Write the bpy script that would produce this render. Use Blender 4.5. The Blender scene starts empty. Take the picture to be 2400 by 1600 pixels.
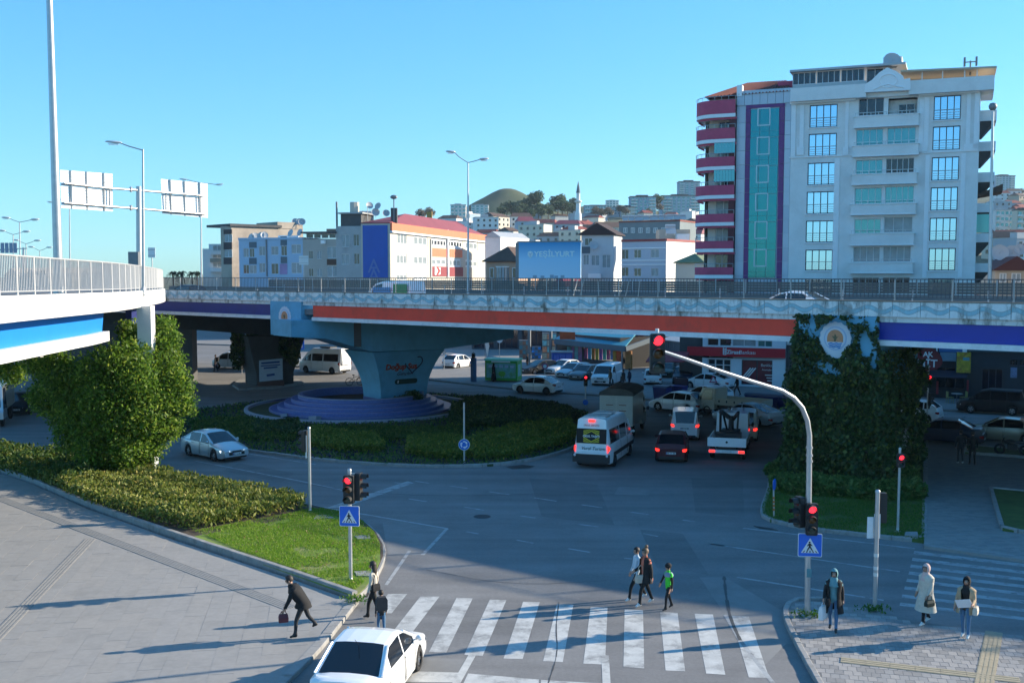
import bpy,math,random
import numpy as np
from mathutils import Vector,Matrix
random.seed(11);rng=np.random.default_rng(5)
SC=bpy.context.scene
COL=SC.collection
R=math.radians
# camera
HC,F,HZ,PY=10.0,2500.0,645.0,835.0
PITCH=math.atan((PY-HZ)/F)
cam=bpy.data.objects.new('camera',bpy.data.cameras.new('camera'));COL.objects.link(cam)
cam.location=(0,0,HC);cam.rotation_euler=(math.pi/2-PITCH,0,0)
cam.data.sensor_width=36;cam.data.lens=36*F/2400;cam.data.shift_y=35/2400
cam.data.clip_start=.5;cam.data.clip_end=6000
SC.camera=cam
# sky, sun, exposure
SUN_EL,SUN_AZ=20.0,Vector((.965,.262,0)).normalized()
w=bpy.data.worlds.new('World');SC.world=w;w.use_nodes=True
nt=w.node_tree;nt.nodes.clear()
sky=nt.nodes.new('ShaderNodeTexSky');sky.sky_type='NISHITA';sky.sun_disc=False
sky.sun_elevation=R(SUN_EL);sky.sun_rotation=math.atan2(SUN_AZ.x,SUN_AZ.y)
sky.altitude=0;sky.air_density=1.0;sky.dust_density=.15;sky.ozone_density=3.0
hs=nt.nodes.new('ShaderNodeHueSaturation');hs.inputs['Saturation'].default_value=1.25;hs.inputs['Hue'].default_value=.492
tn=nt.nodes.new('ShaderNodeVectorMath');tn.operation='MULTIPLY';tn.inputs[1].default_value=(.82,1.48,2.02)
bg=nt.nodes.new('ShaderNodeBackground');bg.inputs['Strength'].default_value=.112
wo=nt.nodes.new('ShaderNodeOutputWorld')
nt.links.new(sky.outputs[0],hs.inputs['Color']);gm=nt.nodes.new('ShaderNodeGamma');gm.inputs[1].default_value=.65
nt.links.new(hs.outputs[0],gm.inputs[0]);nt.links.new(gm.outputs[0],tn.inputs[0]);nt.links.new(tn.outputs[0],bg.inputs[0]);nt.links.new(bg.outputs[0],wo.inputs[0])
sd=bpy.data.lights.new('sun','SUN');sd.energy=5.0;sd.angle=R(.53);sd.color=(1,.87,.68)
so=bpy.data.objects.new('sun',sd);COL.objects.link(so)
ce=math.cos(R(SUN_EL))
so.rotation_euler=Vector((-SUN_AZ.x*ce,-SUN_AZ.y*ce,-math.sin(R(SUN_EL)))).to_track_quat('-Z','Y').to_euler()
so.location=(60,20,60)
vs=SC.view_settings;vs.view_transform='Standard';vs.look='None';vs.exposure=.98;vs.gamma=1;vs.use_curve_mapping=False
cy=SC.cycles;cy.max_bounces=6;cy.diffuse_bounces=3;cy.glossy_bounces=3;cy.transmission_bounces=4;cy.transparent_max_bounces=6
cy.caustics_reflective=False;cy.caustics_refractive=False;cy.use_denoising=True
# projection of traced points
cp,sp=math.cos(PITCH),math.sin(PITCH)
def ray(px,py):
 u=(px-1200)/F;v=(PY-py)/F
 return Vector((u,cp+v*sp,-sp+v*cp))
def G(px,py,z=0.0):
 d=ray(px,py);t=(z-HC)/d.z
 return Vector((d.x*t,d.y*t,z))
def At(px,py,Y):
 d=ray(px,py);t=Y/d.y
 return Vector((d.x*t,Y,HC+d.z*t))
def Xat(px,Y):return(px-1200)/F*Y*(1/cp)*cp
# materials
MATS={}
def mat(name,rgb,rough=.65,metal=0.,var=0.,scale=4.,bump=0.,bscale=None,emit=0.,coat=0.,spec=.5,dirt=None,dscale=.6,damt=.5,detail=4.,stretch=None):
 if name in MATS:return MATS[name]
 m=bpy.data.materials.new(name);m.use_nodes=True;MATS[name]=m
 t=m.node_tree;n=t.nodes;b=n['Principled BSDF']
 c=(*rgb,1)
 b.inputs['Base Color'].default_value=c;b.inputs['Roughness'].default_value=rough;b.inputs['Metallic'].default_value=metal
 b.inputs['Coat Weight'].default_value=coat;b.inputs['Coat Roughness'].default_value=.08
 b.inputs['Specular IOR Level'].default_value=spec
 if emit:b.inputs['Emission Color'].default_value=c;b.inputs['Emission Strength'].default_value=emit
 if var or bump or dirt:
  g=n.new('ShaderNodeNewGeometry');src=g.outputs['Position']
  if stretch:
   mp=n.new('ShaderNodeMapping');mp.inputs['Scale'].default_value=stretch;t.links.new(src,mp.inputs[0]);src=mp.outputs[0]
  last=None
  if var:
   ns=n.new('ShaderNodeTexNoise');ns.inputs['Scale'].default_value=scale;ns.inputs['Detail'].default_value=detail;ns.inputs['Roughness'].default_value=.65
   t.links.new(src,ns.inputs['Vector'])
   mr=n.new('ShaderNodeMapRange');mr.inputs[1].default_value=.25;mr.inputs[2].default_value=.75;mr.inputs[3].default_value=1-var;mr.inputs[4].default_value=1+var
   t.links.new(ns.outputs['Fac'],mr.inputs[0])
   vm=n.new('ShaderNodeVectorMath');vm.operation='SCALE';vm.inputs[0].default_value=rgb
   t.links.new(mr.outputs[0],vm.inputs['Scale']);last=vm.outputs[0]
  if dirt:
   nd=n.new('ShaderNodeTexNoise');nd.inputs['Scale'].default_value=dscale;nd.inputs['Detail'].default_value=8;nd.inputs['Roughness'].default_value=.7
   t.links.new(src,nd.inputs['Vector'])
   cr=n.new('ShaderNodeMapRange');cr.inputs[1].default_value=.48;cr.inputs[2].default_value=.66;cr.inputs[3].default_value=0;cr.inputs[4].default_value=damt
   t.links.new(nd.outputs['Fac'],cr.inputs[0])
   mx=n.new('ShaderNodeMix');mx.data_type='RGBA'
   t.links.new(cr.outputs[0],mx.inputs[0]);mx.inputs[7].default_value=(*dirt,1)
   if last:t.links.new(last,mx.inputs[6])
   else:mx.inputs[6].default_value=c
   last=mx.outputs[2]
  if last:t.links.new(last,b.inputs['Base Color'])
  if bump:
   nb=n.new('ShaderNodeTexNoise');nb.inputs['Scale'].default_value=bscale or scale*6;nb.inputs['Detail'].default_value=4
   t.links.new(g.outputs['Position'],nb.inputs['Vector'])
   bp=n.new('ShaderNodeBump');bp.inputs['Strength'].default_value=bump;bp.inputs['Distance'].default_value=.02
   t.links.new(nb.outputs['Fac'],bp.inputs['Height']);t.links.new(bp.outputs[0],b.inputs['Normal'])
 return m
def leafmat(name,c0,c1,c2=None,trans=.35,rough=.55):
 m=bpy.data.materials.new(name);m.use_nodes=True;MATS[name]=m
 t=m.node_tree;n=t.nodes;b=n['Principled BSDF'];out=n['Material Output']
 g=n.new('ShaderNodeNewGeometry');cr=n.new('ShaderNodeValToRGB')
 e=cr.color_ramp.elements;e[0].color=(*c0,1);e[1].color=(*c1,1);e[1].position=.8
 if c2:k=e.new(1.0);k.color=(*c2,1)
 t.links.new(g.outputs['Random Per Island'],cr.inputs[0]);t.links.new(cr.outputs[0],b.inputs['Base Color'])
 b.inputs['Roughness'].default_value=rough;b.inputs['Specular IOR Level'].default_value=.35
 tr=n.new('ShaderNodeBsdfTranslucent');t.links.new(cr.outputs[0],tr.inputs[0])
 mx=n.new('ShaderNodeMixShader');mx.inputs[0].default_value=trans
 t.links.new(b.outputs[0],mx.inputs[1]);t.links.new(tr.outputs[0],mx.inputs[2]);t.links.new(mx.outputs[0],out.inputs[0])
 return m
 # mesh builder
def frame_of(d):
 d=Vector(d).normalized();a=Vector((0,0,1))if abs(d.z)<.95 else Vector((1,0,0))
 s=d.cross(a).normalized();return s,s.cross(d).normalized()
class MB:
 def __init__(s):s.v=[];s.f=[];s.m=[];s.cur=0
 def add(s,vs,fs):
  o=len(s.v);s.v+=[tuple(p)for p in vs]
  for f in fs:s.f.append(tuple(i+o for i in f));s.m.append(s.cur)
  return s
 def hexa(s,p):return s.add(p,[(3,2,1,0),(4,5,6,7),(0,1,5,4),(1,2,6,5),(2,3,7,6),(3,0,4,7)])
 def box(s,x0,y0,z0,x1,y1,z1):
  return s.hexa([(x0,y0,z0),(x1,y0,z0),(x1,y1,z0),(x0,y1,z0),(x0,y0,z1),(x1,y0,z1),(x1,y1,z1),(x0,y1,z1)])
 def beam(s,p,q,w,h):
  p=Vector(p);q=Vector(q);a,b=frame_of(q-p);a=a*w/2;b=b*h/2
  return s.hexa([p-a-b,p+a-b,p+a+b,p-a+b,q-a-b,q+a-b,q+a+b,q-a+b])
 def quad(s,*p):return s.add(p,[tuple(range(len(p)))])
 def tube(s,p,q,r0,r1=None,n=8,cap=True):
  return s.path([p,q],[r0,r0 if r1 is None else r1],n,cap)
 def path(s,pts,r,n=8,cap=True):
  pts=[Vector(p)for p in pts]
  rr=r if isinstance(r,(list,tuple))else[r]*len(pts)
  vs=[];fs=[]
  for i,p in enumerate(pts):
   d=(pts[min(i+1,len(pts)-1)]-pts[max(i-1,0)])
   if i==0:a,b=frame_of(d)
   else:
    dn=d.normalized();a=(a-dn*a.dot(dn)).normalized();b=dn.cross(a)*(-1 if dn.cross(a).dot(b)<0 else 1)
   for k in range(n):
    t=2*math.pi*k/n;vs.append(p+(a*math.cos(t)+b*math.sin(t))*rr[i])
  for i in range(len(pts)-1):
   for k in range(n):
    k2=(k+1)%n;fs.append((i*n+k,i*n+k2,(i+1)*n+k2,(i+1)*n+k))
  if cap:fs.append(tuple(range(n))[::-1]);fs.append(tuple(range((len(pts)-1)*n,len(pts)*n)))
  return s.add(vs,fs)
 def lathe(s,prof,n=24,c=(0,0,0),axis='z',a0=0.,a1=2*math.pi):
  full=abs(a1-a0-2*math.pi)<1e-6;m=n if full else n+1
  vs=[];fs=[]
  for r,z in prof:
   for k in range(m):
    t=a0+(a1-a0)*k/n;x,y=r*math.cos(t),r*math.sin(t)
    p=(x,y,z)if axis=='z' else((x,z,y)if axis=='y' else(z,x,y))
    vs.append((p[0]+c[0],p[1]+c[1],p[2]+c[2]))
  for i in range(len(prof)-1):
   for k in range(n):
    k2=(k+1)%m;fs.append((i*m+k,i*m+k2,(i+1)*m+k2,(i+1)*m+k))
  return s.add(vs,fs)
 def ball(s,c,rx,ry=None,rz=None,n=10,m=6):
  ry=ry or rx;rz=rz or rx;vs=[];fs=[]
  for i in range(m+1):
   a=math.pi*i/m
   for k in range(n):
    t=2*math.pi*k/n;vs.append((c[0]+rx*math.sin(a)*math.cos(t),c[1]+ry*math.sin(a)*math.sin(t),c[2]+rz*math.cos(a)))
  for i in range(m):
   for k in range(n):fs.append((i*n+k,(i+1)*n+k,(i+1)*n+(k+1)%n,i*n+(k+1)%n))
  return s.add(vs,fs)
 def prism(s,poly,z0,z1):
  n=len(poly);vs=[(p[0],p[1],z0)for p in poly]+[(p[0],p[1],z1)for p in poly]
  fs=[tuple(range(n))[::-1],tuple(range(n,2*n))]+[(i,(i+1)%n,n+(i+1)%n,n+i)for i in range(n)]
  return s.add(vs,fs)
 def extrude(s,poly,vec):
  n=len(poly);vec=Vector(vec);vs=[Vector(p)for p in poly];vs+=[p+vec for p in vs]
  fs=[tuple(range(n))[::-1],tuple(range(n,2*n))]+[(i,(i+1)%n,n+(i+1)%n,n+i)for i in range(n)]
  return s.add(vs,fs)
 def loft(s,rings,closed=False,caps=False):
  n=len(rings[0]);vs=[p for r in rings for p in r];fs=[]
  for i in range(len(rings)-1):
   for k in range(n if closed else n-1):
    k2=(k+1)%n;fs.append((i*n+k,i*n+k2,(i+1)*n+k2,(i+1)*n+k))
  if caps:fs+=[tuple(range(n))[::-1],tuple(range((len(rings)-1)*n,len(rings)*n))]
  return s.add(vs,fs)
 def mesh(s,name,mats,off=None,smooth=False):
  me=bpy.data.meshes.new(name)
  vv=s.v if off is None else[(p[0]-off[0],p[1]-off[1],p[2]-off[2])for p in s.v]
  me.from_pydata(vv,[],s.f)
  for m in(mats if isinstance(mats,(list,tuple))else[mats]):me.materials.append(m)
  if any(s.m):me.polygons.foreach_set('material_index',s.m)
  if smooth:me.polygons.foreach_set('use_smooth',[True]*len(s.f));me.set_sharp_from_angle(angle=R(smooth if smooth is not True else 50))
  return me
def link(name,me,parent=None):
 o=bpy.data.objects.new(name,me);COL.objects.link(o)
 if parent:o.parent=parent
 return o
def wloc(o):
 l=Vector(o.location)
 while o.parent:o=o.parent;l=l+Vector(o.location)
 return l
def part(name,mb,mats,parent,world=False,smooth=False):
 """a child mesh; world=True: mb holds world coordinates (parent chain unrotated)"""
 return link(name,mb.mesh(name,mats,wloc(parent)if world else None,smooth),parent)
def tag(o,label,cat,group=None):
 o['label']=label;o['category']=cat
 if group:o['group']=group
 return o
def thing(name,label,cat,loc=(0,0,0),rz=0.,group=None):
 o=bpy.data.objects.new(name,None);COL.objects.link(o);o.location=loc;o.rotation_euler=(0,0,rz);o.empty_display_size=.2
 return tag(o,label,cat,group)
def solo(name,mb,mats,label,cat,loc=(0,0,0),group=None,smooth=False,world=True):
 o=link(name,mb.mesh(name,mats,loc if world else None,smooth));o.location=loc
 return tag(o,label,cat,group)
def struct(name,mb,mats,loc=(0,0,0),smooth=False):
 o=link(name,mb.mesh(name,mats,loc,smooth));o.location=loc;o['kind']='structure';return o
def copy_tree(o,parent=None):
 c=o.copy();COL.objects.link(c);c.parent=parent
 for ch in list(o.children):copy_tree(ch,c)
 return c
def text_mesh(s,size,extrude=.01,align='CENTER',bold=0.,shear=0.):
 cu=bpy.data.curves.new('lettering','FONT');cu.body=s;cu.size=size;cu.extrude=extrude;cu.align_x=align;cu.align_y='CENTER';cu.offset=bold;cu.shear=shear;cu.resolution_u=3
 o=bpy.data.objects.new('lettering',cu)
 me=bpy.data.meshes.new_from_object(o);bpy.data.objects.remove(o);return me
def lettering(s,size,m,parent,pos,xdir,updir=(0,0,1),sx=1.,name='lettering',**k):
 """pos in the parent's own frame"""
 me=text_mesh(s,size,**k);me.materials.clear();me.materials.append(m)
 o=link(name,me,parent);x=Vector(xdir).normalized();y=Vector(updir).normalized();z=x.cross(y)
 M=Matrix((x*sx,y,z)).transposed().to_4x4();M.translation=Vector(pos);o.matrix_local=M
 return o
 # leaves
def leaf_mesh(name,P,size,m,up=.3,asp=.5,N=None,jit=.9,fold=.0):
 """one folded leaf quad per row of P; N: preferred normal directions"""
 n=len(P);P=np.asarray(P,float)
 d=rng.normal(size=(n,3));d[:,2]+=up;d/=np.linalg.norm(d,axis=1)[:,None]
 nn=rng.normal(size=(n,3))*jit
 if N is not None:nn+=N
 s=np.cross(d,nn);s/=np.linalg.norm(s,axis=1)[:,None]+1e-9
 L=size*rng.uniform(.6,1.35,(n,1));Wd=L*asp*.5
 v=np.empty((n,4,3));v[:,0]=P-d*L*.5;v[:,1]=P+s*Wd;v[:,2]=P+d*L*.5;v[:,3]=P-s*Wd
 me=bpy.data.meshes.new(name);me.vertices.add(n*4);me.vertices.foreach_set('co',v.reshape(-1))
 me.loops.add(n*4);me.loops.foreach_set('vertex_index',np.arange(n*4,dtype=np.int32))
 me.polygons.add(n);me.polygons.foreach_set('loop_start',np.arange(0,n*4,4,dtype=np.int32));me.polygons.foreach_set('loop_total',np.full(n,4,dtype=np.int32))
 me.update(calc_edges=True)
 for q in(m if isinstance(m,(list,tuple))else[m]):me.materials.append(q)
 if isinstance(m,(list,tuple))and len(m)>1:me.polygons.foreach_set('material_index',rng.integers(0,len(m),n).astype(np.int32))
 return me
def blob_points(blobs,n,shell=.55):
 """points in a union of ellipsoids (cx,cy,cz,rx,ry,rz), denser towards the surface"""
 vol=np.array([b[3]*b[4]*b[5]for b in blobs])**.75;k=rng.choice(len(blobs),n,p=vol/vol.sum())
 B=np.array(blobs)[k];d=rng.normal(size=(n,3));d/=np.linalg.norm(d,axis=1)[:,None]
 r=shell+(1-shell)*rng.random((n,1))**.6
 r*=1+.12*np.sin(d[:,:1]*7+k[:,None])*np.cos(d[:,1:2]*6+2*k[:,None])
 return B[:,:3]+d*r*B[:,3:],d
def in_poly(pts,poly):
 x,y=pts[:,0],pts[:,1];c=np.zeros(len(pts),bool);n=len(poly)
 for i in range(n):
  x0,y0=poly[i][0],poly[i][1];x1,y1=poly[i-1][0],poly[i-1][1]
  t=((y0>y)!=(y1>y))&(x<(x1-x0)*(y-y0)/(y1-y0+1e-12)+x0);c^=t
 return c
def poly_points(poly,n):
 a=np.array([(p[0],p[1])for p in poly]);lo=a.min(0);hi=a.max(0);out=[];got=0
 while got<n:
  q=rng.uniform(lo,hi,(n*2,2));q=q[in_poly(q,poly)];out.append(q);got+=len(q)
  if len(q)==0:break
 return np.concatenate(out)[:n]
def smooth_poly(pts,k=3,closed=False):
 """Chaikin corner cutting"""
 pts=[Vector(p)for p in pts]
 for _ in range(k):
  o=[];n=len(pts)
  for i in range(n if closed else n-1):
   a,b=pts[i],pts[(i+1)%n];o+=[a*.75+b*.25,a*.25+b*.75]
  if not closed:o=[pts[0]]+o+[pts[-1]]
  pts=o
 return pts
 # terrain
def sstep(a,b,x):
 t=min(1.,max(0.,(x-a)/(b-a)));return t*t*(3-2*t)
def hz(x,y):
 if y<235:return 0.
 a=x/y
 k=sstep(-.17,-.05,a)*(1+.35*sstep(.25,.5,a))
 z=(min(y,1000)-235)*.083+max(0,min(y,1450)-1000)*.06+max(0,y-1450)*.0
 return k*(z+2.5*math.sin(x*.021+y*.013)*min(1,(y-235)/100))
M_earth=mat('hillside earth and grass',(.085,.10,.05),.95,var=.35,scale=.03,dirt=(.16,.14,.10),dscale=.02,damt=.6)
M_paveground=mat('town ground',(.16,.155,.15),.9,var=.15,scale=.3)
mb=MB();xs=[-2600+5200*i/104 for i in range(105)];ys=[-60,0,60,120,180,235]+[260+32*i for i in range(40)]+[1600,1900,2400,3200,4500]
vs_=[(x,y,hz(x,y)-.05)for y in ys for x in xs];n_=len(xs)
mb.add(vs_,[(j*n_+i,j*n_+i+1,(j+1)*n_+i+1,(j+1)*n_+i)for j in range(len(ys)-1)for i in range(n_-1)])
for k_,f_ in enumerate(mb.f):
 if vs_[f_[0]][1]>=235:mb.m[k_]=1
ter=struct('ground',mb,[M_paveground,M_earth],smooth=True)
M_mound=mat('mound grass',(.062,.082,.026),.95,var=.3,scale=.04,dirt=(.10,.085,.035),dscale=.03,damt=.6)
mb=MB();Pm=At(1189,442,1400)
mb.lathe([(.1,Pm.z),(6,Pm.z-.4),(11,Pm.z-1.6),(20,Pm.z-5.6),(30,Pm.z-11.3),(40,Pm.z-16.5),(52,Pm.z-23),(72,Pm.z-33),(120,60)],48,(Pm.x,Pm.y,0))
struct('hill',mb,M_mound,smooth=True)
mb=MB();Pr=At(1420,480,1500)
mb.lathe([(.1,Pr.z),(30,Pr.z-2),(70,Pr.z-9),(160,Pr.z-30)],40,(Pr.x,Pr.y,0));struct('hill',mb,M_mound,smooth=True)
# road
M_asph=mat('asphalt',(.178,.174,.171),.84,var=.15,scale=.5,bump=.3,bscale=55,dirt=(.225,.22,.213),dscale=.14,damt=.8,detail=12)
def wear(m,ang,k=.30):
 """polished wheel tracks and grain: noise drawn out along the carriageway, multiplied over the colour"""
 t=m.node_tree;b=t.nodes['Principled BSDF'];src=b.inputs['Base Color'].links[0].from_socket
 g=t.nodes.new('ShaderNodeNewGeometry');mp=t.nodes.new('ShaderNodeMapping');mp.inputs['Rotation'].default_value=(0,0,ang);mp.inputs['Scale'].default_value=(.05,.9,1);t.links.new(g.outputs['Position'],mp.inputs[0])
 n1=t.nodes.new('ShaderNodeTexNoise');n1.inputs['Scale'].default_value=1;n1.inputs['Detail'].default_value=6;t.links.new(mp.outputs[0],n1.inputs['Vector'])
 n2=t.nodes.new('ShaderNodeTexNoise');n2.inputs['Scale'].default_value=9;n2.inputs['Detail'].default_value=9;n2.inputs['Roughness'].default_value=.8;t.links.new(g.outputs['Position'],n2.inputs['Vector'])
 ad=t.nodes.new('ShaderNodeMath');ad.operation='ADD';t.links.new(n1.outputs['Fac'],ad.inputs[0]);t.links.new(n2.outputs['Fac'],ad.inputs[1])
 mr=t.nodes.new('ShaderNodeMapRange');mr.inputs[1].default_value=.65;mr.inputs[2].default_value=1.35;mr.inputs[3].default_value=1-k;mr.inputs[4].default_value=1+k;t.links.new(ad.outputs[0],mr.inputs[0])
 vm=t.nodes.new('ShaderNodeVectorMath');vm.operation='SCALE';t.links.new(src,vm.inputs[0]);t.links.new(mr.outputs[0],vm.inputs['Scale']);t.links.new(vm.outputs[0],b.inputs['Base Color'])
wear(M_asph,R(38))
def gpoly(pts,z=0.):return[G(x,y,z)for x,y in pts]
mb=MB();mb.quad((-90,8,0),(90,8,0),(90,135,0),(-90,135,0));struct('road',mb,M_asph)
M_paint=mat('road paint',(.50,.50,.48),.75,var=.2,scale=2.5,dirt=(.20,.198,.192),dscale=1.3,damt=.95,detail=10)
M_worn=mat('worn road paint',(.36,.37,.37),.8,var=.2,scale=2,dirt=(.17,.165,.16),dscale=2.2,damt=.95,detail=8)
M_patch=mat('pale patched asphalt',(.22,.217,.21),.85,var=.14,scale=1.2,bump=.2,bscale=50,dirt=(.17,.168,.163),dscale=.7,damt=.6)
def flat(name,polys,m,z=.004,loc=None):
 mb=MB()
 for p in polys:mb.quad(*gpoly(p,z))
 c=Vector(mb.v[0]);c.z=0
 return struct(name,mb,m,c)
def strip(p,q,wd):
 a,b=G(*p),G(*q);d=(b-a).normalized();s=Vector((-d.y,d.x,0))*wd/2;return a+s,b+s,b-s,a-s
zst=[((909,1391),(954,1391),(918,1436),(880,1436)),((985,1397),(1030,1397),(962,1486),(915,1486)),((1070,1400),(1108,1401),(1046,1528),(1005,1527)),((1148,1404),(1187,1405),(1131,1536),(1088,1533)),((1226,1409),(1265,1410),(1225,1543),(1180,1542)),((1305,1415),(1344,1416),(1319,1550),(1273,1548)),((1384,1422),(1424,1423),(1418,1556),(1367,1554)),((1464,1427),(1507,1429),(1510,1565),(1461,1562)),((1547,1433),(1588,1435),(1606,1572),(1560,1570)),((1628,1437),(1671,1439),(1700,1580),(1655,1577)),((1713,1442),(1755,1444),(1803,1588),(1755,1586))]
zc=Vector((1.5,29,0));zroot=MB();zroot.quad(*[G(*p,.0035)for p in((880,1389),(1755,1443),(1806,1590),(860,1480))])
zeb=struct('zebra_crossing',MB().quad(*[G(*p,.004)for p in zst[0]]),M_paint,zc)
for q in zst[1:]:
 part('crossing_stripe',MB().quad(*[G(*p,.004)for p in q]),M_paint,zeb,True)
zeb2=None
yl=[1293,1309,1325,1341,1358,1376,1395,1414];xl=[2143,2139,2135,2131,2126,2121,2115,2110]
for y,x in zip(yl,xl):
 q=[(x,y-3),(2450,y-3+.118*(2450-x)),(2450,y+4+.118*(2450-x)),(x-2,y+4)]
 m_=MB().quad(*[G(*p,.004)for p in q])
 if zeb2 is None:zeb2=struct('zebra_crossing',m_,M_worn,G(2200,1350))
 else:part('crossing_stripe',m_,M_worn,zeb2,True)
mb=MB()
for a,b,wd in[((1742,1237),(2144,1285),.14),((1727,1352),(2071,1406),.14),((1665,1274),(2109,1339),.12),((733,1184),(1048,1238),.14),((1048,1238),(990,1300),.14),((459,1080),(700,1126),.12),((700,1126),(830,1154),.12),((1700,1440),(1735,1500),.12),((1735,1500),(1812,1600),.12),((960,1290),(905,1370),.12),((0,1043),(110,1062),.12),((360,1027),(740,1088),.1)]:
 mb.quad(*[p+Vector((0,0,.005))for p in strip(a,b,wd)])
struct('lane_line',mb,M_worn,G(1200,1250))
dz=[(865,525,980,545)]
mb=MB()
for x0,y0,x1,y1 in[(170,120,300,138),(460,162,615,185),(790,207,955,232),(1140,258,1290,280),(1490,310,1630,330),(690,340,800,355),(280,275,420,298),(1110,400,1260,420),(1590,470,1700,490),(290,455,380,472),(660,517,785,540),(1040,580,1200,607),(1450,650,1510,656),(1880,370,1970,382),(2080,545,2190,560),(-85,85,20,100),(-240,95,-130,108),(-130,215,0,235)]:
 mb.quad(*[p+Vector((0,0,.005))for p in strip((1000+x0/3.136,1100+y0/3.136),(1000+x1/3.136,1100+y1/3.136),.11)])
struct('lane_line',mb,M_worn,G(1300,1200))
mb=MB();mb.quad(*gpoly([(766,1189),(955,1127),(970,1131),(806,1189)],.0045));struct('stop_line',mb,M_worn,G(860,1160))
mb=MB()
for q in[((940,1571),(1075,1575),(1068,1598),(930,1596)),((1097,1577),(1263,1591),(1262,1612),(1085,1602)),((1268,1592),(1420,1601),(1424,1622),(1266,1612))]:
 mb.quad(*[G(*p,.0045)for p in q])
for a,b in[((1108,1532),(1066,1606)),((1418,1535),(1422,1606))]:mb.quad(*[p+Vector((0,0,.0055))for p in strip(a,b,.2)])
struct('stop_line',mb,M_paint,G(1200,1590))
flat('road_patch',[[(895,1215),(1050,1240),(995,1300),(910,1300)]],M_patch,.002)
flat('road_patch',[[(1640,1352),(1700,1352),(1850,1440),(1850,1500),(1790,1560),(1700,1440)]],M_patch,.002)
M_stain=mat('oil stain',(.045,.044,.044),.6,var=.2,scale=2)
for q in[[(1185,1093),(1225,1088),(1255,1092),(1240,1097),(1200,1099)]]:flat('road_stain',[q],M_stain,.003)
M_drain=mat('drain iron',(.03,.03,.032),.6)
# pavements
M_slab=[mat('grey paving slab %s'%k,c,.82,var=.07,scale=6,bump=.12,bscale=90,dirt=(.21,.205,.195),dscale=1.3,damt=.4)for k,c in(('pale',(.298,.288,.275)),('mid',(.288,.279,.266)),('warm',(.303,.29,.273)))]
M_joint=mat('paving joint',(.15,.145,.14),.95)
M_conc=mat('kerb concrete',(.30,.295,.285),.85,var=.15,scale=3,bump=.2,bscale=40,dirt=(.16,.155,.14),dscale=2.5,damt=.6)
def pavement(pts,m,z=.12,name='pavement',skirt=.2):
 c=G(*pts[0])if not isinstance(pts[0],Vector)else pts[0]
 P=[G(*p,z)if not isinstance(p,Vector)else Vector((p.x,p.y,z))for p in pts]
 mb=MB();mb.prism([(p.x,p.y)for p in P],z-skirt,z);return struct(name,mb,m,(c.x,c.y,0)),[(p.x,p.y)for p in P]
plaza_px=[(-260,1000),(0,1109),(76,1134),(203,1191),(406,1264),(700,1362),(834,1410),(800,1450),(738,1530),(640,1625),(560,1720),(-500,1720)]
plaza,plaza_poly=pavement(plaza_px,M_slab[1],.1165)
def inside(poly,pts):return bool(in_poly(np.array(pts),poly).all())
ax=Vector((.167,-.986,0)).normalized();bx=Vector((-ax.y,ax.x,0));o0=Vector((-12,36,0));SL,SW=1.2,.6
cells=[]
for i in range(-45,45):
 for j in range(-26,26):
  c=o0+bx*(i*SW)+ax*((j+.5*(i%2))*SL)
  cs=[(c+bx*(sx*SW/2)+ax*(sy*SL/2))for sx in(-1,1)for sy in(-1,1)]
  if inside(plaza_poly,[(p.x,p.y)for p in cs])and c.y>20 and abs(c.x)/c.y<.52:cells.append(c)
cells.sort(key=lambda c:c.y)
sl=[MB().box(-SL/2+.004,-SW/2+.004,-.04,SL/2-.004,SW/2-.004,0).mesh('paving_slab',m)for m in M_slab]
rot_a=math.atan2(ax.y,ax.x);rest=MB()
for k,c in enumerate(cells):
 zt=.12+random.uniform(-.0022,.0022)
 if k<300:
  o=link('paving_slab',random.choice(sl),plaza);o.location=(c.x-plaza.location.x,c.y-plaza.location.y,zt);o.rotation_euler=(random.uniform(-.003,.003),random.uniform(-.002,.002),rot_a)
 else:
  rest.cur=random.randrange(3);a,b=ax*(SL/2-.004),bx*(SW/2-.004);z1=Vector((0,0,zt));z0=Vector((0,0,.09))
  rest.hexa([c-a-b+z0,c+a-b+z0,c+a+b+z0,c-a+b+z0,c-a-b+z1,c+a-b+z1,c+a+b+z1,c-a+b+z1])
o=part('paving_slab',rest,M_slab,plaza,True);o['kind']='stuff'
M_tact=mat('tactile paving',(.262,.255,.243),.85,var=.1,scale=5);M_tact2=mat('worn yellow tactile paving',(.34,.29,.20),.85,var=.15,scale=5)
def tactile(p,q,wd,nb,m,z=.123,seg=.6):
 a,b=G(*p,z),G(*q,z);d=(b-a);L=d.length;d.normalize();s=Vector((-d.y,d.x,0));t=thing_struct('tactile_strip',a)
 n=int(L/seg)
 for i in range(n):
  mb=MB();p0=a+d*(i*seg+.004);p1=a+d*((i+1)*seg-.004)
  mb.beam(p0+Vector((0,0,.001)),p1+Vector((0,0,.001)),wd-.006,.008)
  for k in range(nb):
   o_=s*(wd*((k+.5)/nb-.5))+Vector((0,0,.007));mb.beam(p0+o_,p1+o_,wd/nb*.55,.008)
  part('tactile_tile',mb,m,t,True)
 return t
def thing_struct(name,loc):
 o=bpy.data.objects.new(name,None);COL.objects.link(o);o.location=(loc[0],loc[1],0);o['kind']='structure';return o
tactile((212,1262),(-60,1545),.42,4,M_tact);tactile((-40,1152),(690,1427),.5,5,M_tact)
stone_mesh={}
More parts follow.
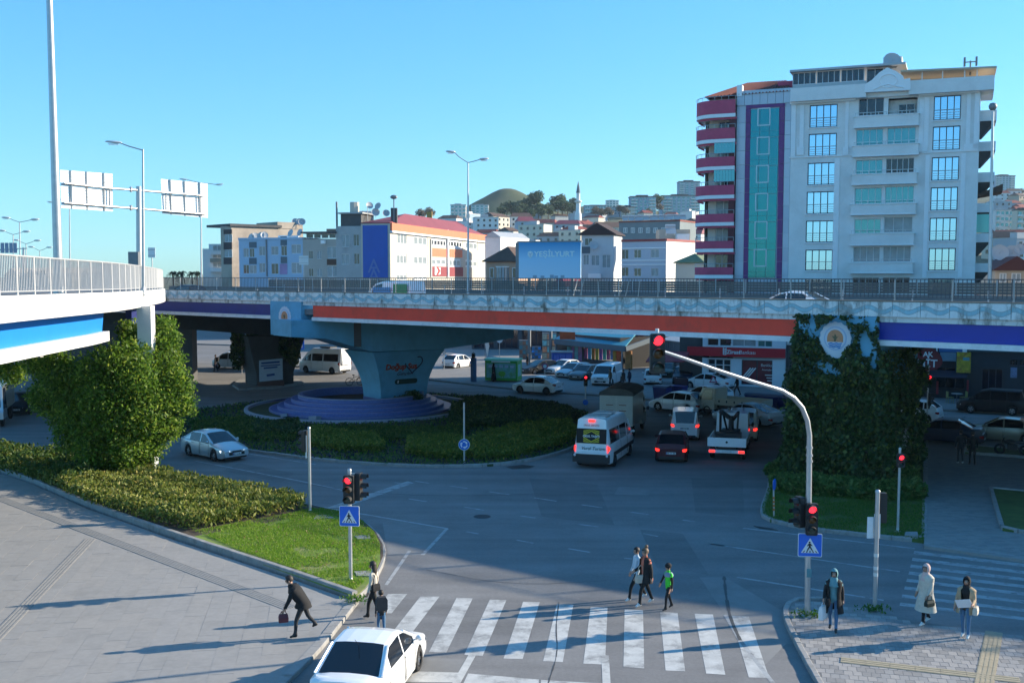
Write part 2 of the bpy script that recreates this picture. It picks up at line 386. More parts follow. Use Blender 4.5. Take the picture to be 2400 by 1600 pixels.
def kerb(pts,h,w_=.18,L=1.,z0=0.,m=None,closed=False,name='kerb',k=2,single=False):
 P=smooth_poly([Vector((p[0],p[1],0))for p in pts],k,closed)
 if closed:P=P+[P[0]]
 seg=[(P[i+1]-P[i]).length for i in range(len(P)-1)];tot=sum(seg);n=max(1,round(tot/L))
 def at(s):
  for i,l in enumerate(seg):
   if s<=l or i==len(seg)-1:return P[i].lerp(P[i+1],s/max(l,1e-6))
   s-=l
 root=thing_struct(name,P[0]);mb=MB()
 for i in range(n):
  a,b=at(tot*i/n),at(tot*(i+1)/n);d=(b-a);l=d.length
  dz_=random.uniform(-.006,.006)
  if single:d=d.normalized()*.006;mb.beam(a+d+Vector((0,0,(z0+h)/2)),b-d+Vector((0,0,(z0+h)/2)),w_,h-z0);continue
  key=(round(h-z0,3),w_)
  if key not in stone_mesh:
   q=MB();H_=h-z0+.05;e=.02
   prof=[(-w_/2,0),(w_/2,0),(w_/2,H_-e),(w_/2-e,H_),(-w_/2+e,H_),(-w_/2,H_-e)]
   q.loft([[(x,y,z)for y,z in prof]for x in(-.5,.5)],True,True);stone_mesh[key]=q.mesh('kerb_stone',m or M_conc)
  o=link('kerb_stone',stone_mesh[key],root);mid=(a+b)/2
  o.location=(mid.x-root.location.x,mid.y-root.location.y,z0-.05+dz_);o.rotation_euler=(0,0,math.atan2(d.y,d.x));o.scale=(max(.05,l-.012),1,1)
 if single:part('kerb_stone',mb,m or M_conc,root,True)['kind']='stuff'
 return root
def shift(pts,dx):return pts
bed_front=gpoly([(-60,1085),(0,1107),(76,1132),(203,1189),(406,1262),(700,1359),(832,1407)])
bed_road=gpoly([(832,1407),(862,1380),(884,1345),(898,1312),(897,1285),(880,1255),(850,1228),(800,1207),(733,1192),(640,1176),(536,1160),(344,1118),(200,1095),(0,1068),(-60,1060)])
kerb(bed_front,.30,.2,1.,.0,k=1);kerb(bed_road,.15,.2,.8,.0,k=1)
kerb(gpoly([(830,1412),(800,1450),(738,1530),(640,1625),(560,1720)]),.13,.3,1.,k=1)
M_soil=mat('bed soil',(.075,.058,.042),.95,var=.3,scale=3,bump=.5,bscale=12)
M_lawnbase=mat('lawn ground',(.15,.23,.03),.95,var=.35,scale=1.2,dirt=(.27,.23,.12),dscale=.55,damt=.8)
bedP=[Vector((p.x,p.y,0))for p in bed_front]+[Vector((p.x,p.y,0))for p in bed_road[1:-1]]
pavement(bedP,M_soil,.17,'flower_bed')
lawn_px=[(455,1256),(494,1249),(574,1234),(673,1216),(724,1203),(760,1203),(800,1211),(848,1231),(876,1258),(891,1287),(891,1312),(877,1344),(856,1376),(832,1398),(700,1350),(560,1302)]
pavement(lawn_px,M_lawnbase,.2,'lawn',.02)
isl_px=[(1806,1108),(1803,1153),(1786,1195),(1788,1212),(1806,1224),(1918,1246),(2033,1257),(2165,1273),(2166,1249),(2168,1140),(2170,1038),(2020,1010),(1850,1012)]
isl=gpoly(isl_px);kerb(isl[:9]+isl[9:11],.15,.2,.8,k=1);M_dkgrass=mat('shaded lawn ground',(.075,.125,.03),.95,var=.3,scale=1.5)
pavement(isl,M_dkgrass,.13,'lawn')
M_brickpave=mat('far block paving',(.25,.245,.24),.85,var=.12,scale=4,bump=.2,bscale=30,dirt=(.18,.175,.17),dscale=.6,damt=.5)
walk_px=[(2170,1030),(2168,1140),(2166,1278),(2300,1297),(2500,1325),(2700,1345),(2700,1060),(2500,1035)]
walk,walk_poly=pavement(walk_px,MATS['grey paving slab mid'],.1145)
pm=[MB().box(-.195,-.095,-.04,.195,.095,0).mesh('paving_block',m)for m in(M_slab[0],M_slab[1],mat('grey block',(.25,.245,.24),.85,var=.1,scale=5))]
wd=Vector((-.10,.995,0)).normalized();wb=Vector((wd.y,-wd.x,0));o1=G(2280,1270);cells=[]
for i in range(-30,60):
 for j in range(-20,120):
  c=o1+wb*(i*.4+.2*(j%2))+wd*(j*.2)
  if c.y<64 and c.x/c.y<.5 and inside(walk_poly,[(c.x+a*.2,c.y+b*.12)for a in(-1,1)for b in(-1,1)]):cells.append(c)
cells.sort(key=lambda c:c.y);rest=MB();rz_=math.atan2(wb.y,wb.x)
for k,c in enumerate(cells):
 zt=.12+random.uniform(-.002,.002)
 if k<150:
  o=link('paving_block',random.choice(pm),walk);o.location=(c.x-walk.location.x,c.y-walk.location.y,zt);o.rotation_euler=(0,0,rz_)
 else:
  rest.cur=random.randrange(3);a,b=wb*.195,wd*.095;z1=Vector((0,0,zt));rest.quad(c-a-b+z1,c+a-b+z1,c+a+b+z1,c-a+b+z1)
o=part('paving_block',rest,[M_slab[0],M_slab[1],MATS['grey block']],walk,True);o['kind']='stuff'
kerb(gpoly([(2166,1279),(2300,1298),(2500,1326)]),.13,.2,.9,k=0)
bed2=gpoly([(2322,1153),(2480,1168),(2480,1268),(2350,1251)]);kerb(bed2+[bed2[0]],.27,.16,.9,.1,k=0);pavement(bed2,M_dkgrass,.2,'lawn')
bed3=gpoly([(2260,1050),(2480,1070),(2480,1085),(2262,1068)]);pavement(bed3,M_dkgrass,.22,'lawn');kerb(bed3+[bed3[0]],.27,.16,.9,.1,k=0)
near_px=[(1842,1427),(1857,1411),(1890,1407),(1960,1411),(2033,1420),(2147,1455),(2300,1474),(2500,1497),(2640,1700),(1985,1720),(1899,1568),(1856,1487),(1840,1450)]
near,near_poly=pavement(near_px,mat('near paving bed',(.19,.185,.178),.9,var=.1,scale=6),.114)
kerb(gpoly([(1985,1720),(1899,1568),(1856,1487),(1840,1450),(1842,1427),(1857,1411),(1890,1407),(1960,1411)]),.14,.16,.6,k=1)
pb=[MB().box(-.105,-.143,-.04,.105,.143,0).mesh('paver',m)for m in(mat('warm paver',(.33,.31,.29),.8,var=.1,scale=9,bump=.2,bscale=90),mat('grey paver',(.285,.275,.265),.8,var=.1,scale=9,bump=.2,bscale=90),mat('dark paver',(.24,.23,.22),.8,var=.1,scale=9))]
o2=G(2050,1500);d1=Vector((.97,-.24,0)).normalized();d2=Vector((.24,.97,0)).normalized();cells=[]
for i in range(-60,60):
 for j in range(-70,70):
  c=o2+d1*(i*.22+.11*(j%2))+d2*(j*.3)
  if c.y>24.5 and c.x/c.y<.49 and inside(near_poly,[(c.x+a*.13,c.y+b*.16)for a in(-1,1)for b in(-1,1)]):cells.append(c)
cells.sort(key=lambda c:c.y);rest=MB();rz_=math.atan2(d1.y,d1.x)
for k,c in enumerate(cells):
 zt=.12+random.uniform(-.003,.003)
 if k<300:
  o=link('paver',random.choice(pb),near);o.location=(c.x-near.location.x,c.y-near.location.y,zt);o.rotation_euler=(random.uniform(-.01,.01),random.uniform(-.01,.01),rz_)
 else:
  rest.cur=random.randrange(3);a,b=d1*.105,d2*.143;z1=Vector((0,0,zt));z0=Vector((0,0,.09))
  rest.hexa([c-a-b+z0,c+a-b+z0,c+a+b+z0,c-a+b+z0,c-a-b+z1,c+a-b+z1,c+a+b+z1,c-a+b+z1])
o=part('paver',rest,[MATS['warm paver'],MATS['grey paver'],MATS['dark paver']],near,True);o['kind']='stuff'
tactile((1970,1545),(2420,1597),.4,3,M_tact2,.126);tactile((2330,1480),(2302,1620),.45,4,M_tact2,.127)
far_px=[(955,884),(1011,889),(1100,899),(1240,914),(1420,926),(1535,936),(1640,944),(1900,958),(2130,955),(2480,975),(2700,940),(2400,820),(1000,818)]
M_apron=mat('apron paving',(.21,.205,.20),.85,var=.12,scale=1,bump=.15,bscale=25,dirt=(.15,.147,.145),dscale=.4,damt=.5)
pavement(far_px,M_apron,.12)
kerb(gpoly(far_px[:10]),.15,.2,1.2,k=1)
pavement([(300,800),(700,812),(700,795),(300,790)],M_apron,.12)
mb=MB();mb.prism([tuple(p[:2])for p in gpoly([(560,893),(700,893),(712,900),(640,912),(560,915),(545,905)])],0,.18);struct('traffic_island',mb,M_conc,G(630,903))
rnd_px=[(250,985),(300,1003),(360,1022),(470,1043),(588,1059),(758,1081),(900,1092),(1030,1096),(1150,1093),(1236,1082),(1300,1067),(1345,1052),(1380,1025),(1392,995),(1375,970),(1300,952),(1200,940),(1130,933),(1000,926),(850,924),(700,936),(560,950),(430,968),(320,975)]
rnd=gpoly(rnd_px);kerb(rnd,.16,.22,1.,closed=True,k=1)
pavement(rnd,mat('roundabout soil',(.05,.065,.025),.95,var=.3,scale=1),.13,'flower_bed')
mb=MB();mb.prism([tuple(p[:2])for p in gpoly([(1766,1232),(1810,1238),(1824,1243),(1780,1238)])],.0,.012);struct('drain_cover',mb,M_drain,G(1790,1238))
for q in[[(742,1208),(768,1207),(782,1214),(735,1217)],[(832,1257),(866,1254),(868,1262),(838,1264)],[(830,1340),(868,1338),(866,1351),(836,1350)],[(2123,1247),(2150,1247),(2152,1256),(2120,1254)]]:
 mb=MB();P_=gpoly(q,.2);mb.prism([(p.x,p.y)for p in P_],.15,.235);solo('access_cover',mb,M_conc,{742:'pale concrete access cover by the hedge end at the pole foot',832:'pale concrete access cover in the lawn near the curved kerb',830:'pale concrete access cover beside the crossing light pole foot',2123:'pale concrete access cover at the corner of the shaded lawn'}[q[0][0]],'access cover',P_[0]*1-Vector((0,0,.2)),'concrete access covers in the lawns')
M_tar=mat('tar seam',(.07,.069,.068),.7,var=.2,scale=3)
def seam(pts,wd=.05):
 P=smooth_poly([G(*p)for p in pts],2);mb=MB()
 for a,b in zip(P,P[1:]):
  d=(b-a).normalized();s=Vector((-d.y,d.x,0))*wd*random.uniform(.3,.7);u=Vector((0,0,.0065));mb.quad(a+s+u,b+s+u,b-s+u,a-s+u)
 struct('road_seam',mb,M_tar,P[0])
for p,w_ in(([(1697,1350),(1702,1400),(1712,1450),(1735,1500)],.09),([(1310,1410),(1302,1470),(1308,1530),(1285,1600)],.03),([(560,1105),(800,1150),(1060,1165),(1400,1150)],.06),([(1000,1335),(1200,1372),(1420,1360)],.025)):seam(p,w_)
for px,py in((1130,1210),):
 g=G(px,py,0);mb=MB();mb.lathe([(.36,.004),(.36,.010),(.30,.011),(.29,.007),(.001,.007)],24,g);struct('manhole_cover',mb,M_drain,g)
M_rep=mat('darker repair asphalt',(.152,.149,.147),.85,var=.15,scale=.8,bump=.3,bscale=55,dirt=(.17,.167,.16),dscale=.9,damt=.7);wear(M_rep,R(38))
for q in([(1240,1120),(1400,1135),(1440,1230),(1270,1210)],[(1500,1240),(1600,1250),(1660,1345),(1540,1330)],[(1080,1440),(1250,1452),(1245,1492),(1062,1480)],[(560,1085),(690,1108),(660,1130),(520,1103)],[(1620,1120),(1740,1125),(1745,1210),(1630,1200)]):flat('road_patch',[q],M_rep,.0012)
for q in([(990,1540),(1100,1545),(1080,1580),(960,1575)],[(1450,1140),(1530,1143),(1520,1160),(1440,1158)]):flat('road_patch',[q],M_patch,.0016)
# overpass
P0=Vector((15.05,49.2,0));DB=Vector((-.757,.653,0));NB=Vector((.653,.757,0))
def B(t,w_,z):
 if t<-9:w_+=.011*(t+9)**2  # bend lies out of view, shaped to swing the deck's shadow edge
 return P0+DB*t+NB*w_+Vector((0,0,z))
def run(mb,a,b,sec):
 """sweep a closed (w, z) section along the deck from t=a down to t=b"""
 ts=[a]+[t for t in(70,40,-9,-13,-17,-21,-26,-31,-37,-44,-52)if b<t<a]+[b]
 return mb.loft([[B(t,w_,z)for w_,z in sec]for t in ts],True,True)
def rect(w0,z0,w1,z1):return[(w0,z0),(w1,z0),(w1,z1),(w0,z1)]
def t_of(px,w_=0):
 a=(px-1200)/F*1.0;p=P0+NB*w_;return(p.x-p.y*a)/(-(DB.x)+DB.y*a)
M_fas=mat('painted parapet',(.76,.77,.75),.8,var=.12,scale=2,stretch=(1.2,1.2,.45),dirt=(.16,.155,.125),dscale=1.5,damt=.95,detail=10)
M_fasblue=mat('faded blue wave paint',(.34,.55,.61),.8,var=.15,scale=2,stretch=(1.2,1.2,.45),dirt=(.26,.28,.26),dscale=1.5,damt=.95)
M_fasdark=mat('wave outline paint',(.24,.28,.29),.8,dirt=(.5,.5,.48),dscale=2,damt=.9)
M_orange=mat('orange girder paint',(.95,.06,.024),.55,var=.08,scale=.8,dirt=(.62,.06,.03),dscale=.6,damt=.7)
M_navy=mat('navy girder paint',(.008,.022,.19),.5,var=.15,scale=.8)
M_royal=mat('royal blue girder paint',(.005,.032,.34),.5,var=.15,scale=.8)
M_flange=mat('white flange paint',(.80,.80,.80),.6,var=.06,scale=2,dirt=(.5,.5,.5),dscale=1.2,damt=.5)
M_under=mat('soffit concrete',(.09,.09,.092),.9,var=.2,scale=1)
M_steel=mat('grey painted steel',(.20,.21,.22),.5,metal=.3,var=.12,scale=8)
M_galv=mat('galvanised steel',(.48,.49,.50),.42,metal=.7,var=.1,scale=5)
M_postl=mat('pale rail post',(.42,.42,.41),.5,metal=.3,var=.1,scale=8)
M_pier=mat('pale blue pier paint',(.15,.42,.58),.75,var=.08,scale=1.2,dirt=(.11,.29,.40),dscale=.7,damt=.6)
M_white=mat('white paint',(.72,.72,.70),.6,var=.05,scale=3)
op=thing('overpass','long overpass with an orange and navy girder and wave painted parapet panels','overpass',B(20,12,0))
ZF0,ZF1=8.15,8.82
mb=MB()
for a,b in[(95,-60)]:
 run(mb,a,b,rect(.3,7.25,24,7.62))
part('deck',mb,M_asph,op,True)
mb=MB()
for w_ in(4,8,12,16,20,23.5):run(mb,95,-60,rect(w_,6.9,w_+.5,7.24))
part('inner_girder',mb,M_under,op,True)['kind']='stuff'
PW=1.25;NW=14
def fascia_panel(ph):
 mb=MB();e=.012
 h0,h1=0,ZF1-ZF0
 def wv(x,k):return h1*(.50+k)+.11*math.sin(2*math.pi*(x/PW)*.92+ph+1.1)
 mb.cur=0
 mb.box(e,.004,h0,PW-e,.14,h1)
 bounds=[(-.9,-.2),(-.165,.135),(-.9,0)]
 for k0,k1,mi,off in((-.155,.10,1,.0),(.10,.135,2,.0),(-.185,-.155,2,.0)):
  mb.cur=mi;vs=[];fs=[]
  for i in range(NW+1):
   x=e+(PW-2*e)*i/NW;vs+=[(x,off,wv(x,k0)),(x,off,wv(x,k1))]
  fs=[(2*i,2*i+2,2*i+3,2*i+1)for i in range(NW)];mb.add(vs,fs)
 return mb.mesh('parapet_panel',[M_fas,M_fasblue,M_fasdark])
pan=[fascia_panel(p)for p in(0,.25,-.2)]
rotB=math.atan2(-DB.y,-DB.x)
for i in range(-13,51):
 o=link('parapet_panel',random.choice(pan),op);p=B((i+1)*PW,random.uniform(-.012,.012),ZF0);q=B(i*PW,0,ZF0)-B((i+1)*PW,0,ZF0);o.location=p-op.location;o.rotation_euler=(0,0,math.atan2(q.y,q.x))
mb=MB()
for a,b in((-13*PW,-60),(95,51*PW)):run(mb,a,b,rect(0,ZF0,.14,ZF1))
run(mb,95,-60,rect(.15,7.9,.42,8.80))
part('parapet_wall',mb,M_fas,op,True)
mb=MB();run(mb,62,-16,rect(-.03,ZF1+.002,.44,ZF1+.05))
part('coping',mb,mat('mossy coping',(.17,.165,.14),.9,var=.3,scale=2,dirt=(.06,.06,.045),dscale=1.5,damt=.9),op,True)
def girder(a,b,m,nm):
 mb=MB();run(mb,a,b,rect(.25,7.10,.45,8.15))
 part(nm,mb,m,op,True)
 mb=MB();run(mb,a,b,rect(.12,6.84,.62,7.09))
 part('bottom_flange',mb,M_flange,op,True)
tA,tB=t_of(725),t_of(1872);tC=t_of(2040)
girder(tA-.1,tB,M_orange,'girder');girder(95,t_of(640),M_navy,'girder');girder(tC,-60,M_royal,'girder')
def rail_run(root,pts,zb,zt,nsub,spacing,mtop,mbar,mpost,post_every,bar=.018,post=(.06,.012),name_bar='baluster',joined=True,lean=0.):
 """pts: world points (xy), zb/zt callables of running index 0..1"""
 P=[Vector((p[0],p[1],0))for p in pts];seg=[(P[i+1]-P[i]).length for i in range(len(P)-1)];tot=sum(seg)
 def at(s):
  k=s/tot
  for i,l in enumerate(seg):
   if s<=l+1e-6 or i==len(seg)-1:return P[i].lerp(P[i+1],min(1,s/l)),(P[i+1]-P[i]).normalized(),k
   s-=l
 n=int(tot/post_every)
 N=max(2,int(tot/2.0));top=[at(tot*i/N)for i in range(N+1)]
 mb=MB()
 for i in range(N):
  (a,_,ka),(b,_,kb)=top[i],top[i+1];mb.beam(a+Vector((0,0,zt(ka))),b+Vector((0,0,zt(kb))),.06,.045)
 part('top_rail',mb,mtop,root,True);mb=MB()
 for i in range(N):
  (a,_,ka),(b,_,kb)=top[i],top[i+1];mb.beam(a+Vector((0,0,zb(ka))),b+Vector((0,0,zb(kb))),.05,.035)
 part('bottom_rail',mb,mtop,root,True)
 mbj=MB()
 for i in range(n+1):
  p,d,k=at(min(tot,i*post_every));l=Vector((d.x,d.y,0))*random.uniform(-lean,lean);mb=MB();mb.beam(p+Vector((0,0,zb(k)-.12)),p+l+Vector((0,0,zt(k)+.01)),post[0],post[1])
  part('post',mb,mpost,root,True)
 nb=int(tot/spacing)
 for i in range(nb):
  p,d,k=at((i+.5)*spacing)
  q=mbj if joined(p)else MB();q.beam(p+Vector((0,0,zb(k))),p+d*random.uniform(-.01,.01)+Vector((0,0,zt(k))),bar,bar)
  if q is not mbj:part(name_bar,q,mbar,root,True)
 if mbj.v:part(name_bar,mbj,mbar,root,True)['kind']='stuff'
M_drail=mat('dark rail paint',(.075,.08,.088),.5,.2,var=.15,scale=8);ra,rb=60,-14
rail_run(op,[B(t,.22,0)for t in(60,-9,-12,-16,-20,-24,-29,-34)],lambda k:9.0,lambda k:9.82,0,.18,M_drail,M_drail,M_postl,2.5,bar=.028,post=(.10,.04),joined=lambda p:True,lean=.03)
for px,tp in((1338,-.55),(1354,-.5),(1445,-.5),(1460,-.45),(1398,.1),(1490,-.2)):
 t=t_of(px);mb=MB();mb.beam(B(t+tp*.6,.2,9.8),B(t,.2,8.84),.06,.04);part('post',mb,M_postl,op,True)
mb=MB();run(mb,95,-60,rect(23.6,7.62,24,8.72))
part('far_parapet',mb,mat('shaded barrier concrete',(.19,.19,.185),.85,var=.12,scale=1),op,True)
M_slat=mat('brown grey barrier slat',(.15,.135,.115),.7,var=.15,scale=2)
slm=MB().box(0,0,0,2.46,.03,.17).mesh('barrier_slat',M_slat)
for i in range(-10,30):
 for j in range(4):
  o=link('barrier_slat',slm,op);o.location=B((i+1)*2.5,23.55,8.78+j*.19)-op.location;o.rotation_euler=(0,0,rotB)
for i in range(-10,31):
 mb=MB();mb.beam(B(i*2.5,23.5,8.7),B(i*2.5,23.5,9.72),.07,.07);part('barrier_post',mb,M_postl,op,True)
mb=MB();mb.beam(B(-26,23.5,9.72),B(76,23.5,9.72),.06,.05);part('barrier_rail',mb,M_steel,op,True)
mb=MB()
for z in(8.05,8.3):mb.beam(B(90,12,z),B(-40,12,z),.05,.16)
part('guard_rail',mb,M_galv,op,True)
for i in range(-4,16):
 mb=MB();mb.beam(B(i*4+1,11.9,7.6),B(i*4+1,11.9,9.2),.09,.06);part('guard_post',mb,M_postl,op,True)
 # emblem plaques
M_emw=mat('emblem white',(.66,.69,.74),.6);M_emo=mat('emblem orange',(.62,.27,.13),.6,var=.15,scale=8);M_emb=mat('emblem blue',(.03,.22,.52),.6);M_emg=mat('emblem bronze',(.14,.12,.06),.6);M_eml=mat('emblem pale ring',(.40,.52,.70),.6)
def emblem(root,t,z,r,px_out=.03,sx=1.):
 """round city emblem facing the junction: cogged white rim, ring, orange sun dome, statue, blue waves, ribbon"""
 e=thing_part('emblem',root,B(t,-px_out,z));X=-DB;Z=Vector((0,0,1));N=-NB
 def disc(f,m,off,nm):
  mb=MB();pts=[(X*(x*r*sx)+Z*(y*r)+N*off)for x,y in f];mb.extrude(pts,N*.012);part(nm,mb,m,e)
 cog=[((1+(.05 if k%4<2 else 0))*math.cos(2*math.pi*k/64),(1+(.05 if k%4<2 else 0))*math.sin(2*math.pi*k/64))for k in range(64)]
 circ=lambda q,n=40:[(q*math.cos(2*math.pi*k/n),q*math.sin(2*math.pi*k/n))for k in range(n)]
 disc([(-.6,-.75),(.6,-.75),(.75,-1.3),(.3,-1.18),(0,-1.36),(-.3,-1.18),(-.75,-1.3)],M_emw,-.001,'ribbon')
 disc(cog,M_emw,.0,'rim');disc(circ(.74),M_eml,.013,'ring');disc(circ(.66),M_emw,.026,'field')
 dome=[(.52*math.cos(a),.02+.52*math.sin(a))for a in[math.pi*k/20 for k in range(21)]];dome+=[(-.52,-.22),(.52,-.22)]
 disc(dome,M_emo,.04,'sun_dome')
 for k,yy in enumerate((-.32,-.44,-.54)):
  wv=[(x/20,yy+.03*math.sin(x*.9)+.03)for x in range(-9+k,10-k)];wv+=[(x/20,yy+.03*math.sin(x*.9)-.04)for x in range(9-k,-10+k,-1)]
  disc(wv,M_emb,.04,'wave')
 disc([(-.06,-.2),(.05,-.18),(.10,.0),(.2,.1),(.09,.1),(.04,.24),(-.04,.26),(-.05,.12),(-.2,.16),(-.13,.04),(-.06,-.02)],M_emg,.053,'rider_figure')
 for k in range(24):
  a=math.pi*(-.15+1.3*k/23);mb=MB();c=X*(.86*r*sx*math.cos(a))+Z*(.86*r*math.sin(a))+N*.012;mb.beam(c-Z*.03*r*2,c+Z*.03*r*2,.05*r,.01)
  if k%2==0:pass
 return e
def thing_part(name,parent,wpos):
 o=bpy.data.objects.new(name,None);COL.objects.link(o);o.parent=parent;o.location=Vector(wpos)-wloc(parent);return o
 # pier with the flared column
FC=Vector((-11.25,79.2,0))
AXP=Vector((.788,.616,0)).normalized();TXP=Vector((AXP.y,-AXP.x,0))
pc=Vector((-8.85,80.3,0))
pier=thing('bridge_pier','pale blue flared bridge pier with a heart slogan standing in the stepped fountain','bridge pier',pc)
mb=MB();rings=[]
for k in range(13):
 z=.0+4.45*k/12;q=(max(0,(z-.9))/3.55);fl=q**2.0
 L=2.0+fl*1.15;T=1.28+fl*.85
 rings.append([pc+AXP*(L*a)+TXP*(T*b)+Vector((0,0,z))for a,b in((-1,-1),(1,-1),(1,1),(-1,1))])
mb.loft(rings,True,True);part('column',mb,M_pier,pier,True,40)
mb=MB();q_=2.01;rr=[[pc+AXP*(2.02*a)+TXP*(1.30*b)+Vector((0,0,z))for a,b in((-1,-1),(1,-1),(1,1),(-1,1))]for z in(0,.92)]
mb.loft(rr,True,False);part('plinth_band',mb,mat('violet plinth paint',(.13,.15,.33),.7,var=.1,scale=3),pier,True)
mb=MB();rings=[]
for s_,zb_,hw in((-9.2,5.75,1.4),(-6.6,5.55,1.5),(-3.1,4.5,2.0),(3.2,4.45,2.0),(7.4,4.7,1.6),(10.4,5.0,1.3)):
 c=pc+AXP*s_;rings.append([c-TXP*hw+Vector((0,0,zb_)),c+TXP*hw+Vector((0,0,zb_)),c+TXP*hw+Vector((0,0,6.88)),c-TXP*hw+Vector((0,0,6.88))])
mb.loft(rings,True,True);part('cap_beam',mb,M_pier,pier,True)
t0,t1=t_of(706),t_of(634)
mb=MB();run(mb,t1,t0,rect(-.01,5.72,2.0,8.14))
part('end_block',mb,M_pier,pier,True)
emblem(pier,(t0+t1)/2+.05,7.05,.72,.03,.95)
mb=MB();e_=pc-AXP*4.3+TXP*1.95;mb.beam(e_+Vector((0,0,4.9)),e_+Vector((0,0,6.8)),.16,.5);part('drain_pipe',mb,M_under,pier,True)
M_red=mat('slogan red',(.42,.055,.02),.6);M_nav2=mat('slogan navy',(.02,.028,.06),.6);M_grn=mat('slogan green',(.012,.045,.03),.6)
def side_pt(a,z,off=.02):
 q=max(0,(z-.9))/3.55;return pc+AXP*a+TXP*(1.28+q**2*.85+off)+Vector((0,0,z))
sl_up=(side_pt(0,3.9)-side_pt(0,2.6)).normalized()
def rel(p):return Vector(p)-pier.location
lettering('Doğup Sus',.60,M_red,pier,rel(side_pt(-.45,3.25,.03)),AXP,sl_up,name='slogan_lettering',bold=.02,extrude=.015)
lettering('Gençler',.40,M_nav2,pier,rel(side_pt(-.15,2.72,.03)),AXP,sl_up,name='slogan_lettering',shear=.4)
ht=[]
for k in range(33):
 a=math.pi*(.06+1.94*k/32);x=16*math.sin(a)**3;y=13*math.cos(a)-5*math.cos(2*a)-2*math.cos(3*a)-math.cos(4*a);ht.append((x/16,y/16))
mb=MB();mb.path([side_pt(.55+x*.75,3.42+y*.72,.04)for x,y in ht[3:24]],.045,5);part('heart_outline',mb,M_nav2,pier,True)
mb=MB();cap=[(1.02*c_+.0,0)for c_ in(0,)]
pl=[(-.8+.19*math.cos(a),.19*math.sin(a))for a in[math.pi/2+math.pi*k/8 for k in range(9)]]+[(.8+.19*math.cos(a),.19*math.sin(a))for a in[-math.pi/2+math.pi*k/8 for k in range(9)]]
mb.extrude([side_pt(.1+x,2.12+y,.02)for x,y in pl],TXP*.02);part('slogan_plate',mb,M_grn,pier,True)
mb=MB();mb.extrude([side_pt(-.62+x,2.12+y,.045)for x,y in((-.05,-.1),(.05,-.1),(.07,.1),(-.03,.1))],TXP*.01);part('plate_mark',mb,M_emw,pier,True)
# stepped fountain
M_tile=mat('violet mosaic tile',(.11,.15,.36),.45,var=.25,scale=9,bump=.1,bscale=30);M_basin=mat('dark basin tile',(.03,.035,.13),.35,var=.2,scale=6);M_rimc=mat('pale basin rim',(.30,.31,.36),.6,var=.15,scale=4)
ft=thing('fountain','round stepped mosaic fountain in violet tile with a wide shallow basin around it','fountain',FC)
steps=[(4.65,1.28,.0),(5.15,1.0,0),(5.65,.76,0),(6.15,.52,0),(6.75,.28,0)]
prev=None
for i,(r,z,_)in enumerate(steps):
 zl=steps[i+1][1]if i+1<len(steps)else 0;ri=4.3 if i==0 else steps[i-1][0]
 mb=MB();prof=[(ri,z),(r-.03,z),(r,z-.03),(r,zl-.02)]
 if i==0:prof=[(4.3,.3)]+prof
 mb.lathe(prof,72);part('step_ring',mb,M_tile,ft,smooth=35)
 mb=MB();mb.lathe([(r-.10,z+.003),(r+.006,z+.003),(r+.006,z-.05)],72);part('step_edge',mb,M_rimc if i==0 else mat('step edge tile',(.22,.23,.42),.5,var=.15,scale=5),ft,smooth=35)
mb=MB();mb.lathe([(.05,.72),(4.3,.70)],48);part('planter_soil',mb,M_soil,ft)
mb=MB();mb.lathe([(6.75,.02),(8.2,.02),(8.25,.30)],72);part('basin',mb,M_basin,ft,smooth=35)
mb=MB();mb.lathe([(8.25,.30),(8.27,.33),(8.5,.33),(8.52,.30),(8.52,-.1)],72);part('basin_rim',mb,M_rimc,ft,smooth=35)
for a,rr_ in((-.25,7.3),(-.1,7.5),(.02,7.6),(.2,7.4),(-1.9,7.0),(-2.3,6.98)):
 c=FC+Vector((math.cos(a)*rr_,math.sin(a)*rr_,0));mb=MB();mb.box(-.4,-.22,.0,.4,.22,.22)
 solo('concrete_slab',mb,M_rimc,'loose pale concrete slab lying in the fountain basin','concrete slab',c+Vector((0,0,.15)),'loose slabs in the fountain basin',world=False).rotation_euler=(.15*math.sin(a*9),.12,a*2)
 # ivy pier
pier2=thing('bridge_pier','bridge pier almost hidden by dark ivy with a round city emblem at the top','bridge pier',B(1.0,6,0))
tm=t_of(1962)
mb=MB();mb.hexa([B(tm+1.9,-.01,5.2),B(tm-1.9,-.01,5.2),B(tm-1.9,1.6,5.2),B(tm+1.9,1.6,5.2),B(tm+1.9,-.01,8.14),B(tm-1.9,-.01,8.14),B(tm-1.9,1.6,8.14),B(tm+1.9,1.6,8.14)])
part('end_block',mb,M_pier,pier2,True)
mb=MB();mb.loft([[B(tm+1.5,w_,zb_),B(tm-1.5,w_,zb_),B(tm-1.5,w_,6.8),B(tm+1.5,w_,6.8)]for w_,zb_ in((1.65,5.3),(4,4.8),(6.2,5.2))],True,True);part('cap_beam',mb,M_pier,pier2,True)
mb=MB();mb.loft([[B(tm+1.35,1.2+k,z),B(tm-1.35,1.2+k,z),B(tm-1.35,5-k,z),B(tm+1.35,5-k,z)]for z,k in((0,.9),(3,.6),(4.8,0))],True,True);part('column',mb,M_under,pier2,True)
emblem(pier2,t_of(1962),7.1,.74,.12,1.)
ivP=[];ivN=[]
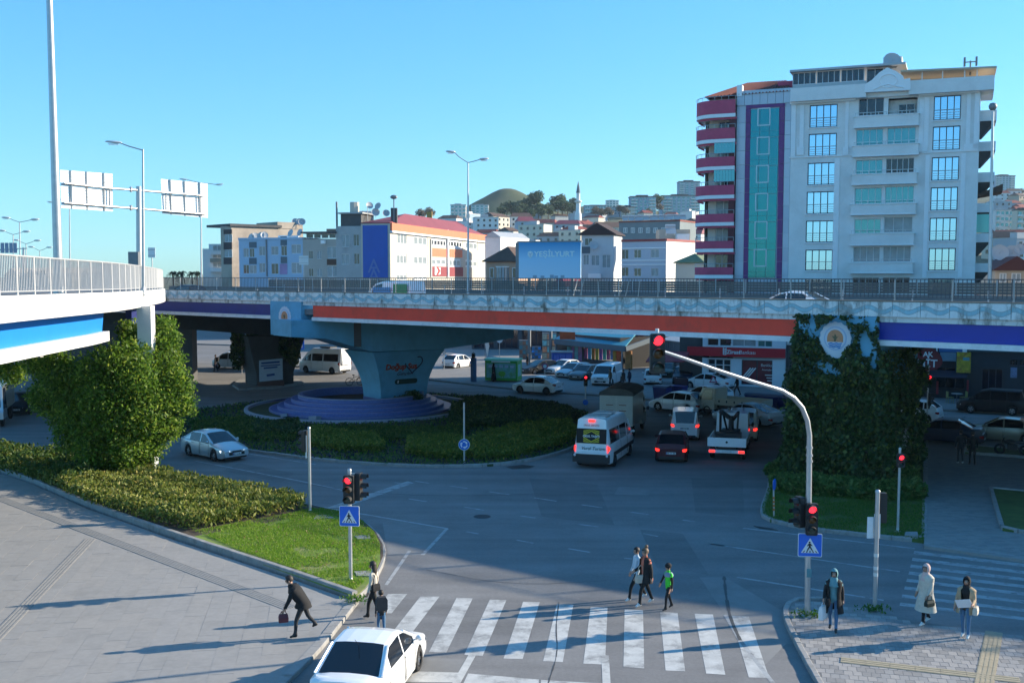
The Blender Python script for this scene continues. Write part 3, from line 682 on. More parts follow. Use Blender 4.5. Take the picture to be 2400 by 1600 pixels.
def ivy_face(o,a,b,n,nrm,holes=()):
 q=rng.random((n,2));o,a,b,nrm=[np.array(v)for v in(o,a,b,nrm)]
 P=o+q[:,:1]*a+q[:,1:]*b
 bul=.22*np.sin(q[:,0]*9+q[:,1]*4)+.18*np.sin(q[:,1]*13+5*q[:,0])+.12*rng.normal(size=n)
 P=P+nrm*(bul[:,None]+.1)
 keep=np.ones(n,bool)
 for hx,hy,hr,hr2 in holes:keep&=((q[:,0]-hx)/hr)**2+((q[:,1]-hy)/hr2)**2>1+.25*np.sin(17*q[:,0]+11*q[:,1])
 ivP.append(P[keep]);ivN.append(np.repeat(nrm[None],keep.sum(),0))
Z3=Vector((0,0,1))
ivy_face(B(tm+2.0,-.12,5.0),-DB*4.0,Z3*3.15,5200,-NB,[(.5,.66,.215,.285),(.86,.62,.07,.2),(.22,.9,.05,.1),(.93,.9,.05,.16),(.97,.35,.03,.1),(.74,.93,.09,.05)])
ivy_face(B(tm+2.3,-.05,0),-DB*4.5,Z3*5.4,8500,-NB);ivy_face(B(tm+1.9,.6,0),-DB*3.8,Z3*5.6,3500,-NB)
ivy_face(B(tm-2.1,-.1,0),NB*5.0,Z3*6.6,5000,-DB)
ivy_face(B(tm+2.1,-.1,0),NB*9,Z3*6.6,3000,DB)
bl_=[(*B(tm+random.choice((2.25,-2.2)),random.uniform(-.2,1.0),random.uniform(.4,5.6)),random.uniform(.3,.6),random.uniform(.3,.5),random.uniform(.5,1.1))for _ in range(26)]+[(*B(tm+random.uniform(-2.2,2.2),random.uniform(-.3,.0),random.uniform(.6,5.0)),random.uniform(.25,.5),.3,random.uniform(.5,1.2))for _ in range(22)]+[(*B(tm-2.3,random.uniform(.5,5.2),random.uniform(.5,6.2)),.4,.5,random.uniform(.5,1.0))for _ in range(12)]
q1,q2=blob_points(bl_,12000,.4);ivP.append(q1);ivN.append(q2)
P_,N_=np.concatenate(ivP),np.concatenate(ivN)
M_ivy=leafmat('dark ivy leaf',(.02,.045,.018),(.05,.10,.028),(.14,.17,.03),.25)
iv=link('ivy',leaf_mesh('ivy',P_,.20,M_ivy,up=-.7,asp=.75,N=N_*1.2));tag(iv,'dark green ivy climbing all over the bridge pier around the round emblem','ivy')
p3=G(632,903)
pier3=thing('bridge_pier','dark bridge pier under the deck with hanging creeper and a printed board at its foot','bridge pier',p3)
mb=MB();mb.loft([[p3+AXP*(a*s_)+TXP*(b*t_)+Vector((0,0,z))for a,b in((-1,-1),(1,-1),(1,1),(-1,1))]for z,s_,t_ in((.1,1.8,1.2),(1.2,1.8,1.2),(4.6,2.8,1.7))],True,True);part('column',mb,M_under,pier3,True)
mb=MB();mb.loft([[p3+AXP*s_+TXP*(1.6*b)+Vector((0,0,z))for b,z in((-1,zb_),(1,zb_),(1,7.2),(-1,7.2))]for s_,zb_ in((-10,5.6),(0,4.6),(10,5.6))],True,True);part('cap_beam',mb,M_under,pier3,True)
bd=thing('notice_board','white printed board with dark blue headings at the foot of the dark pier','board',G(636,903))
c=G(636,903);ux=Vector((.97,.2,0)).normalized();un=Vector((ux.y,-ux.x,0))
mb=MB();mb.extrude([c+ux*x+un*1.9+Vector((0,0,z))for x,z in((-1.0,.55),(1.05,.7),(1.05,2.6),(-1.0,2.45))],un*.06);part('panel',mb,mat('board print white',(.42,.47,.55),.6,var=.1,scale=3),bd,True)
for z,h,l in((2.2,.16,.8),(1.95,.1,.85),(1.75,.14,.6),(1.1,.2,.35)):
 mb=MB();mb.beam(c+ux*-l+un*1.99+Vector((0,0,z)),c+ux*l+un*1.99+Vector((0,0,z+.1)),.02,h);part('heading_print',mb,mat('board blue print',(.03,.06,.22),.6),bd,True)
mb=MB();mb.extrude([c+ux*x+un*1.6+Vector((0,0,z))for x,z in((-1.15,.15),(1.15,.15),(1.15,.65),(-1.15,.5))],un*.5);part('base',mb,mat('brick red base',(.12,.06,.05),.8,var=.2,scale=4),bd,True)
d_,nn_=blob_points([(p3.x-2.0,p3.y-1,4.4,1.2,1.2,1.6),(p3.x+1.9,p3.y-.6,4.0,1.0,1.0,1.7),(p3.x-2.6,p3.y-1,3.0,.7,.7,1.5),(p3.x+2.4,p3.y-.8,2.9,.6,.6,1.0)],5000)
tag(link('creeper',leaf_mesh('creeper',d_,.3,M_ivy,up=-1)),'dark creeper hanging down both sides of the pier under the deck','creeper')
# ramp on the near side
RE=[(-13.0,20),(-14.0,26),(-14.9,31),(-15.5,36),(-15.95,40),(-16.5,45),(-18.5,54),(-21.7,67),(-25.2,77.4),(-31,86),(-44,97)]
RZ=lambda k:9.58-.62*k
RP=[Vector((p.x,p.y,0))for p in smooth_poly([Vector((*p,0))for p in RE],2)]
rl=[0.]
for i in range(len(RP)-1):rl.append(rl[-1]+(RP[i+1]-RP[i]).length)
def ramp_ring(i,f):
 d=(RP[min(i+1,len(RP)-1)]-RP[max(i-1,0)]).normalized();s=Vector((-d.y,d.x,0));k=rl[i]/rl[-1];return[RP[i]+s*a+Vector((0,0,RZ(k)+z))for a,z in f]
M_cream=mat('pale ramp concrete',(.60,.59,.56),.7,var=.05,scale=1.5,dirt=(.42,.41,.38),dscale=.9,damt=.5)
M_azure=mat('azure girder paint',(.004,.20,.62),.55,var=.06,scale=1);M_webshade=mat('dark shaded web',(.012,.02,.13),.55)
rp=thing('ramp_bridge','sunlit white ramp bridge with an azure girder and grey baluster railing','bridge',RP[0])
n_=len(RP)
mb=MB();mb.loft([ramp_ring(i,[(.0,-.90),(.0,-.14),(.03,-.10),(.40,-.10),(.40,-.16),(9,-.2),(9,-.9)])for i in range(n_)],True,True);part('deck',mb,M_cream,rp,True,30)
mb=MB();mb.loft([ramp_ring(i,[(.42,-.09),(8.9,-.17)])for i in range(n_)],False);part('carriageway',mb,M_asph,rp,True)
ie=max(i for i in range(n_)if RP[i].y<47.5)
mb=MB();mb.loft([ramp_ring(i,[(.95,-1.80),(.85,-.88),(1.1,-.88),(1.1,-1.80)])for i in range(ie+1)],True,True);part('girder',mb,M_azure,rp,True)
mb=MB();mb.loft([ramp_ring(i,[(.65,-2.22),(.65,-1.80),(1.5,-1.80),(1.5,-2.22)])for i in range(ie+1)],True,True);part('bottom_flange',mb,M_white,rp,True)
mb=MB();mb.loft([ramp_ring(i,[(4.5,-2.2),(4.5,-.88),(4.8,-.88),(4.8,-2.2)])for i in range(n_)],True,True);mb.loft([ramp_ring(i,[(.9,-1.9),(.9,-.88),(1.2,-.88),(1.2,-1.9)])for i in range(ie+4,n_)],True,True);part('inner_girder',mb,M_webshade,rp,True)  # girder runs on in shade, put in as a near-black web colour
M_railp=mat('pale rail paint',(.40,.41,.42),.5,.1,var=.08,scale=6)
rail_run(rp,[ramp_ring(i,[(.14,0)])[0]for i in range(n_)],lambda k:RZ(k)+.02,lambda k:RZ(k)+1.12,0,.15,M_railp,M_railp,M_railp,1.65,bar=.028,post=(.085,.05),joined=lambda p:p.y>56 or p.y<27)
pcx=At(342,740,52.3);mb=MB();mb.box(pcx.x-.34,pcx.y-.3,0,pcx.x+.34,pcx.y+.3,8.5);part('column',mb,M_white,rp,True)
mb=MB();q=At(90,830,37);mb.box(q.x-.12,q.y-.12,q.z-.1,q.x+.12,q.y+.12,q.z+.12);part('junction_box',mb,M_conc,rp,True)
# vehicles
def paint(name,rgb,metal=0.,rough=.32):dk=max(rgb)<.1;return mat(name+' car paint',rgb,.45 if dk else rough,metal,coat=.25 if dk else .7,spec=.3 if dk else .5,var=.06,scale=1.3)
V_WHITE=paint('white',(.80,.81,.82));V_SILVER=paint('silver',(.50,.55,.58),.5,.35);V_BLACK=paint('black',(.012,.012,.015));V_DKBLUE=paint('dark blue',(.018,.026,.05));V_MAROON=paint('maroon',(.085,.012,.018));V_GREY=paint('grey',(.13,.135,.14),.4);V_CREAM=paint('cream',(.52,.49,.40));V_BEIGE=paint('beige',(.33,.30,.24),.4);V_GREEN=paint('dark green',(.02,.045,.03));V_DKGREY=paint('dark grey',(.05,.052,.055),.3)
M_glass=mat('car glass',(.012,.014,.018),.06,spec=.8);M_tyre=mat('tyre rubber',(.018,.018,.019),.85);M_alloy=mat('alloy rim',(.42,.43,.45),.35,.8);M_steelrim=mat('dark steel rim',(.06,.06,.065),.5,.5)
M_trim=mat('black plastic trim',(.02,.021,.023),.6);M_plate=mat('number plate',(.66,.67,.67),.5);M_plink=mat('plate lettering',(.02,.02,.02),.6);M_plblue=mat('plate blue',(.01,.05,.3),.6)
M_tail=mat('tail lamp red',(.30,.008,.008),.25,coat=.5);M_brake=mat('lit brake lamp',(1.,.03,.02),.3,emit=1.3);M_head=mat('headlamp glass',(.55,.58,.62),.12,coat=.6);M_headon=mat('lit headlamp',(.85,.95,1.),.2,emit=1.6);M_amber=mat('indicator amber',(.55,.18,.01),.3)
_wm={}
def wheel(parent,x,y,r,side,rim='alloy'):
 key=(round(r,3),rim)
 if key not in _wm:
  a=MB();wdt=.105
  a.lathe([(r*.60,-wdt),(r*.86,-wdt),(r*.96,-wdt*.8),(r,-wdt*.5),(r,wdt*.5),(r*.96,wdt*.8),(r*.86,wdt),(r*.62,wdt*.95),(r*.60,wdt*.3)],24,axis='y')
  b=MB();b.lathe([(.001,.075),(r*.16,.075),(r*.17,.06),(r*.6,.045),(r*.64,.09),(r*.66,.085)],20,axis='y')
  if rim=='alloy':
   b.cur=1
   for k in range(5):
    t=2*math.pi*(k+.5)/5;c,s=math.cos(t),math.sin(t);u=Vector((c,0,s));v_=Vector((-s,0,c));o=Vector((0,.078,0))
    b.quad(o+u*r*.24-v_*r*.05,o+u*r*.56-v_*r*.15,o+u*r*.56+v_*r*.15,o+u*r*.24+v_*r*.05)
  _wm[key]=(a.mesh('wheel',M_tyre,smooth=40),b.mesh('rim',[M_alloy if rim=='alloy' else M_steelrim,M_trim],smooth=40))
 wl=link('wheel',_wm[key][0],parent);wl.location=(x,y,r);wl.rotation_euler=(0,random.uniform(0,2),0 if side>0 else math.pi)
 link('rim',_wm[key][1],wl);return wl
def lerp_prof(prof,x):
 """prof sorted by falling x"""
 if x>=prof[0][0]:return prof[0][1]
 for(xa,za),(xb,zb)in zip(prof,prof[1:]):
  if xb<=x<=xa:
   t=(xa-x)/(xa-xb+1e-9);return za+(zb-za)*t
 return prof[-1][1]
def car(name,label,cat,px,py,head,p,paintm,L=4.4,W=1.75,wb=2.6,r=.31,low=None,roof=None,wins=(),gl=.86,clr=.2,tumble=.80,rim='alloy',brake=False,lights=False,group=None,z=0.,plate=True,glass=True,lower=None,rear_win=True,xoff=0.0,pos=None,tailz=None,headz=None,trimband=False,midz=.45):
 """low: (x,z) hood/belt/boot line; roof: (x,z,kind) greenhouse line, kind of the span that starts there: W windscreen, T top, R rear glass"""
 loc=pos if pos is not None else G(px,py);root=thing(name,label,cat,(loc[0],loc[1],z),R(head),group)
 hl=L/2;xf,xr=wb/2+xoff,-wb/2+xoff;ra=r+.065
 def hw(x):
  t=abs(x)/hl;return W/2*(1-.035*t**4-.14*t**16)
 xs={hl,hl-.03,hl-.1,hl-.22,-hl,-hl+.03,-hl+.1,-hl+.22,0.}
 for x,_ in low:xs.add(x)
 for c in(xf,xr):
  for k in range(11):
   a=math.pi*k/10;xs.add(c+ra*math.cos(a))
  xs.add(c+ra+.004);xs.add(c-ra-.004)
 xs=sorted((x for x in xs if-hl<=x<=hl),reverse=True);rings=[]
 for x in xs:
  zt=lerp_prof(low,x);zb_=clr+.10*max(0,(abs(x)-hl+.25)/.25)
  for c in(xf,xr):
   if abs(x-c)<=ra+1e-6:zb_=max(zb_,r*.55+math.sqrt(max(0,ra*ra-(x-c)**2))*(ra+r*.45)/ra*.98)
  zb_=min(zb_,zt-.06);w_=hw(x);h=zt-zb_
  half=[(w_*.955,zb_),(w_*.995,zb_+h*.25),(w_,zb_+h*midz),(w_*.985,zb_+h*.74),(w_*.955,zt-.035),(w_*.90,zt),(w_*.5,zt+.03),(0,zt+.04)]
  rings.append([(x,-y,q)for y,q in half]+[(x,y,q)for y,q in half[-2::-1]])
 mb=MB();mb.loft(rings,False);n=len(rings[0])
 mb.quad(*rings[0][::-1]);mb.quad(*rings[-1])
 rx=sorted({x for x,_,_ in roof}|{a for ab in wins for a in ab[:2]},reverse=True)
 rprof=[(x,q)for x,q,_ in roof];ztop=max(q for _,q,_ in roof);grings=[]
 zbelt=lambda x:lerp_prof(low,x)-.01
 gmax=ztop-zbelt(roof[len(roof)//2][0])
 for x in rx:
  zr=lerp_prof(rprof,x);zb_=zbelt(x);h=max(.0,zr-zb_);f=min(1,h/gmax);wbx=hw(x)*.945;wr=wbx*tumble
  y1=wbx-(wbx-wr)*f*gl;y2=wbx-(wbx-wr)*f*.97
  half=[(wbx,zb_),(y1,zb_+h*gl),(y2,zb_+h*.95),(max(.05,y2-.09),zb_+h),(y2*.5,zb_+h+.025*f),(0,zb_+h+.03*f)]
  grings.append([(x,-y,q)for y,q in half]+[(x,y,q)for y,q in half[-2::-1]])
 gn=len(grings[0]);glassq={'windscreen':MB(),'rear_window':MB()};side={}
 kinds=lambda xm:[k for(x,_,k),(x2,_,_)in zip(roof,roof[1:]+[(-99,0,'')])if x2<=xm<=x][:1]
 for i in range(len(rx)-1):
  xm=(rx[i]+rx[i+1])/2;k=(kinds(xm)or['T'])[0]
  for j in range(gn-1):
   q=[grings[i][j],grings[i][j+1],grings[i+1][j+1],grings[i+1][j]]
   mid=j in(3,4,5,6)
   if mid and k=='W':glassq['windscreen'].quad(*q)
   elif mid and k=='R' and rear_win:glassq['rear_window'].quad(*q)
   elif j in(0,gn-2)and any(a>=xm>=b for a,b in wins):
    wi=[n_ for n_,(a,b)in enumerate(wins)if a>=xm>=b][0];side.setdefault((wi,j),MB()).quad(*q)
   else:mb.quad(*q)
 mb.quad(*grings[-1]);
 for sgn in(0,1):
  j=2 if sgn==0 else gn-3
  pts=[Vector(g[j])for g in grings];iw=[i for i,x in enumerate(rx)if(kinds(x-.01)or['T'])[0]=='W']+[0]
  a=[pts[i]for i in range(max(iw)+2)];mb.path(a,.035,6)
  e=[pts[i]for i in range(len(rx))if(kinds(rx[i]-.01)or['T'])[0]=='R' or i==len(rx)-1]
  if len(e)>1:mb.path(e,.03,6)
 part('body',mb,paintm,root,smooth=38)
 for nm,q in glassq.items():
  if q.v:part(nm,q,M_glass,root,smooth=38)
 for(wi,j),q in side.items():part('side_window',q,M_glass,root,smooth=38)
 mb=MB();mb.box(-hl+.12,-W*.39,clr-.02,hl-.12,W*.39,clr+.35);part('underbody',mb,M_trim,root)
 for x in(xf,xr):
  for s in(-1,1):wheel(root,x,s*(W/2-.115),r,s,rim)
 hz_=headz or lerp_prof(low,hl-.1)-.12;tz=tailz or lerp_prof(low,-hl+.05)-.17
 for s in(-1,1):
  q=MB();y0=s*hw(hl-.12)*.93;pts=[]
  q.loft([[(hl-.02-.0,s*W*.235,hz_-.055),(hl-.0,s*W*.245,hz_+.06)],[(hl-.10,s*W*.40,hz_-.06),(hl-.10,s*W*.40,hz_+.075)],[(hl-.30,s*(hw(hl-.30)+.004),hz_-.01),(hl-.34,s*(hw(hl-.34)+.004),hz_+.09)]])
  for v in range(len(q.v)):q.v[v]=(q.v[v][0]+.012,q.v[v][1]+s*.004,q.v[v][2])
  part('headlight',q,M_headon if lights else M_head,root)
  q=MB();tw=.12 if tailz else .26
  q.loft([[(-hl-.01,s*W*(.5-tw/W),tz-.07),(-hl-.01,s*W*(.5-tw/W),tz+.07)],[(-hl+.02,s*(hw(-hl+.03)-.0),tz-(.08 if not tailz else .2)),(-hl+.02,s*(hw(-hl+.03)),tz+(.085 if not tailz else .2))],[(-hl+.2,s*(hw(-hl+.2)+.006),tz-.02),(-hl+.2,s*(hw(-hl+.2)+.006),tz+.08)]])
  for v in range(len(q.v)):q.v[v]=(q.v[v][0]-.012,q.v[v][1]+s*.004,q.v[v][2])
  part('tail_light',q,M_brake if brake else M_tail,root)
  q=MB();x=roof[0][0]-.28;y=s*(hw(x)+.08);zq=zbelt(x)+.09;q.ball((x,y,zq),.06,.10,.075,8,5);q.beam((x,y,zq),(x-.02,s*hw(x)*.93,zq-.05),.05,.04);part('mirror',q,paintm if not trimband else M_trim,root,smooth=True)
  q=MB()
  for hx in((xf-ra+xr)/2+.35 if False else roof[0][0]-1.05,roof[0][0]-1.95):
   if hx>xr-.3:q.box(hx-.09,s*hw(hx)*.99-.012,lerp_prof(low,hx)-.14,hx+.09,s*hw(hx)*.99+.012,lerp_prof(low,hx)-.105)
  if q.v:part('door_handle',q,M_trim if trimband else paintm,root)
 q=MB();q.box(hl-.04,-W*.27,clr+.18,hl+.015,W*.27,clr+.34);q.box(hl-.04,-W*.16,hz_-.05,hl+.016,W*.16,hz_+.045);part('grille',q,M_trim,root)
 q=MB();zz=clr+.06;q.box(-hl-.012,-W*.36,zz,-hl+.05,W*.36,zz+.12);part('rear_bumper_trim',q,M_trim,root)
 if plate:
  for s,zq in((1,clr+.26),(-1,tz-.16 if not tailz else clr+.32)):
   q=MB();q.cur=0;x0,x1=(hl+.016,hl+.026)if s>0 else(-hl-.024,-hl-.014);q.box(x0,-.26,zq-.055,x1,.26,zq+.055)
   q.cur=1;xx=x1+.002 if s>0 else x0-.002
   for k in range(7):
    if k in(2,4):continue
    y=(-.19+k*.06);q.quad((xx,y-.018,zq-.035),(xx,y+.018,zq-.035),(xx,y+.018,zq+.035),(xx,y-.018,zq+.035))
   q.cur=2;y=.235*-s if s>0 else .235;q.quad((xx,y-.022,zq-.05),(xx,y+.022,zq-.05),(xx,y+.022,zq+.05),(xx,y-.022,zq+.05))
   part('number_plate',q,[M_plate,M_plink,M_plblue],root)
 q=MB()
 for s in(-1,1):
  for x in sorted({round(a,2)for ab in wins[:3]for a in ab[:2]},reverse=True)[:4]:
   if not any(abs(x-c)<ra+.02 for c in(xf,xr))and xr<x<hl-.5:
    zt=lerp_prof(low,x);h=zt-clr;w_=hw(x)+.003;q.path([(x,s*w_*f,clr+h*g)for f,g in((.995,.12),(1,midz),(.985,.74),(.955,.95))],.007,4)
 if q.v:part('door_seam',q,M_trim,root)['kind']='stuff'
 q=MB();q.tube((roof[2][0]-.9,0,ztop-.03),(roof[2][0]-1.15,0,ztop+.16),.008,n=4);part('aerial',q,M_trim,root)
 return root
SED=dict(L=4.55,W=1.74,wb=2.6,r=.315,low=[(2.275,.60),(2.2,.68),(1.7,.80),(1.05,.93),(0,.95),(-1.5,.98),(-2.1,1.0),(-2.22,.97),(-2.275,.72)],roof=[(1.15,.93,'W'),(.28,1.40,'T'),(-.1,1.475,'T'),(-.9,1.44,'R'),(-1.75,1.0,'R')],wins=[(.85,-.02),(-.09,-1.12)])
HAT=dict(L=4.1,W=1.74,wb=2.55,r=.31,low=[(2.05,.60),(1.98,.70),(1.55,.84),(1.0,.95),(-1.2,1.0),(-1.95,1.02),(-2.05,.75)],roof=[(1.15,.95,'W'),(.3,1.43,'T'),(-.1,1.5,'T'),(-1.35,1.45,'R'),(-1.93,1.0,'R')],wins=[(.85,-.05),(-.12,-1.05),(-1.12,-1.5)])
SUV=dict(L=4.35,W=1.83,wb=2.64,r=.345,clr=.24,low=[(2.175,.70),(2.1,.82),(1.6,.97),(1.05,1.04),(-1.4,1.07),(-2.05,1.08),(-2.175,.8)],roof=[(1.2,1.04,'W'),(.4,1.55,'T'),(0,1.63,'T'),(-1.55,1.57,'R'),(-2.05,1.06,'R')],wins=[(.9,.0),(-.08,-1.0),(-1.08,-1.65)])
FAST=dict(SED,L=4.5,roof=[(1.15,.93,'W'),(.28,1.38,'T'),(-.1,1.45,'T'),(-.75,1.40,'R'),(-1.95,1.02,'R')],wins=[(.85,-.02),(-.09,-1.2)])
MPV=dict(L=4.4,W=1.83,wb=2.75,r=.32,low=[(2.2,.72),(2.12,.86),(1.75,.98),(1.35,1.06),(-2.1,1.12),(-2.2,.8)],roof=[(1.5,1.05,'W'),(.75,1.66,'T'),(.2,1.80,'T'),(-1.95,1.78,'R'),(-2.15,1.1,'R')],wins=[(1.05,.12),(.04,-.95),(-1.05,-1.85)],tumble=.87,gl=.82)
MINI=dict(L=5.95,W=2.05,wb=3.6,r=.35,clr=.26,low=[(2.975,.80),(2.9,.98),(2.55,1.16),(2.15,1.28),(-2.85,1.32),(-2.975,.9)],roof=[(2.3,1.25,'W'),(1.55,2.12,'T'),(1.0,2.52,'T'),(-2.82,2.6,'T'),(-2.955,1.3,'T')],wins=[(1.95,1.05),(.9,-.55),(-.65,-2.6)],gl=.58,tumble=.84,rear_win=False,tailz=1.05,rim='steel')
CARGO=dict(L=5.0,W=1.92,wb=3.1,r=.33,clr=.24,low=[(2.5,.74),(2.42,.90),(2.05,1.04),(1.65,1.14),(-2.4,1.18),(-2.5,.85)],roof=[(1.8,1.12,'W'),(1.05,1.78,'T'),(.5,1.92,'T'),(-2.35,1.93,'R'),(-2.48,1.2,'R')],wins=[(1.4,.35)],tumble=.86,gl=.8,rear_win=False,rim='steel')
KLEIN=dict(L=3.95,W=1.68,wb=2.45,r=.29,low=[(1.975,.6),(1.9,.72),(1.5,.82),(.95,.90),(-1.2,.93),(-1.85,.96),(-1.975,.7)],roof=[(1.05,.9,'W'),(.25,1.38,'T'),(-.1,1.43,'T'),(-1.4,1.38,'R'),(-1.82,.95,'R')],wins=[(.78,-.05),(-.12,-1.25)])
def C_(name,label,cat,px,py,head,base,pm,**k):return car(name,label,cat,px,py,head,None,pm,**{**base,**k})
# on the roundabout lane and waiting at the lights
C_('sedan','silver blue sedan with lit headlights driving along the lane beside the roundabout island','car',502,1070,-43,SED,V_SILVER,lights=True)
C_('sedan','white sedan with black rear window about to cross the zebra crossing by the plaza kerb','car',852,1560,80,SED,V_WHITE,pos=G(872,1612))
mini=C_('minibus','white school minibus with yellow and black chevrons on its rear window','minibus',1418,1077,71,MINI,V_WHITE,brake=True)
C_('hatchback','dark maroon hatchback waiting between the school minibus and the crane truck','car',1576,1071,79,HAT,V_MAROON,brake=True)
C_('small_car','white boxy car with lit brake lights ahead of the maroon hatchback','car',1606,1022,80,MPV,V_WHITE,brake=True,L=4.2,W=1.78)
# crossing traffic facing the fountain
C_('hatchback','white five-door hatchback in front of the cream pickup beside the blue bins','car',1590,963,139,HAT,V_WHITE,L=4.3)
C_('hatchback','white car half hidden behind the five-door hatchback and cream pickup','car',1655,946,141,HAT,V_WHITE,rim='steel')
C_('sedan','pale silver saloon with alloy wheels crossing behind the crane truck','car',1752,993,133,FAST,V_SILVER,L=4.75,W=1.82)
C_('fastback','white fastback saloon parked in front of the bank entrance','car',1658,911,143,FAST,V_WHITE,L=4.6)
C_('sedan','dusty white old saloon driving past the green recycling container','car',1260,921,148,SED,V_WHITE,L=4.2,W=1.66,rim='steel')
# parked on the apron
C_('panel_van','white panel van with black front bumper parked nose towards the road','van',1423,901,-110,CARGO,V_WHITE)
C_('hatchback','grey estate parked between the silver car and the white panel van','car',1374,890,-125,HAT,V_GREY,L=4.3)
C_('hatchback','pale silver hatchback parked beside the grey estate','car',1346,885,-133,HAT,V_SILVER)
C_('sedan','white saloon parked between the dark grey car and the silver hatchback','car',1324,876,-138,SED,V_WHITE)
C_('sedan','dark grey saloon parked behind the green recycling container','car',1270,876,-150,SED,V_DKGREY)
C_('small_car','small white hatchback parked tail to the road under the overhead red light','car',1530,900,82,KLEIN,V_WHITE,rim='steel')
C_('hatchback','dark green car parked beside the small white hatchback','car',1562,884,-105,HAT,V_GREEN)
C_('hatchback','dark blue hatchback parked nose out between the green car and the white fastback','car',1602,899,-103,SUV,V_DKBLUE)
C_('sedan','white car parked behind the dark blue hatchback near the bank','car',1628,880,-105,SED,V_SILVER)
C_('sedan','dark car parked under the red awning beside the bank','car',1592,852,-150,SED,V_DKGREY,pos=G(1600,848))
# far side under the deck
m2=C_('minibus','white high-roof minibus driving in the sun behind the fountain','minibus',762,873,147,MINI,V_WHITE,L=5.6)
C_('small_van','small pale van seen between the creeper pier and the tree','van',546,863,165,MPV,V_WHITE,L=4.1)
C_('hatchback','pale blue car half hidden behind the notice board pier','car',682,860,30,HAT,V_SILVER)
C_('hatchback','white hatchback in the sun driving away beyond the fountain column','car',1074,862,60,HAT,V_WHITE)
# right hand street
C_('people_carrier','black people carrier passing the dark shop fronts','car',2326,968,149,MPV,V_BLACK,L=4.7,W=1.9)
C_('sedan','dark navy saloon behind the ivy pier with a red tail light','car',2208,1036,149,SED,V_DKBLUE,L=4.7)
C_('taxi','beige saloon with a yellow paper in the side window behind the two walkers','car',2352,1033,150,SED,V_BEIGE)
C_('hatchback','white car mostly hidden behind the ivy pier','car',2132,985,145,HAT,V_WHITE)
C_('sedan','black saloon in the shade beneath the white ramp bridge','car',52,966,-75,SED,V_BLACK)
# on the overpass
def onB(px,w_):return B(t_of(px,w_),w_,0)
C_('sedan','white saloon driving on the overpass behind the railing','car',0,0,139,SED,V_WHITE,pos=onB(1855,3.),z=7.72)
C_('hatchback','black car driving on the overpass behind the railing near the ramp','car',0,0,139,HAT,V_BLACK,pos=onB(440,7.),z=7.63)
def on_rear(root,L,y0,y1,z0,z1,m,nm,off=.02,lean=.0):
 mb=MB();x=-L/2-off;mb.extrude([(x+lean*(z-z0),y,z)for y,z in((y0,z0),(y1,z0),(y1,z1),(y0,z1))],(-.012,0,0));return part(nm,mb,m,root)
lean=.092
M_chev=mat('chevron yellow',(.62,.50,.02),.5);M_ink=mat('red sign print',(.40,.02,.02),.6);M_inkd=mat('dark green script',(.01,.06,.05),.6)
rw=on_rear(mini,5.95,-.80,.80,1.34,2.10,mat('tinted rear film',(.012,.013,.015),.45,spec=.2),'rear_window',.0,lean)
xr_=lambda z:-2.975-.03+lean*(z-1.3)
for base,sgn in((1.80,1),(1.62,-1)):
 for k in range(3):
  for s in(-1,1):
   mb=MB();z0=base+sgn*(.0+k*.10);pts=[]
   for y,z in((0,z0+sgn*.16),(s*.42,z0-sgn*.06+0),(s*.42,z0-sgn*.06+sgn*.055),(0,z0+sgn*.215)):
    zz=max(1.37,min(2.07,z));pts.append((xr_(zz),y,zz))
   mb.extrude(pts,(-.006,0,0));part('chevron',mb,M_chev,mini)
lettering('OKUL TAŞITI',.15,mat('sign white',(.7,.7,.68),.6),mini,(xr_(1.71)-.012,0,1.71),(0,-1,0),(lean,0,1),bold=.006,extrude=.003)
lettering('OKUL SERVİSİ',.13,M_ink,mini,(xr_(2.27)-.004,0,2.27),(0,-1,0),(lean,0,1),extrude=.004)
lettering('Vural Turizm',.24,M_inkd,mini,(-3.0,-.1,1.08),(0,-1,0),shear=.3,extrude=.004)
q=MB();q.box(-2.95,-.16,2.46,-2.84,.16,2.56);part('roof_brake_light',q,M_brake,mini)
mb=MB();mb.box(-2.3,-.6,2.60,-1.2,.6,2.66);mb.box(-.6,-.5,2.60,.4,.5,2.65);part('roof_hatch',mb,mat('grey roof hatch',(.45,.45,.43),.4,var=.2,scale=3),mini)
mb=MB();mb.box(-3.05,-.98,.36,-2.9,.98,.78);part('rear_bumper',mb,M_trim,mini)
for s in(-1,1):
 mb=MB();mb.box(-2.2,s*1.028-.012,.62,2.4,s*1.028+.012,.82);part('side_trim',mb,M_trim,mini)
mb=MB();mb.ball((-3.06,.86,.72),.04,.07,.07,8,5);mb.ball((-3.06,-.86,.72),.04,.07,.07,8,5);part('reflector',mb,M_head,mini)
on_rear(m2,5.6,-.72,.72,1.42,2.05,M_glass,'rear_window',.0,lean)
mb=MB();mb.box(-1.2,-.5,2.6,.2,.5,2.72);part('roof_hatch',mb,M_trim,m2)
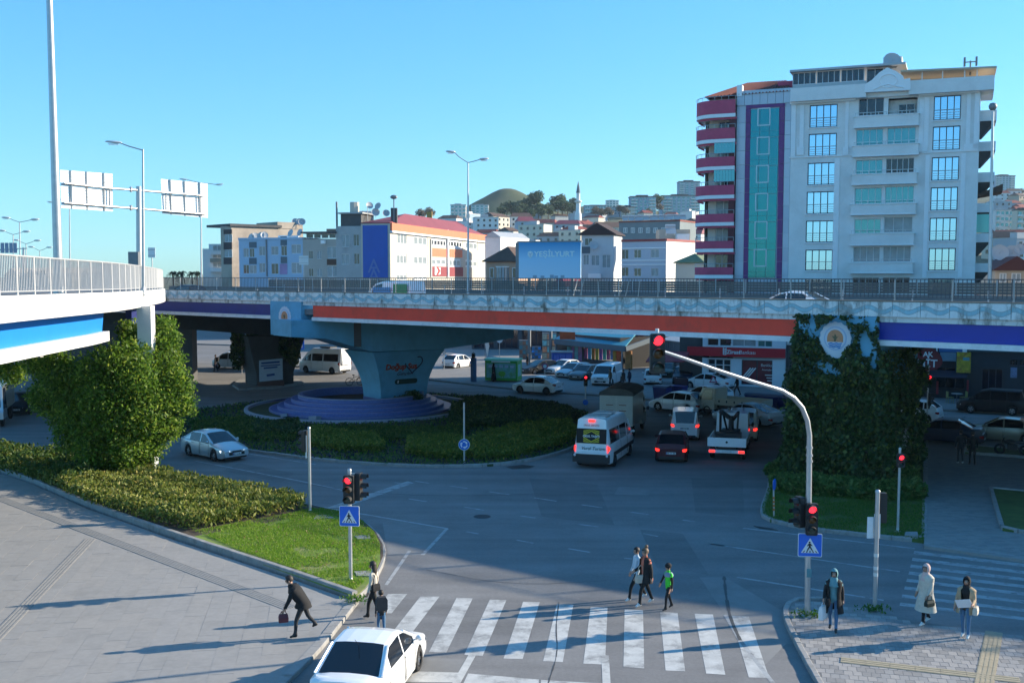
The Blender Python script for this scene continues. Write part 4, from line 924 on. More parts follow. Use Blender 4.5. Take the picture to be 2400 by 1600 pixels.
# trucks
def cab(root,x0,L,W,H,m,hood=.5,wins=True,clr=.45):
 """short-nosed cab, front at x0"""
 prof=[(x0-L,clr),(x0,clr),(x0,clr+.45),(x0-.12,clr+.62),(x0-hood,H-.06),(x0-hood-.25,H),(x0-L,H-.03)]
 mb=MB();q=lambda y,ins:[(x,y,z)for x,z in[(px_,pz)for px_,pz in prof]]
 mb.loft([[(x,s*W/2*(1 if z<clr+.7 else .93),z)for x,z in prof]for s in(-1,1)],True,True);part('cab',mb,m,root)
 a,b=prof[3],prof[4];mb=MB();n=Vector((b[1]-a[1],0,a[0]-b[0])).normalized()*.012
 mb.extrude([Vector((a[0]+(b[0]-a[0])*f,y,a[1]+(b[1]-a[1])*f))+n for f,y in((.12,-W*.43),(.12,W*.43),(.92,W*.40),(.92,-W*.40))],n);part('windscreen',mb,M_glass,root)
 for s in(-1,1):
  mb=MB();y=s*W/2*.965
  mb.quad(*[(x,s*(W/2*(1-.07*(z-clr-.6)/max(.1,(H-clr-.6))))+s*.006,z)for x,z in((x0-.32,clr+.66),(x0-hood-.2,H-.16),(x0-L+.22,H-.16),(x0-L+.18,clr+.66))]);part('side_window',mb,M_glass,root)
  mb=MB();mb.ball((x0-.3,s*(W/2+.14),clr+.85),.05,.09,.14,8,5);mb.beam((x0-.3,s*(W/2+.1),clr+.85),(x0-.4,s*(W/2-.05),clr+.8),.04,.04);part('mirror',mb,M_trim,root)
  mb=MB();mb.box(x0-.04,s*W*.36-.13,clr+.18,x0+.015,s*W*.36+.13,clr+.32);part('headlight',mb,M_head,root)
 return root
bt=thing('box_truck','cream box truck with a dark tarpaulin roof ahead of the school minibus','truck',G(1463,1014),R(74))
mb=MB();mb.box(-2.9,-1.02,.85,1.2,1.02,2.75);part('cargo_box',mb,V_CREAM,bt)
for y0,y1 in((-.98,-.02),(.02,.98)):
 mb=MB();mb.box(-2.93,y0,.92,-2.9,y1,2.68);part('rear_door',mb,mat('faded cream door',(.42,.40,.34),.6,var=.1,scale=3),bt)
for y in(-.4,.4):
 for z in(2.1,1.75):
  mb=MB();mb.box(-2.95,y-.22,z,-2.935,y+.22,z+.05);part('door_hinge',mb,mat('rusty hinge',(.2,.08,.05),.7),bt)
mb=MB();mb.loft([[(x,-1.06,2.7),(x,-1.03,2.9),(x,-.6,3.08),(x,0,3.14),(x,.6,3.08),(x,1.03,2.9),(x,1.06,2.7)]for x in(-2.95,-1.6,-.2,1.22)],False,True);part('tarpaulin',mb,mat('dark tarpaulin',(.07,.065,.055),.8,var=.25,scale=2),bt)
cab(bt,3.0,1.7,1.9,2.25,V_CREAM);mb=MB();mb.box(-2.8,-.45,.5,2.7,.45,.85);mb.box(-2.92,-.95,.62,-2.85,.95,.84);part('chassis',mb,M_trim,bt)
for s in(-1,1):
 wheel(bt,-1.7,s*.82,.38,s,'steel');wheel(bt,2.1,s*.82,.38,s,'steel')
 mb=MB();mb.box(-2.95,s*.8-.14,.68,-2.925,s*.8+.14,.80);part('tail_light',mb,M_tail,bt)
on_rear(bt,5.8,-.26,.26,.66,.78,M_plate,'number_plate',.05)
ct=thing('tow_truck','white flatbed truck carrying a dark folding crane with its tailgate towards the crossing','truck',G(1712,1062),R(74))
mb=MB();mb.box(-2.7,-1.0,.78,.7,1.0,.9);part('flatbed',mb,M_galv,ct)
mb=MB();mb.box(-2.76,-1.02,.80,-2.70,1.02,1.28);part('tailgate',mb,V_WHITE,ct)
for s in(-1,1):
 mb=MB();mb.box(-2.7,s*1.0-.03,.88,.7,s*1.0+.03,1.18);part('side_board',mb,V_WHITE,ct)
mb=MB();mb.box(-2.74,-.95,.45,-2.66,.95,.62);part('light_bar',mb,V_WHITE,ct)
for s in(-1,1):
 mb=MB();mb.box(-2.775,s*.78-.15,.48,-2.74,s*.78+.15,.60);part('tail_light',mb,M_brake,ct)
 wheel(ct,-1.7,s*.85,.36,s,'steel');wheel(ct,1.75,s*.85,.36,s,'steel')
on_rear(ct,5.4,-.26,.26,.48,.6,M_plate,'number_plate',.05);mb=MB();mb.lathe([(.06,-2.785),(.06,-2.76),(.001,-2.785)],12,(0,0,1.05),'x');part('tailgate_latch',mb,M_trim,ct)
cab(ct,2.7,1.75,1.85,2.2,V_WHITE,clr=.5);mb=MB();mb.box(-2.6,-.45,.5,2.4,.45,.78);part('chassis',mb,M_trim,ct)
M_crane=mat('dark crane steel',(.03,.032,.036),.5,.3);mb=MB()
mb.box(-.2,-.5,.9,.55,.5,1.35);mb.tube((.2,0,1.3),(.2,0,2.1),.16,.13,10);mb.beam((.2,.1,2.0),(-1.5,.45,2.55),.16,.2);mb.beam((-1.5,.45,2.55),(-.4,.55,1.25),.13,.15);mb.beam((.2,-.1,1.9),(-1.3,-.5,2.5),.12,.16);mb.beam((-1.3,-.5,2.5),(-1.0,-.4,1.1),.1,.12);mb.tube((.2,.2,1.2),(-.7,.35,2.2),.06,n=8)
part('crane_arm',mb,M_crane,ct)
mb=MB();mb.box(-2.3,-.7,.9,-1.5,.1,1.45);mb.box(-1.2,-.2,.9,-.5,.75,1.3);mb.tube((-2.2,.5,.98),(-.6,.6,1.0),.09,n=8);mb.lathe([(.2,-.06),(.33,-.06),(.33,.06),(.2,.06)],16,(-1.3,-.55,1.25),'y');part('winch_gear',mb,M_crane,ct)
C_('small_van','pale van just ahead of the crane truck with a lit brake light','van',1742,1024,76,MPV,V_CREAM,brake=True)
pk=thing('pickup_truck','cream flatbed pickup with a long dropside bed behind the silver saloon','truck',G(1718,972),R(141))
cab(pk,2.55,1.5,1.7,1.95,V_CREAM,clr=.4);mb=MB();mb.box(-2.6,-.4,.45,2.3,.4,.75);part('chassis',mb,M_trim,pk)
mb=MB();mb.box(-2.6,-.88,.75,.95,.88,.85);part('flatbed',mb,V_CREAM,pk)
for s in(-1,1):
 mb=MB();mb.box(-2.6,s*.88-.025,.8,.95,s*.88+.025,1.25);part('side_board',mb,V_CREAM,pk);wheel(pk,-1.4,s*.75,.32,s,'steel');wheel(pk,1.65,s*.75,.32,s,'steel')
 mb=MB()
 for k in range(6):mb.box(-2.4+k*.6,s*.915-.01,.95,-2.3+k*.6,s*.915+.01,1.1)
 part('board_latch',mb,M_trim,pk)
mb=MB();mb.box(-2.63,-.88,.8,-2.58,.88,1.25);mb.box(.93,-.88,.8,.98,.88,1.9);part('tailgate',mb,V_CREAM,pk)
mb=MB();[mb.box(.985,y-.02,1.3,1.0,y+.02,1.85)for y in(-.7,-.35,0,.35,.7)];part('cab_guard',mb,M_trim,pk)
tk=thing('lorry','pale lorry cab waiting in the shade beneath the white ramp bridge','truck',G(-20,990),R(-72))
cab(tk,3.0,2.0,2.3,2.7,V_SILVER,clr=.55);mb=MB();mb.box(-3.2,-1.1,1.0,.9,1.1,2.7);part('cargo_box',mb,V_CREAM,tk);mb=MB();mb.box(-3,-.5,.5,2.6,.5,1.0);part('chassis',mb,M_trim,tk)
for s in(-1,1):wheel(tk,-1.9,s*.95,.45,s,'steel');wheel(tk,2.0,s*.95,.45,s,'steel')
dv=C_('delivery_van','white, green and blue printed van driving on the overpass','van',0,0,139,CARGO,V_WHITE,pos=onB(925,6.),z=7.63)
mb=MB();mb.box(-2.3,.95,.75,-.9,.975,1.75);part('green_print',mb,mat('print green',(.02,.25,.10),.5),dv);mb=MB();mb.box(-.6,.95,.8,1.2,.975,1.5);part('blue_print',mb,mat('print blue',(.05,.25,.5),.5),dv)
# people
M_skin=mat('skin',(.42,.24,.17),.6);M_hairb=mat('dark hair',(.022,.015,.011),.6);M_hairbr=mat('brown hair',(.09,.05,.03),.6);M_hairl=mat('light brown hair',(.14,.085,.05),.6)
def cloth(n,c,r=.9):return mat(n+' cloth',c,r,var=.14,scale=9,bump=.15,bscale=25)
K_BLK=cloth('black',(.012,.012,.013));K_CHAR=cloth('charcoal',(.035,.035,.038));K_WHT=cloth('white',(.62,.62,.60));K_CRM=cloth('cream',(.55,.50,.42));K_BEI=cloth('beige puffer',(.40,.29,.18));K_JEAN=cloth('blue jean',(.07,.16,.28));K_TEAL=cloth('teal',(.12,.27,.30));K_LBLU=cloth('pale blue',(.42,.52,.60));K_GREEN=cloth('neon green',(.06,.62,.05));K_RED=cloth('red',(.5,.03,.03));K_PINK=cloth('pale pink',(.60,.42,.38));K_KHAKI=cloth('khaki',(.14,.10,.06));K_NAVY=cloth('navy',(.02,.025,.06));K_BLUE=cloth('blue',(.05,.16,.36));K_CORAL=cloth('coral',(.55,.16,.10));K_GRYBL=cloth('grey blue',(.22,.26,.34));M_shoe=mat('black shoe',(.02,.02,.02),.5);M_shoew=mat('white shoe',(.7,.7,.68),.6);M_shoeb=mat('brown shoe',(.1,.06,.04),.6)
PEOPLE=[]
def person(label,px,py,head,h=1.70,top=K_BLK,legs=K_CHAR,shoes=M_shoe,sleeves=None,stride=.0,bend=0.,arms=None,hair=M_hairb,hairstyle='short',scarf=None,coat=None,group=None,fem=True,near=True,pos=None,coat_open=None,backleg=.0,z=.0,wide=1.,look=0.):
 loc=pos or G(px,py);root=thing('person',label,'person',(loc[0],loc[1],z),R(head),group);k=h/1.72
 cb,sb=math.cos(bend),math.sin(bend)
 def tor(x,y,zz):
  dz=zz-.95;return Vector((x*cb+dz*sb,y,.95+dz*cb-x*sb))
 J={};shy=.165 if fem else .195
 J['pelvis']=Vector((0,0,.95));J['waist']=tor(0,0,1.10);J['chest']=tor(.0,0,1.30);J['neck0']=tor(-.01,0,1.45)
 hd=bend*.45
 nk=J['neck0']+Vector((math.sin(hd)*.09+.015,0,math.cos(hd)*.07));J['neck']=nk
 hc=nk+Vector((math.sin(hd+look)*.10+.02,0,math.cos(hd+look)*.105));J['head']=hc;J['crown']=hc+Vector((math.sin(hd+look)*.075-.01,0,math.cos(hd+look)*.075));J['jaw']=hc+Vector((.05,0,-.055));J['nose']=hc+Vector((.105,0,-.01))
 rad=dict(pelvis=(.135,.115),waist=(.125,.10),chest=(.15,.115),neck0=(.085,.075),neck=(.052,.052),head=(.086,.092),crown=(.062,.066),jaw=(.052,.05),nose=(.017,.017))
 E=[('pelvis','waist','torso'),('waist','chest','torso'),('chest','neck0','torso'),('neck0','neck','neck'),('neck','head','head'),('head','crown','head'),('head','jaw','head'),('head','nose','head')]
 st=stride
 for s,n_ in((1,'l'),(-1,'r')):
  f=st if s>0 else-st
  hip=Vector((0,s*.085,.90));lift=backleg if f<0 else 0
  kn=Vector((f*.36+.03,s*.09,.49+lift*.2));an=Vector((f*.5-(.05 if f<0 else 0)-lift*.3,s*.085,.085+lift+(.05 if f<0 and abs(f)>.1 else 0)));pit=lift*1.6+(.5 if f<0 and abs(f)>.1 else 0)
  toe=an+Vector((.15*math.cos(pit),s*.015,-.045-.12*math.sin(pit)*.6));heel=an+Vector((-.045,0,-.045))
  for q,v in(('hip',hip),('knee',kn),('ankle',an),('toe',toe),('heel',heel)):J[q+n_]=v
  if toe.z<.035:toe.z=.035
  rad.update({'hip'+n_:(.095,.09),'knee'+n_:(.062,.06),'ankle'+n_:(.042,.042),'toe'+n_:(.036,.03),'heel'+n_:(.036,.036)})
  E+=[('pelvis','hip'+n_,'leg'),('hip'+n_,'knee'+n_,'leg'),('knee'+n_,'ankle'+n_,'leg'),('ankle'+n_,'toe'+n_,'foot'),('ankle'+n_,'heel'+n_,'foot')]
  sh=tor(-.01,s*shy,1.40)
  a=(arms or{}).get(n_,(-f*.45,.12,.25))
  sw,out,eb=a;swb=sw-bend*.0
  d1=Vector((math.sin(sw),s*math.sin(out),-math.cos(sw)*math.cos(out))).normalized();el=sh+d1*.28
  d2=Vector((math.sin(sw+eb),s*math.sin(out*.4),-math.cos(sw+eb))).normalized();wr=el+d2*.245;pa=wr+d2*.075
  ins=Vector((0,-s,0))
  for q,v in(('sh',sh),('el',el),('wr',wr),('pa',pa)):J[q+n_]=v
  big=.012 if coat or top in(K_BEI,)else 0
  rad.update({'sh'+n_:(.068+big,.068+big),'el'+n_:(.048+big,.048+big),'wr'+n_:(.034+big*.6,.034+big*.6),'pa'+n_:(.034,.026)})
  E+=[('chest','sh'+n_,'torso'),('sh'+n_,'el'+n_,'arm'),('el'+n_,'wr'+n_,'arm'),('wr'+n_,'pa'+n_,'hand')]
  if near:
   fwd=d2.cross(ins).normalized()
   for i,(o,l)in enumerate(((.027,.062),(.009,.074),(-.009,.068),(-.027,.052))):
    m1=pa+fwd*o+d2*.045;m2=pa+fwd*o*1.05+d2*(.045+l*.55)+ins*.022
    J[f'f{i}{n_}']=m1;J[f'g{i}{n_}']=m2;rad[f'f{i}{n_}']=(.0095,.0095);rad[f'g{i}{n_}']=(.0075,.0075);E+=[('pa'+n_,f'f{i}{n_}','hand'),(f'f{i}{n_}',f'g{i}{n_}','hand')]
   t1=wr+d2*.045+fwd*.045+ins*.012;J['t'+n_]=t1;J['u'+n_]=t1+d2*.04+fwd*.012;rad['t'+n_]=(.011,.011);rad['u'+n_]=(.009,.009);E+=[('wr'+n_,'t'+n_,'hand'),('t'+n_,'u'+n_,'hand')]
 names=list(J);me=bpy.data.meshes.new('person');me.from_pydata([J[n]*k for n in names],[(names.index(a),names.index(b))for a,b,_ in E],[])
 o=bpy.data.objects.new('body',me);COL.objects.link(o);o.parent=root
 m_=o.modifiers.new('skin','SKIN');m_.use_smooth_shade=True;sv=me.skin_vertices[0].data
 for i,n in enumerate(names):
  r=rad[n];sv[i].radius=(r[0]*k*(wide if n in('pelvis','waist','chest')else 1),r[1]*k);sv[i].use_root=(n=='pelvis')
 o.modifiers.new('sub','SUBSURF').levels=1;o.modifiers['sub'].render_levels=1
 slots=dict(torso=top,arm=sleeves or top,leg=legs,foot=shoes,head=M_skin,neck=M_skin,hand=M_skin)
 PEOPLE.append((o,root,[(J[a]*k,J[b]*k,t)for a,b,t in E],slots))
 hk=hc*k;tilt=Matrix.Rotation(hd+look,3,'Y')
 def hp(x,y,zz):return hk+tilt@Vector((x,y,zz))*k
 def cap(rx,ry,rz_,open_az,zlo,zhi,c,m,nm,bottom=None):
  mb=MB();N,M2=20,12;vs=[]
  for i in range(M2+1):
   a=math.pi*i/M2
   for j in range(N):
    t=2*math.pi*j/N;vs.append(hp(c[0]+rx*math.sin(a)*math.cos(t),c[1]+ry*math.sin(a)*math.sin(t),c[2]+rz_*math.cos(a)))
  fs=[]
  for i in range(M2):
   zz=rz_*math.cos(math.pi*(i+.5)/M2)
   if bottom is not None and zz<bottom:continue
   for j in range(N):
    t=2*math.pi*(j+.5)/N;az=min(t,2*math.pi-t)
    if az<open_az and zlo<zz<zhi:continue
    fs.append((i*N+j,(i+1)*N+j,(i+1)*N+(j+1)%N,i*N+(j+1)%N))
  mb.add(vs,fs);part(nm,mb,m,root,smooth=True)
 if scarf:
  cap(.118,.108,.148,.85,-.10,.075,(-.012,0,.015),scarf,'headscarf')
  mb=MB();nb_=J['neck0']*k;mb.loft([[nb_+Vector((x+rx*math.cos(t),ry*math.sin(t),zz))*k for t in[2*math.pi*j/14 for j in range(14)]]for x,rx,ry,zz in((.03,.075,.08,.10),(.03,.10,.11,.03),(.03,.145,.17,-.06),(.045,.15,.16,-.15))],True);part('scarf_drape',mb,scarf,root,smooth=True)
 elif hair:
  cap(.112,.100,.118,.95,-.2,.055,(-.012,0,.030),hair,'hair',bottom=-.07)
  if hairstyle=='long':
   mb=MB();mb.loft([[hp(x+rx*math.cos(t),ry*math.sin(t),zz)for t in[math.pi*.5+math.pi*j/8 for j in range(9)]]for x,rx,ry,zz in((-.01,.11,.1,.05),(-.03,.10,.105,-.08),(-.05,.09,.10,-.18),(-.06,.06,.07,-.27))],False);part('long_hair',mb,hair,root,smooth=True)
  if hairstyle=='bun':
   mb=MB();mb.ball(hp(-.05,0,.17),.055*k,.055*k,.06*k,10,6);part('hair_bun',mb,hair,root,smooth=True)
 if near:
  for s in(-1,1):
   mb=MB();mb.ball(hp(.088,s*.034,.012),.011*k,.017*k,.009*k,8,5);part('eye',mb,M_hairb,root)
   if not scarf:mb=MB();mb.ball(hp(-.005,s*.092,-.005),.022*k,.012*k,.032*k,8,5);part('ear',mb,M_skin,root)
  mb=MB();mb.ball(hp(.093,0,-.058),.008*k,.026*k,.007*k,8,5);part('mouth',mb,mat('lips',(.30,.09,.08),.6),root)
 if coat:
  hem,cm=coat;sec=[(1.49,.075,.10),(1.45,.11,.17),(1.40,.145,.225 if fem else .25),(1.28,.155,.215 if fem else .24),(1.10,.15,.195),(.95,.16,.20),(hem,.185+(.95-hem)*.12,.215+(.95-hem)*.16)]
  if hem<.6:sec.insert(5,(.7,.175,.215))
  mb=MB();rings=[]
  op=.5 if coat_open else 0
  for zz,rx,ry in sec:
   rx*=1.02;ry*=1.02;zc=min(zz,9);ring=[]
   for j in range(19):
    t=op+(2*math.pi-2*op)*j/18
    x,y=rx*wide*math.cos(t),ry*wide*math.sin(t)
    p=tor(x,y,zc)if zc>.95 else Vector((x+(.95-zc)*0,y,zc));ring.append(p*k)
   rings.append(ring)
  mb.loft(rings,False);mb.add([],[]);part('coat',mb,cm,root,smooth=True)
 return root,{n:root.matrix_basis@(v*k)for n,v in J.items()}
def handheld(name,label,cat,wpos,mb,mats,rz=0.,group=None,smooth=False):
 o=link(name,mb.mesh(name,mats,None,smooth));o.location=wpos;o.rotation_euler=(0,0,rz);return tag(o,label,cat,group)
def bagmesh(w_,d,h,strap=.25):
 mb=MB();mb.loft([[(x*s,y*s2,z)for x,y in((-w_/2,-d/2),(w_/2,-d/2),(w_/2,d/2),(-w_/2,d/2))]for z,s,s2 in((-h,.8,.8),(-h*.95,.97,1),(-h*.4,1,1.05),(0,.9,.7))],True,True);mb.path([(-w_*.35,0,0),(-w_*.2,0,strap*.8),(0,0,strap),(w_*.2,0,strap*.8),(w_*.35,0,0)],.010,5);return mb
r_,J_=person('man in a black hooded coat bending forward as he steps onto the plaza',712,1502,186,1.78,K_BLK,K_CHAR,M_shoe,stride=.42,bend=.6,arms=dict(l=(.35,.08,.15),r=(.25,.1,.3)),fem=False,z=.12,coat=(.82,K_BLK),backleg=.2,wide=1.12)
mb=MB();mb.lathe([(.06,-.10),(.11,-.06),(.13,.02),(.11,.07)],14);q=part('hood',mb,K_BLK,r_,smooth=True);q.location=r_.matrix_basis.inverted()@J_['neck0']
handheld('bag','small dark red bag held by the man bending forward on the plaza','bag',J_['pal']-Vector((0,0,.08)),bagmesh(.26,.14,.22,.1),mat('maroon bag',(.10,.02,.03),.6),.3)
r_,J_=person('woman with long dark hair in a white top walking with a boy',876,1452,165,1.70,K_CRM,K_BLK,M_shoe,stride=-.45,arms=dict(l=(.1,.1,.2),r=(-.1,.12,.3)),hair=M_hairb,hairstyle='long',z=.0)
handheld('shoulder_bag','black shoulder bag hanging at the side of the woman in white','bag',J_['shl']+Vector((.12,.02,-.28)),bagmesh(.26,.1,.2,.3),K_BLK,.8)
r_,J_=person('boy in a grey jacket and blue jeans seen from behind beside the woman',894,1490,110,1.28,K_CHAR,K_JEAN,M_shoe,stride=.2,hair=M_hairb,fem=True)
handheld('backpack','dark grey school backpack on the boy beside the white saloon','backpack',J_['chest']+Vector((.04,-.16,.02)),MB().loft([[(x*s,y,z)for x,y in((-.15,-.08),(.15,-.08),(.15,.08),(-.15,.08))]for z,s in((-.2,.85),(-.16,1),(.1,1),(.18,.7))],True,True),K_CHAR,.3)
r_,J_=person('woman with a hair bun, black coat and coral top striding across the road',1512,1418,205,1.74,K_CORAL,K_BLK,M_shoew,sleeves=K_BLK,stride=.5,arms=dict(l=(-.15,.25,.15),r=(.2,.15,.9)),hair=M_hairl,hairstyle='bun',coat=(.72,K_BLK),coat_open=True)
handheld('crossbody_bag','beige crossbody bag worn by the woman in the black coat on the road','bag',r_.matrix_basis@Vector((.2,.05,.98)),bagmesh(.34,.1,.24,.3),mat('beige leather',(.45,.40,.33),.55),.4)
handheld('jacket','red cloth tied round the hips of the woman in the black coat','cloth',r_.matrix_basis@Vector((-.02,0,.86)),MB().lathe([(.2,-.1),(.225,-.05),(.2,.02)],16),K_RED,0)
person('boy in a pale blue jacket and black trousers walking behind the woman in black',1492,1405,200,1.62,K_LBLU,K_BLK,M_shoew,stride=.62,hair=M_hairb,arms=dict(l=(.1,.1,.2),r=(.1,.1,.3)))
r_,J_=person('child in a neon green and grey jacket holding the hand of the woman in black',1566,1428,205,1.36,K_GREEN,K_BLK,M_shoe,sleeves=K_BLK,stride=.35,hair=M_hairb,arms=dict(l=(-.1,.1,.2),r=(.15,.55,.2)))
mb=MB();mb.lathe([(.135,-.03),(.145,.0),(.125,.05),(.08,.10)],16);q=part('jacket_yoke',mb,K_GRYBL,r_,smooth=True);q.location=r_.matrix_basis.inverted()@(J_['neck0']-Vector((0,0,.09)))
mb=MB();mb.ball((0,0,0),.105,.1,.09,12,6);q=part('beanie',mb,K_BLK,r_,smooth=True);q.location=r_.matrix_basis.inverted()@(J_['crown']-Vector((0,0,.0)))
r_,J_=person('woman in a teal headscarf, teal tunic and open black coat carrying a white shopping bag',1952,1488,248,1.72,K_TEAL,K_JEAN,M_shoe,sleeves=K_BLK,stride=.22,scarf=K_TEAL,coat=(.55,K_BLK),coat_open=True,arms=dict(l=(-.15,.2,.2),r=(.15,.22,.35)),z=.12)
handheld('shopping_bag','white carrier bag with a red print held by the woman in teal','bag',J_['par']+Vector((-.02,-.03,-.1)),bagmesh(.34,.12,.38,.1),mat('white carrier bag',(.72,.70,.70),.5),.9)
mb=MB();mb.lathe([(.001,0),(.09,.001),(.10,0)],16,axis='y')
handheld('handbag','black handbag at the hip of the woman in teal','bag',r_.matrix_basis@Vector((.2,-.12,.98)),bagmesh(.24,.1,.2,.4),K_BLK,1.2)
r_,J_=person('woman in a long cream coat and pale pink headscarf walking across the near pavement',2168,1472,205,1.70,K_CRM,K_BLK,M_shoew,stride=.36,scarf=K_PINK,coat=(.42,K_CRM),arms=dict(l=(.1,.12,.5),r=(.1,.15,.35)),z=.12,wide=1.08)
handheld('handbag','dark green handbag on the arm of the woman in the cream coat','bag',J_['wrl']+Vector((.04,-.04,-.12)),bagmesh(.3,.12,.18,.15),mat('dark green leather',(.01,.02,.015),.5),.5)
r_,J_=person('woman in a beige puffer jacket, black headscarf and blue jeans holding white papers',2262,1504,232,1.66,K_BLK,K_JEAN,M_shoew,sleeves=K_BEI,stride=.08,scarf=K_BLK,coat=(.74,K_BEI),coat_open=True,arms=dict(l=(.3,.22,1.1),r=(.05,.3,.3)),z=.12,wide=1.12)
mb=MB();mb.box(-.2,-.004,-.14,.2,.004,.14);o=handheld('papers','white paper sheets held by the woman in the beige puffer jacket','papers',r_.matrix_basis@Vector((.32,.02,1.04)),mb,mat('white paper',(.72,.74,.78),.7),R(232+90));o.rotation_euler=(R(-28),R(14),R(232-90))
handheld('handbag','cream handbag hanging beside the beige puffer jacket','bag',r_.matrix_basis@Vector((.1,.27,.95)),bagmesh(.26,.12,.22,.12),K_CRM,1.0)
person('walker in dark clothes and white shoes in the shade beyond the ivy pier',2250,1092,85,1.76,K_CHAR,K_CHAR,M_shoew,stride=.15,fem=False,near=False,z=.12)
person('walker in a black jacket in the shade beside the one in white shoes',2278,1096,80,1.76,K_BLK,K_BLK,M_shoe,stride=.25,fem=False,near=False,z=.12)
r_,J_=person('person with a backpack walking in the sun beyond the deck by the small van',506,871,175,1.75,K_CHAR,K_NAVY,M_shoe,stride=.3,fem=False,near=False)
handheld('backpack','dark backpack on the walker beyond the deck','backpack',J_['chest']+Vector((.2,0,0)),MB().box(-.1,-.16,-.25,.1,.16,.2),K_BLK)
person('person in a pale blue tracksuit standing beside the notice board',677,893,150,1.75,K_LBLU,K_BLUE,M_shoeb,stride=.1,fem=False,near=False,z=.18)
person('woman in a long black robe standing in front of the green recycling container',1157,897,190,1.66,K_BLK,K_BLK,scarf=K_BLK,coat=(.15,K_BLK),near=False,z=.12)
person('dark figure standing behind the green recycling container',1236,871,200,1.72,K_BLK,K_BLK,stride=.1,near=False,z=.12)
person('man in a khaki jacket walking past the white panel van',1430,913,200,1.72,K_KHAKI,K_CHAR,stride=.25,fem=False,near=False,z=.12)
person('person in a dark coat walking beside another near the white panel van',1461,915,200,1.70,K_CHAR,K_CHAR,M_shoew,stride=.2,coat=(.75,K_CHAR),near=False,z=.12)
person('person in navy carrying a pale bag, outermost of the pair near the white panel van',1475,914,205,1.74,K_NAVY,K_NAVY,M_shoew,stride=.2,near=False,z=.12)
person('person in black striding past the bank window',1727,931,178,1.76,K_BLK,K_BLK,stride=.5,fem=False,near=False,z=.12)
person('person in dark clothes standing on the far pavement under the deck',668,873,90,1.7,K_CHAR,K_CHAR,near=False)
def finish_people():
 bpy.context.view_layer.update();dg=bpy.context.evaluated_depsgraph_get()
 for o,root,bones,slots in PEOPLE:
  me=bpy.data.meshes.new_from_object(o.evaluated_get(dg));me.name='body'
  n=len(me.polygons);c=np.empty(n*3);me.polygons.foreach_get('center',c);c=c.reshape(-1,3)
  best=np.full(n,1e9);idx=np.zeros(n,int);keys=list(slots);ms=[]
  for a,b,t in bones:
   a=np.array(a);d=np.array(b)-a;L=d@d+1e-9;u=np.clip(((c-a)@d)/L,0,1);dist=np.linalg.norm(c-a-u[:,None]*d,axis=1)
   if t=='torso':dist=dist-.05
   m=dist<best;best[m]=dist[m];idx[m]=keys.index(t)
  me.materials.clear();[me.materials.append(slots[k])for k in keys]
  me.polygons.foreach_set('material_index',idx.astype(np.int32));me.polygons.foreach_set('use_smooth',np.ones(n,bool));me.update()
  o.modifiers.clear();o.data=me
  # lamps, lights and signs
M_lampbody=mat('lamp head',(.62,.63,.63),.4,.2);M_lens=mat('lamp lens',(.5,.52,.52),.2)
def pole_path(mb,x,y,z0,z1,r0,r1,n=10):mb.path([(x,y,z0+(z1-z0)*k/4)for k in range(5)],[r0+(r1-r0)*k/4 for k in range(5)],n)
def street_lamp(label,px,Y,ytop,zb,heads,r0=.10,r1=.055,group='street lamps',m=M_galv,head=(.8,.28,.16),pxb=None):
 """heads: pixel positions of the lantern centres on the pole's own depth"""
 top=At(px,ytop,Y);base=Vector((At(pxb or px,645,Y).x,Y,zb));t=thing('street_lamp',label,'street lamp',base,0,group)
 mb=MB();mb.path([base.lerp(top,k/5)for k in range(6)],[r0+(r1-r0)*k/5 for k in range(6)],12);mb.lathe([(r0*2,0),(r0*2,.05),(r0*1.2,.06),(r0*1.15,.4),(r0,.42)],12,base);part('pole',mb,m,t,True,40)
 for hx,hy in heads:
  h=At(hx,hy,Y);d=(h-top);d.z=0;d.normalize();mb=MB();mid=top.lerp(h,.5)+Vector((0,0,.0));mb.path([top-Vector((0,0,.05)),mid,h-d*head[0]*.4],r1*.65,8);part('arm',mb,m,t,True,40)
  mb=MB();up=Vector((0,0,1));s=d.cross(up);rings=[]
  for f,w_,hh in((-.5,.35,.5),(-.35,.8,.9),(.0,1,1),(.35,.8,.8),(.5,.3,.35)):
   c=h+d*f*head[0]+up*(.06*(f+.5));ring=[]
   for k in range(10):
    a=2*math.pi*k/10;ring.append(c+s*math.cos(a)*head[1]*.5*w_+up*math.sin(a)*head[2]*.5*hh*(1 if math.sin(a)>0 else .6))
   rings.append(ring)
  mb.loft(rings,True,True);part('lantern',mb,M_lampbody,t,True,60)
  mb=MB();mb.extrude([h+d*a*head[0]+s*b*head[1]-up*head[2]*.32 for a,b in((-.3,-.3),(.3,-.3),(.3,.3),(-.3,.3))],(0,0,-.03));part('lens',mb,M_lens,t,True)
 return t
street_lamp('very tall thick lamp mast rising out of the picture behind the ramp railing',114,38.5,-60,9.2,[(60,-60)],.165,.10,pxb=137,m=M_galv)
street_lamp('single-arm lamp standing beside the gantry on the ramp',335,53,350,9.0,[(266,335)],.085,.045)
street_lamp('double-arm lamp rising above the orange building roof',1097,84,380,7.6,[(1056,357),(1134,374)],.11,.05,head=(.75,.4,.22))
street_lamp('thin lamp partly hidden behind the gantry sign panel, one lantern showing beside it',471,108,428,8,[(514,433),(430,421)],.10,.05)
street_lamp('thin lamp behind the tall mast with a single lantern',163,120,462,8,[(119,474)],.09,.05)
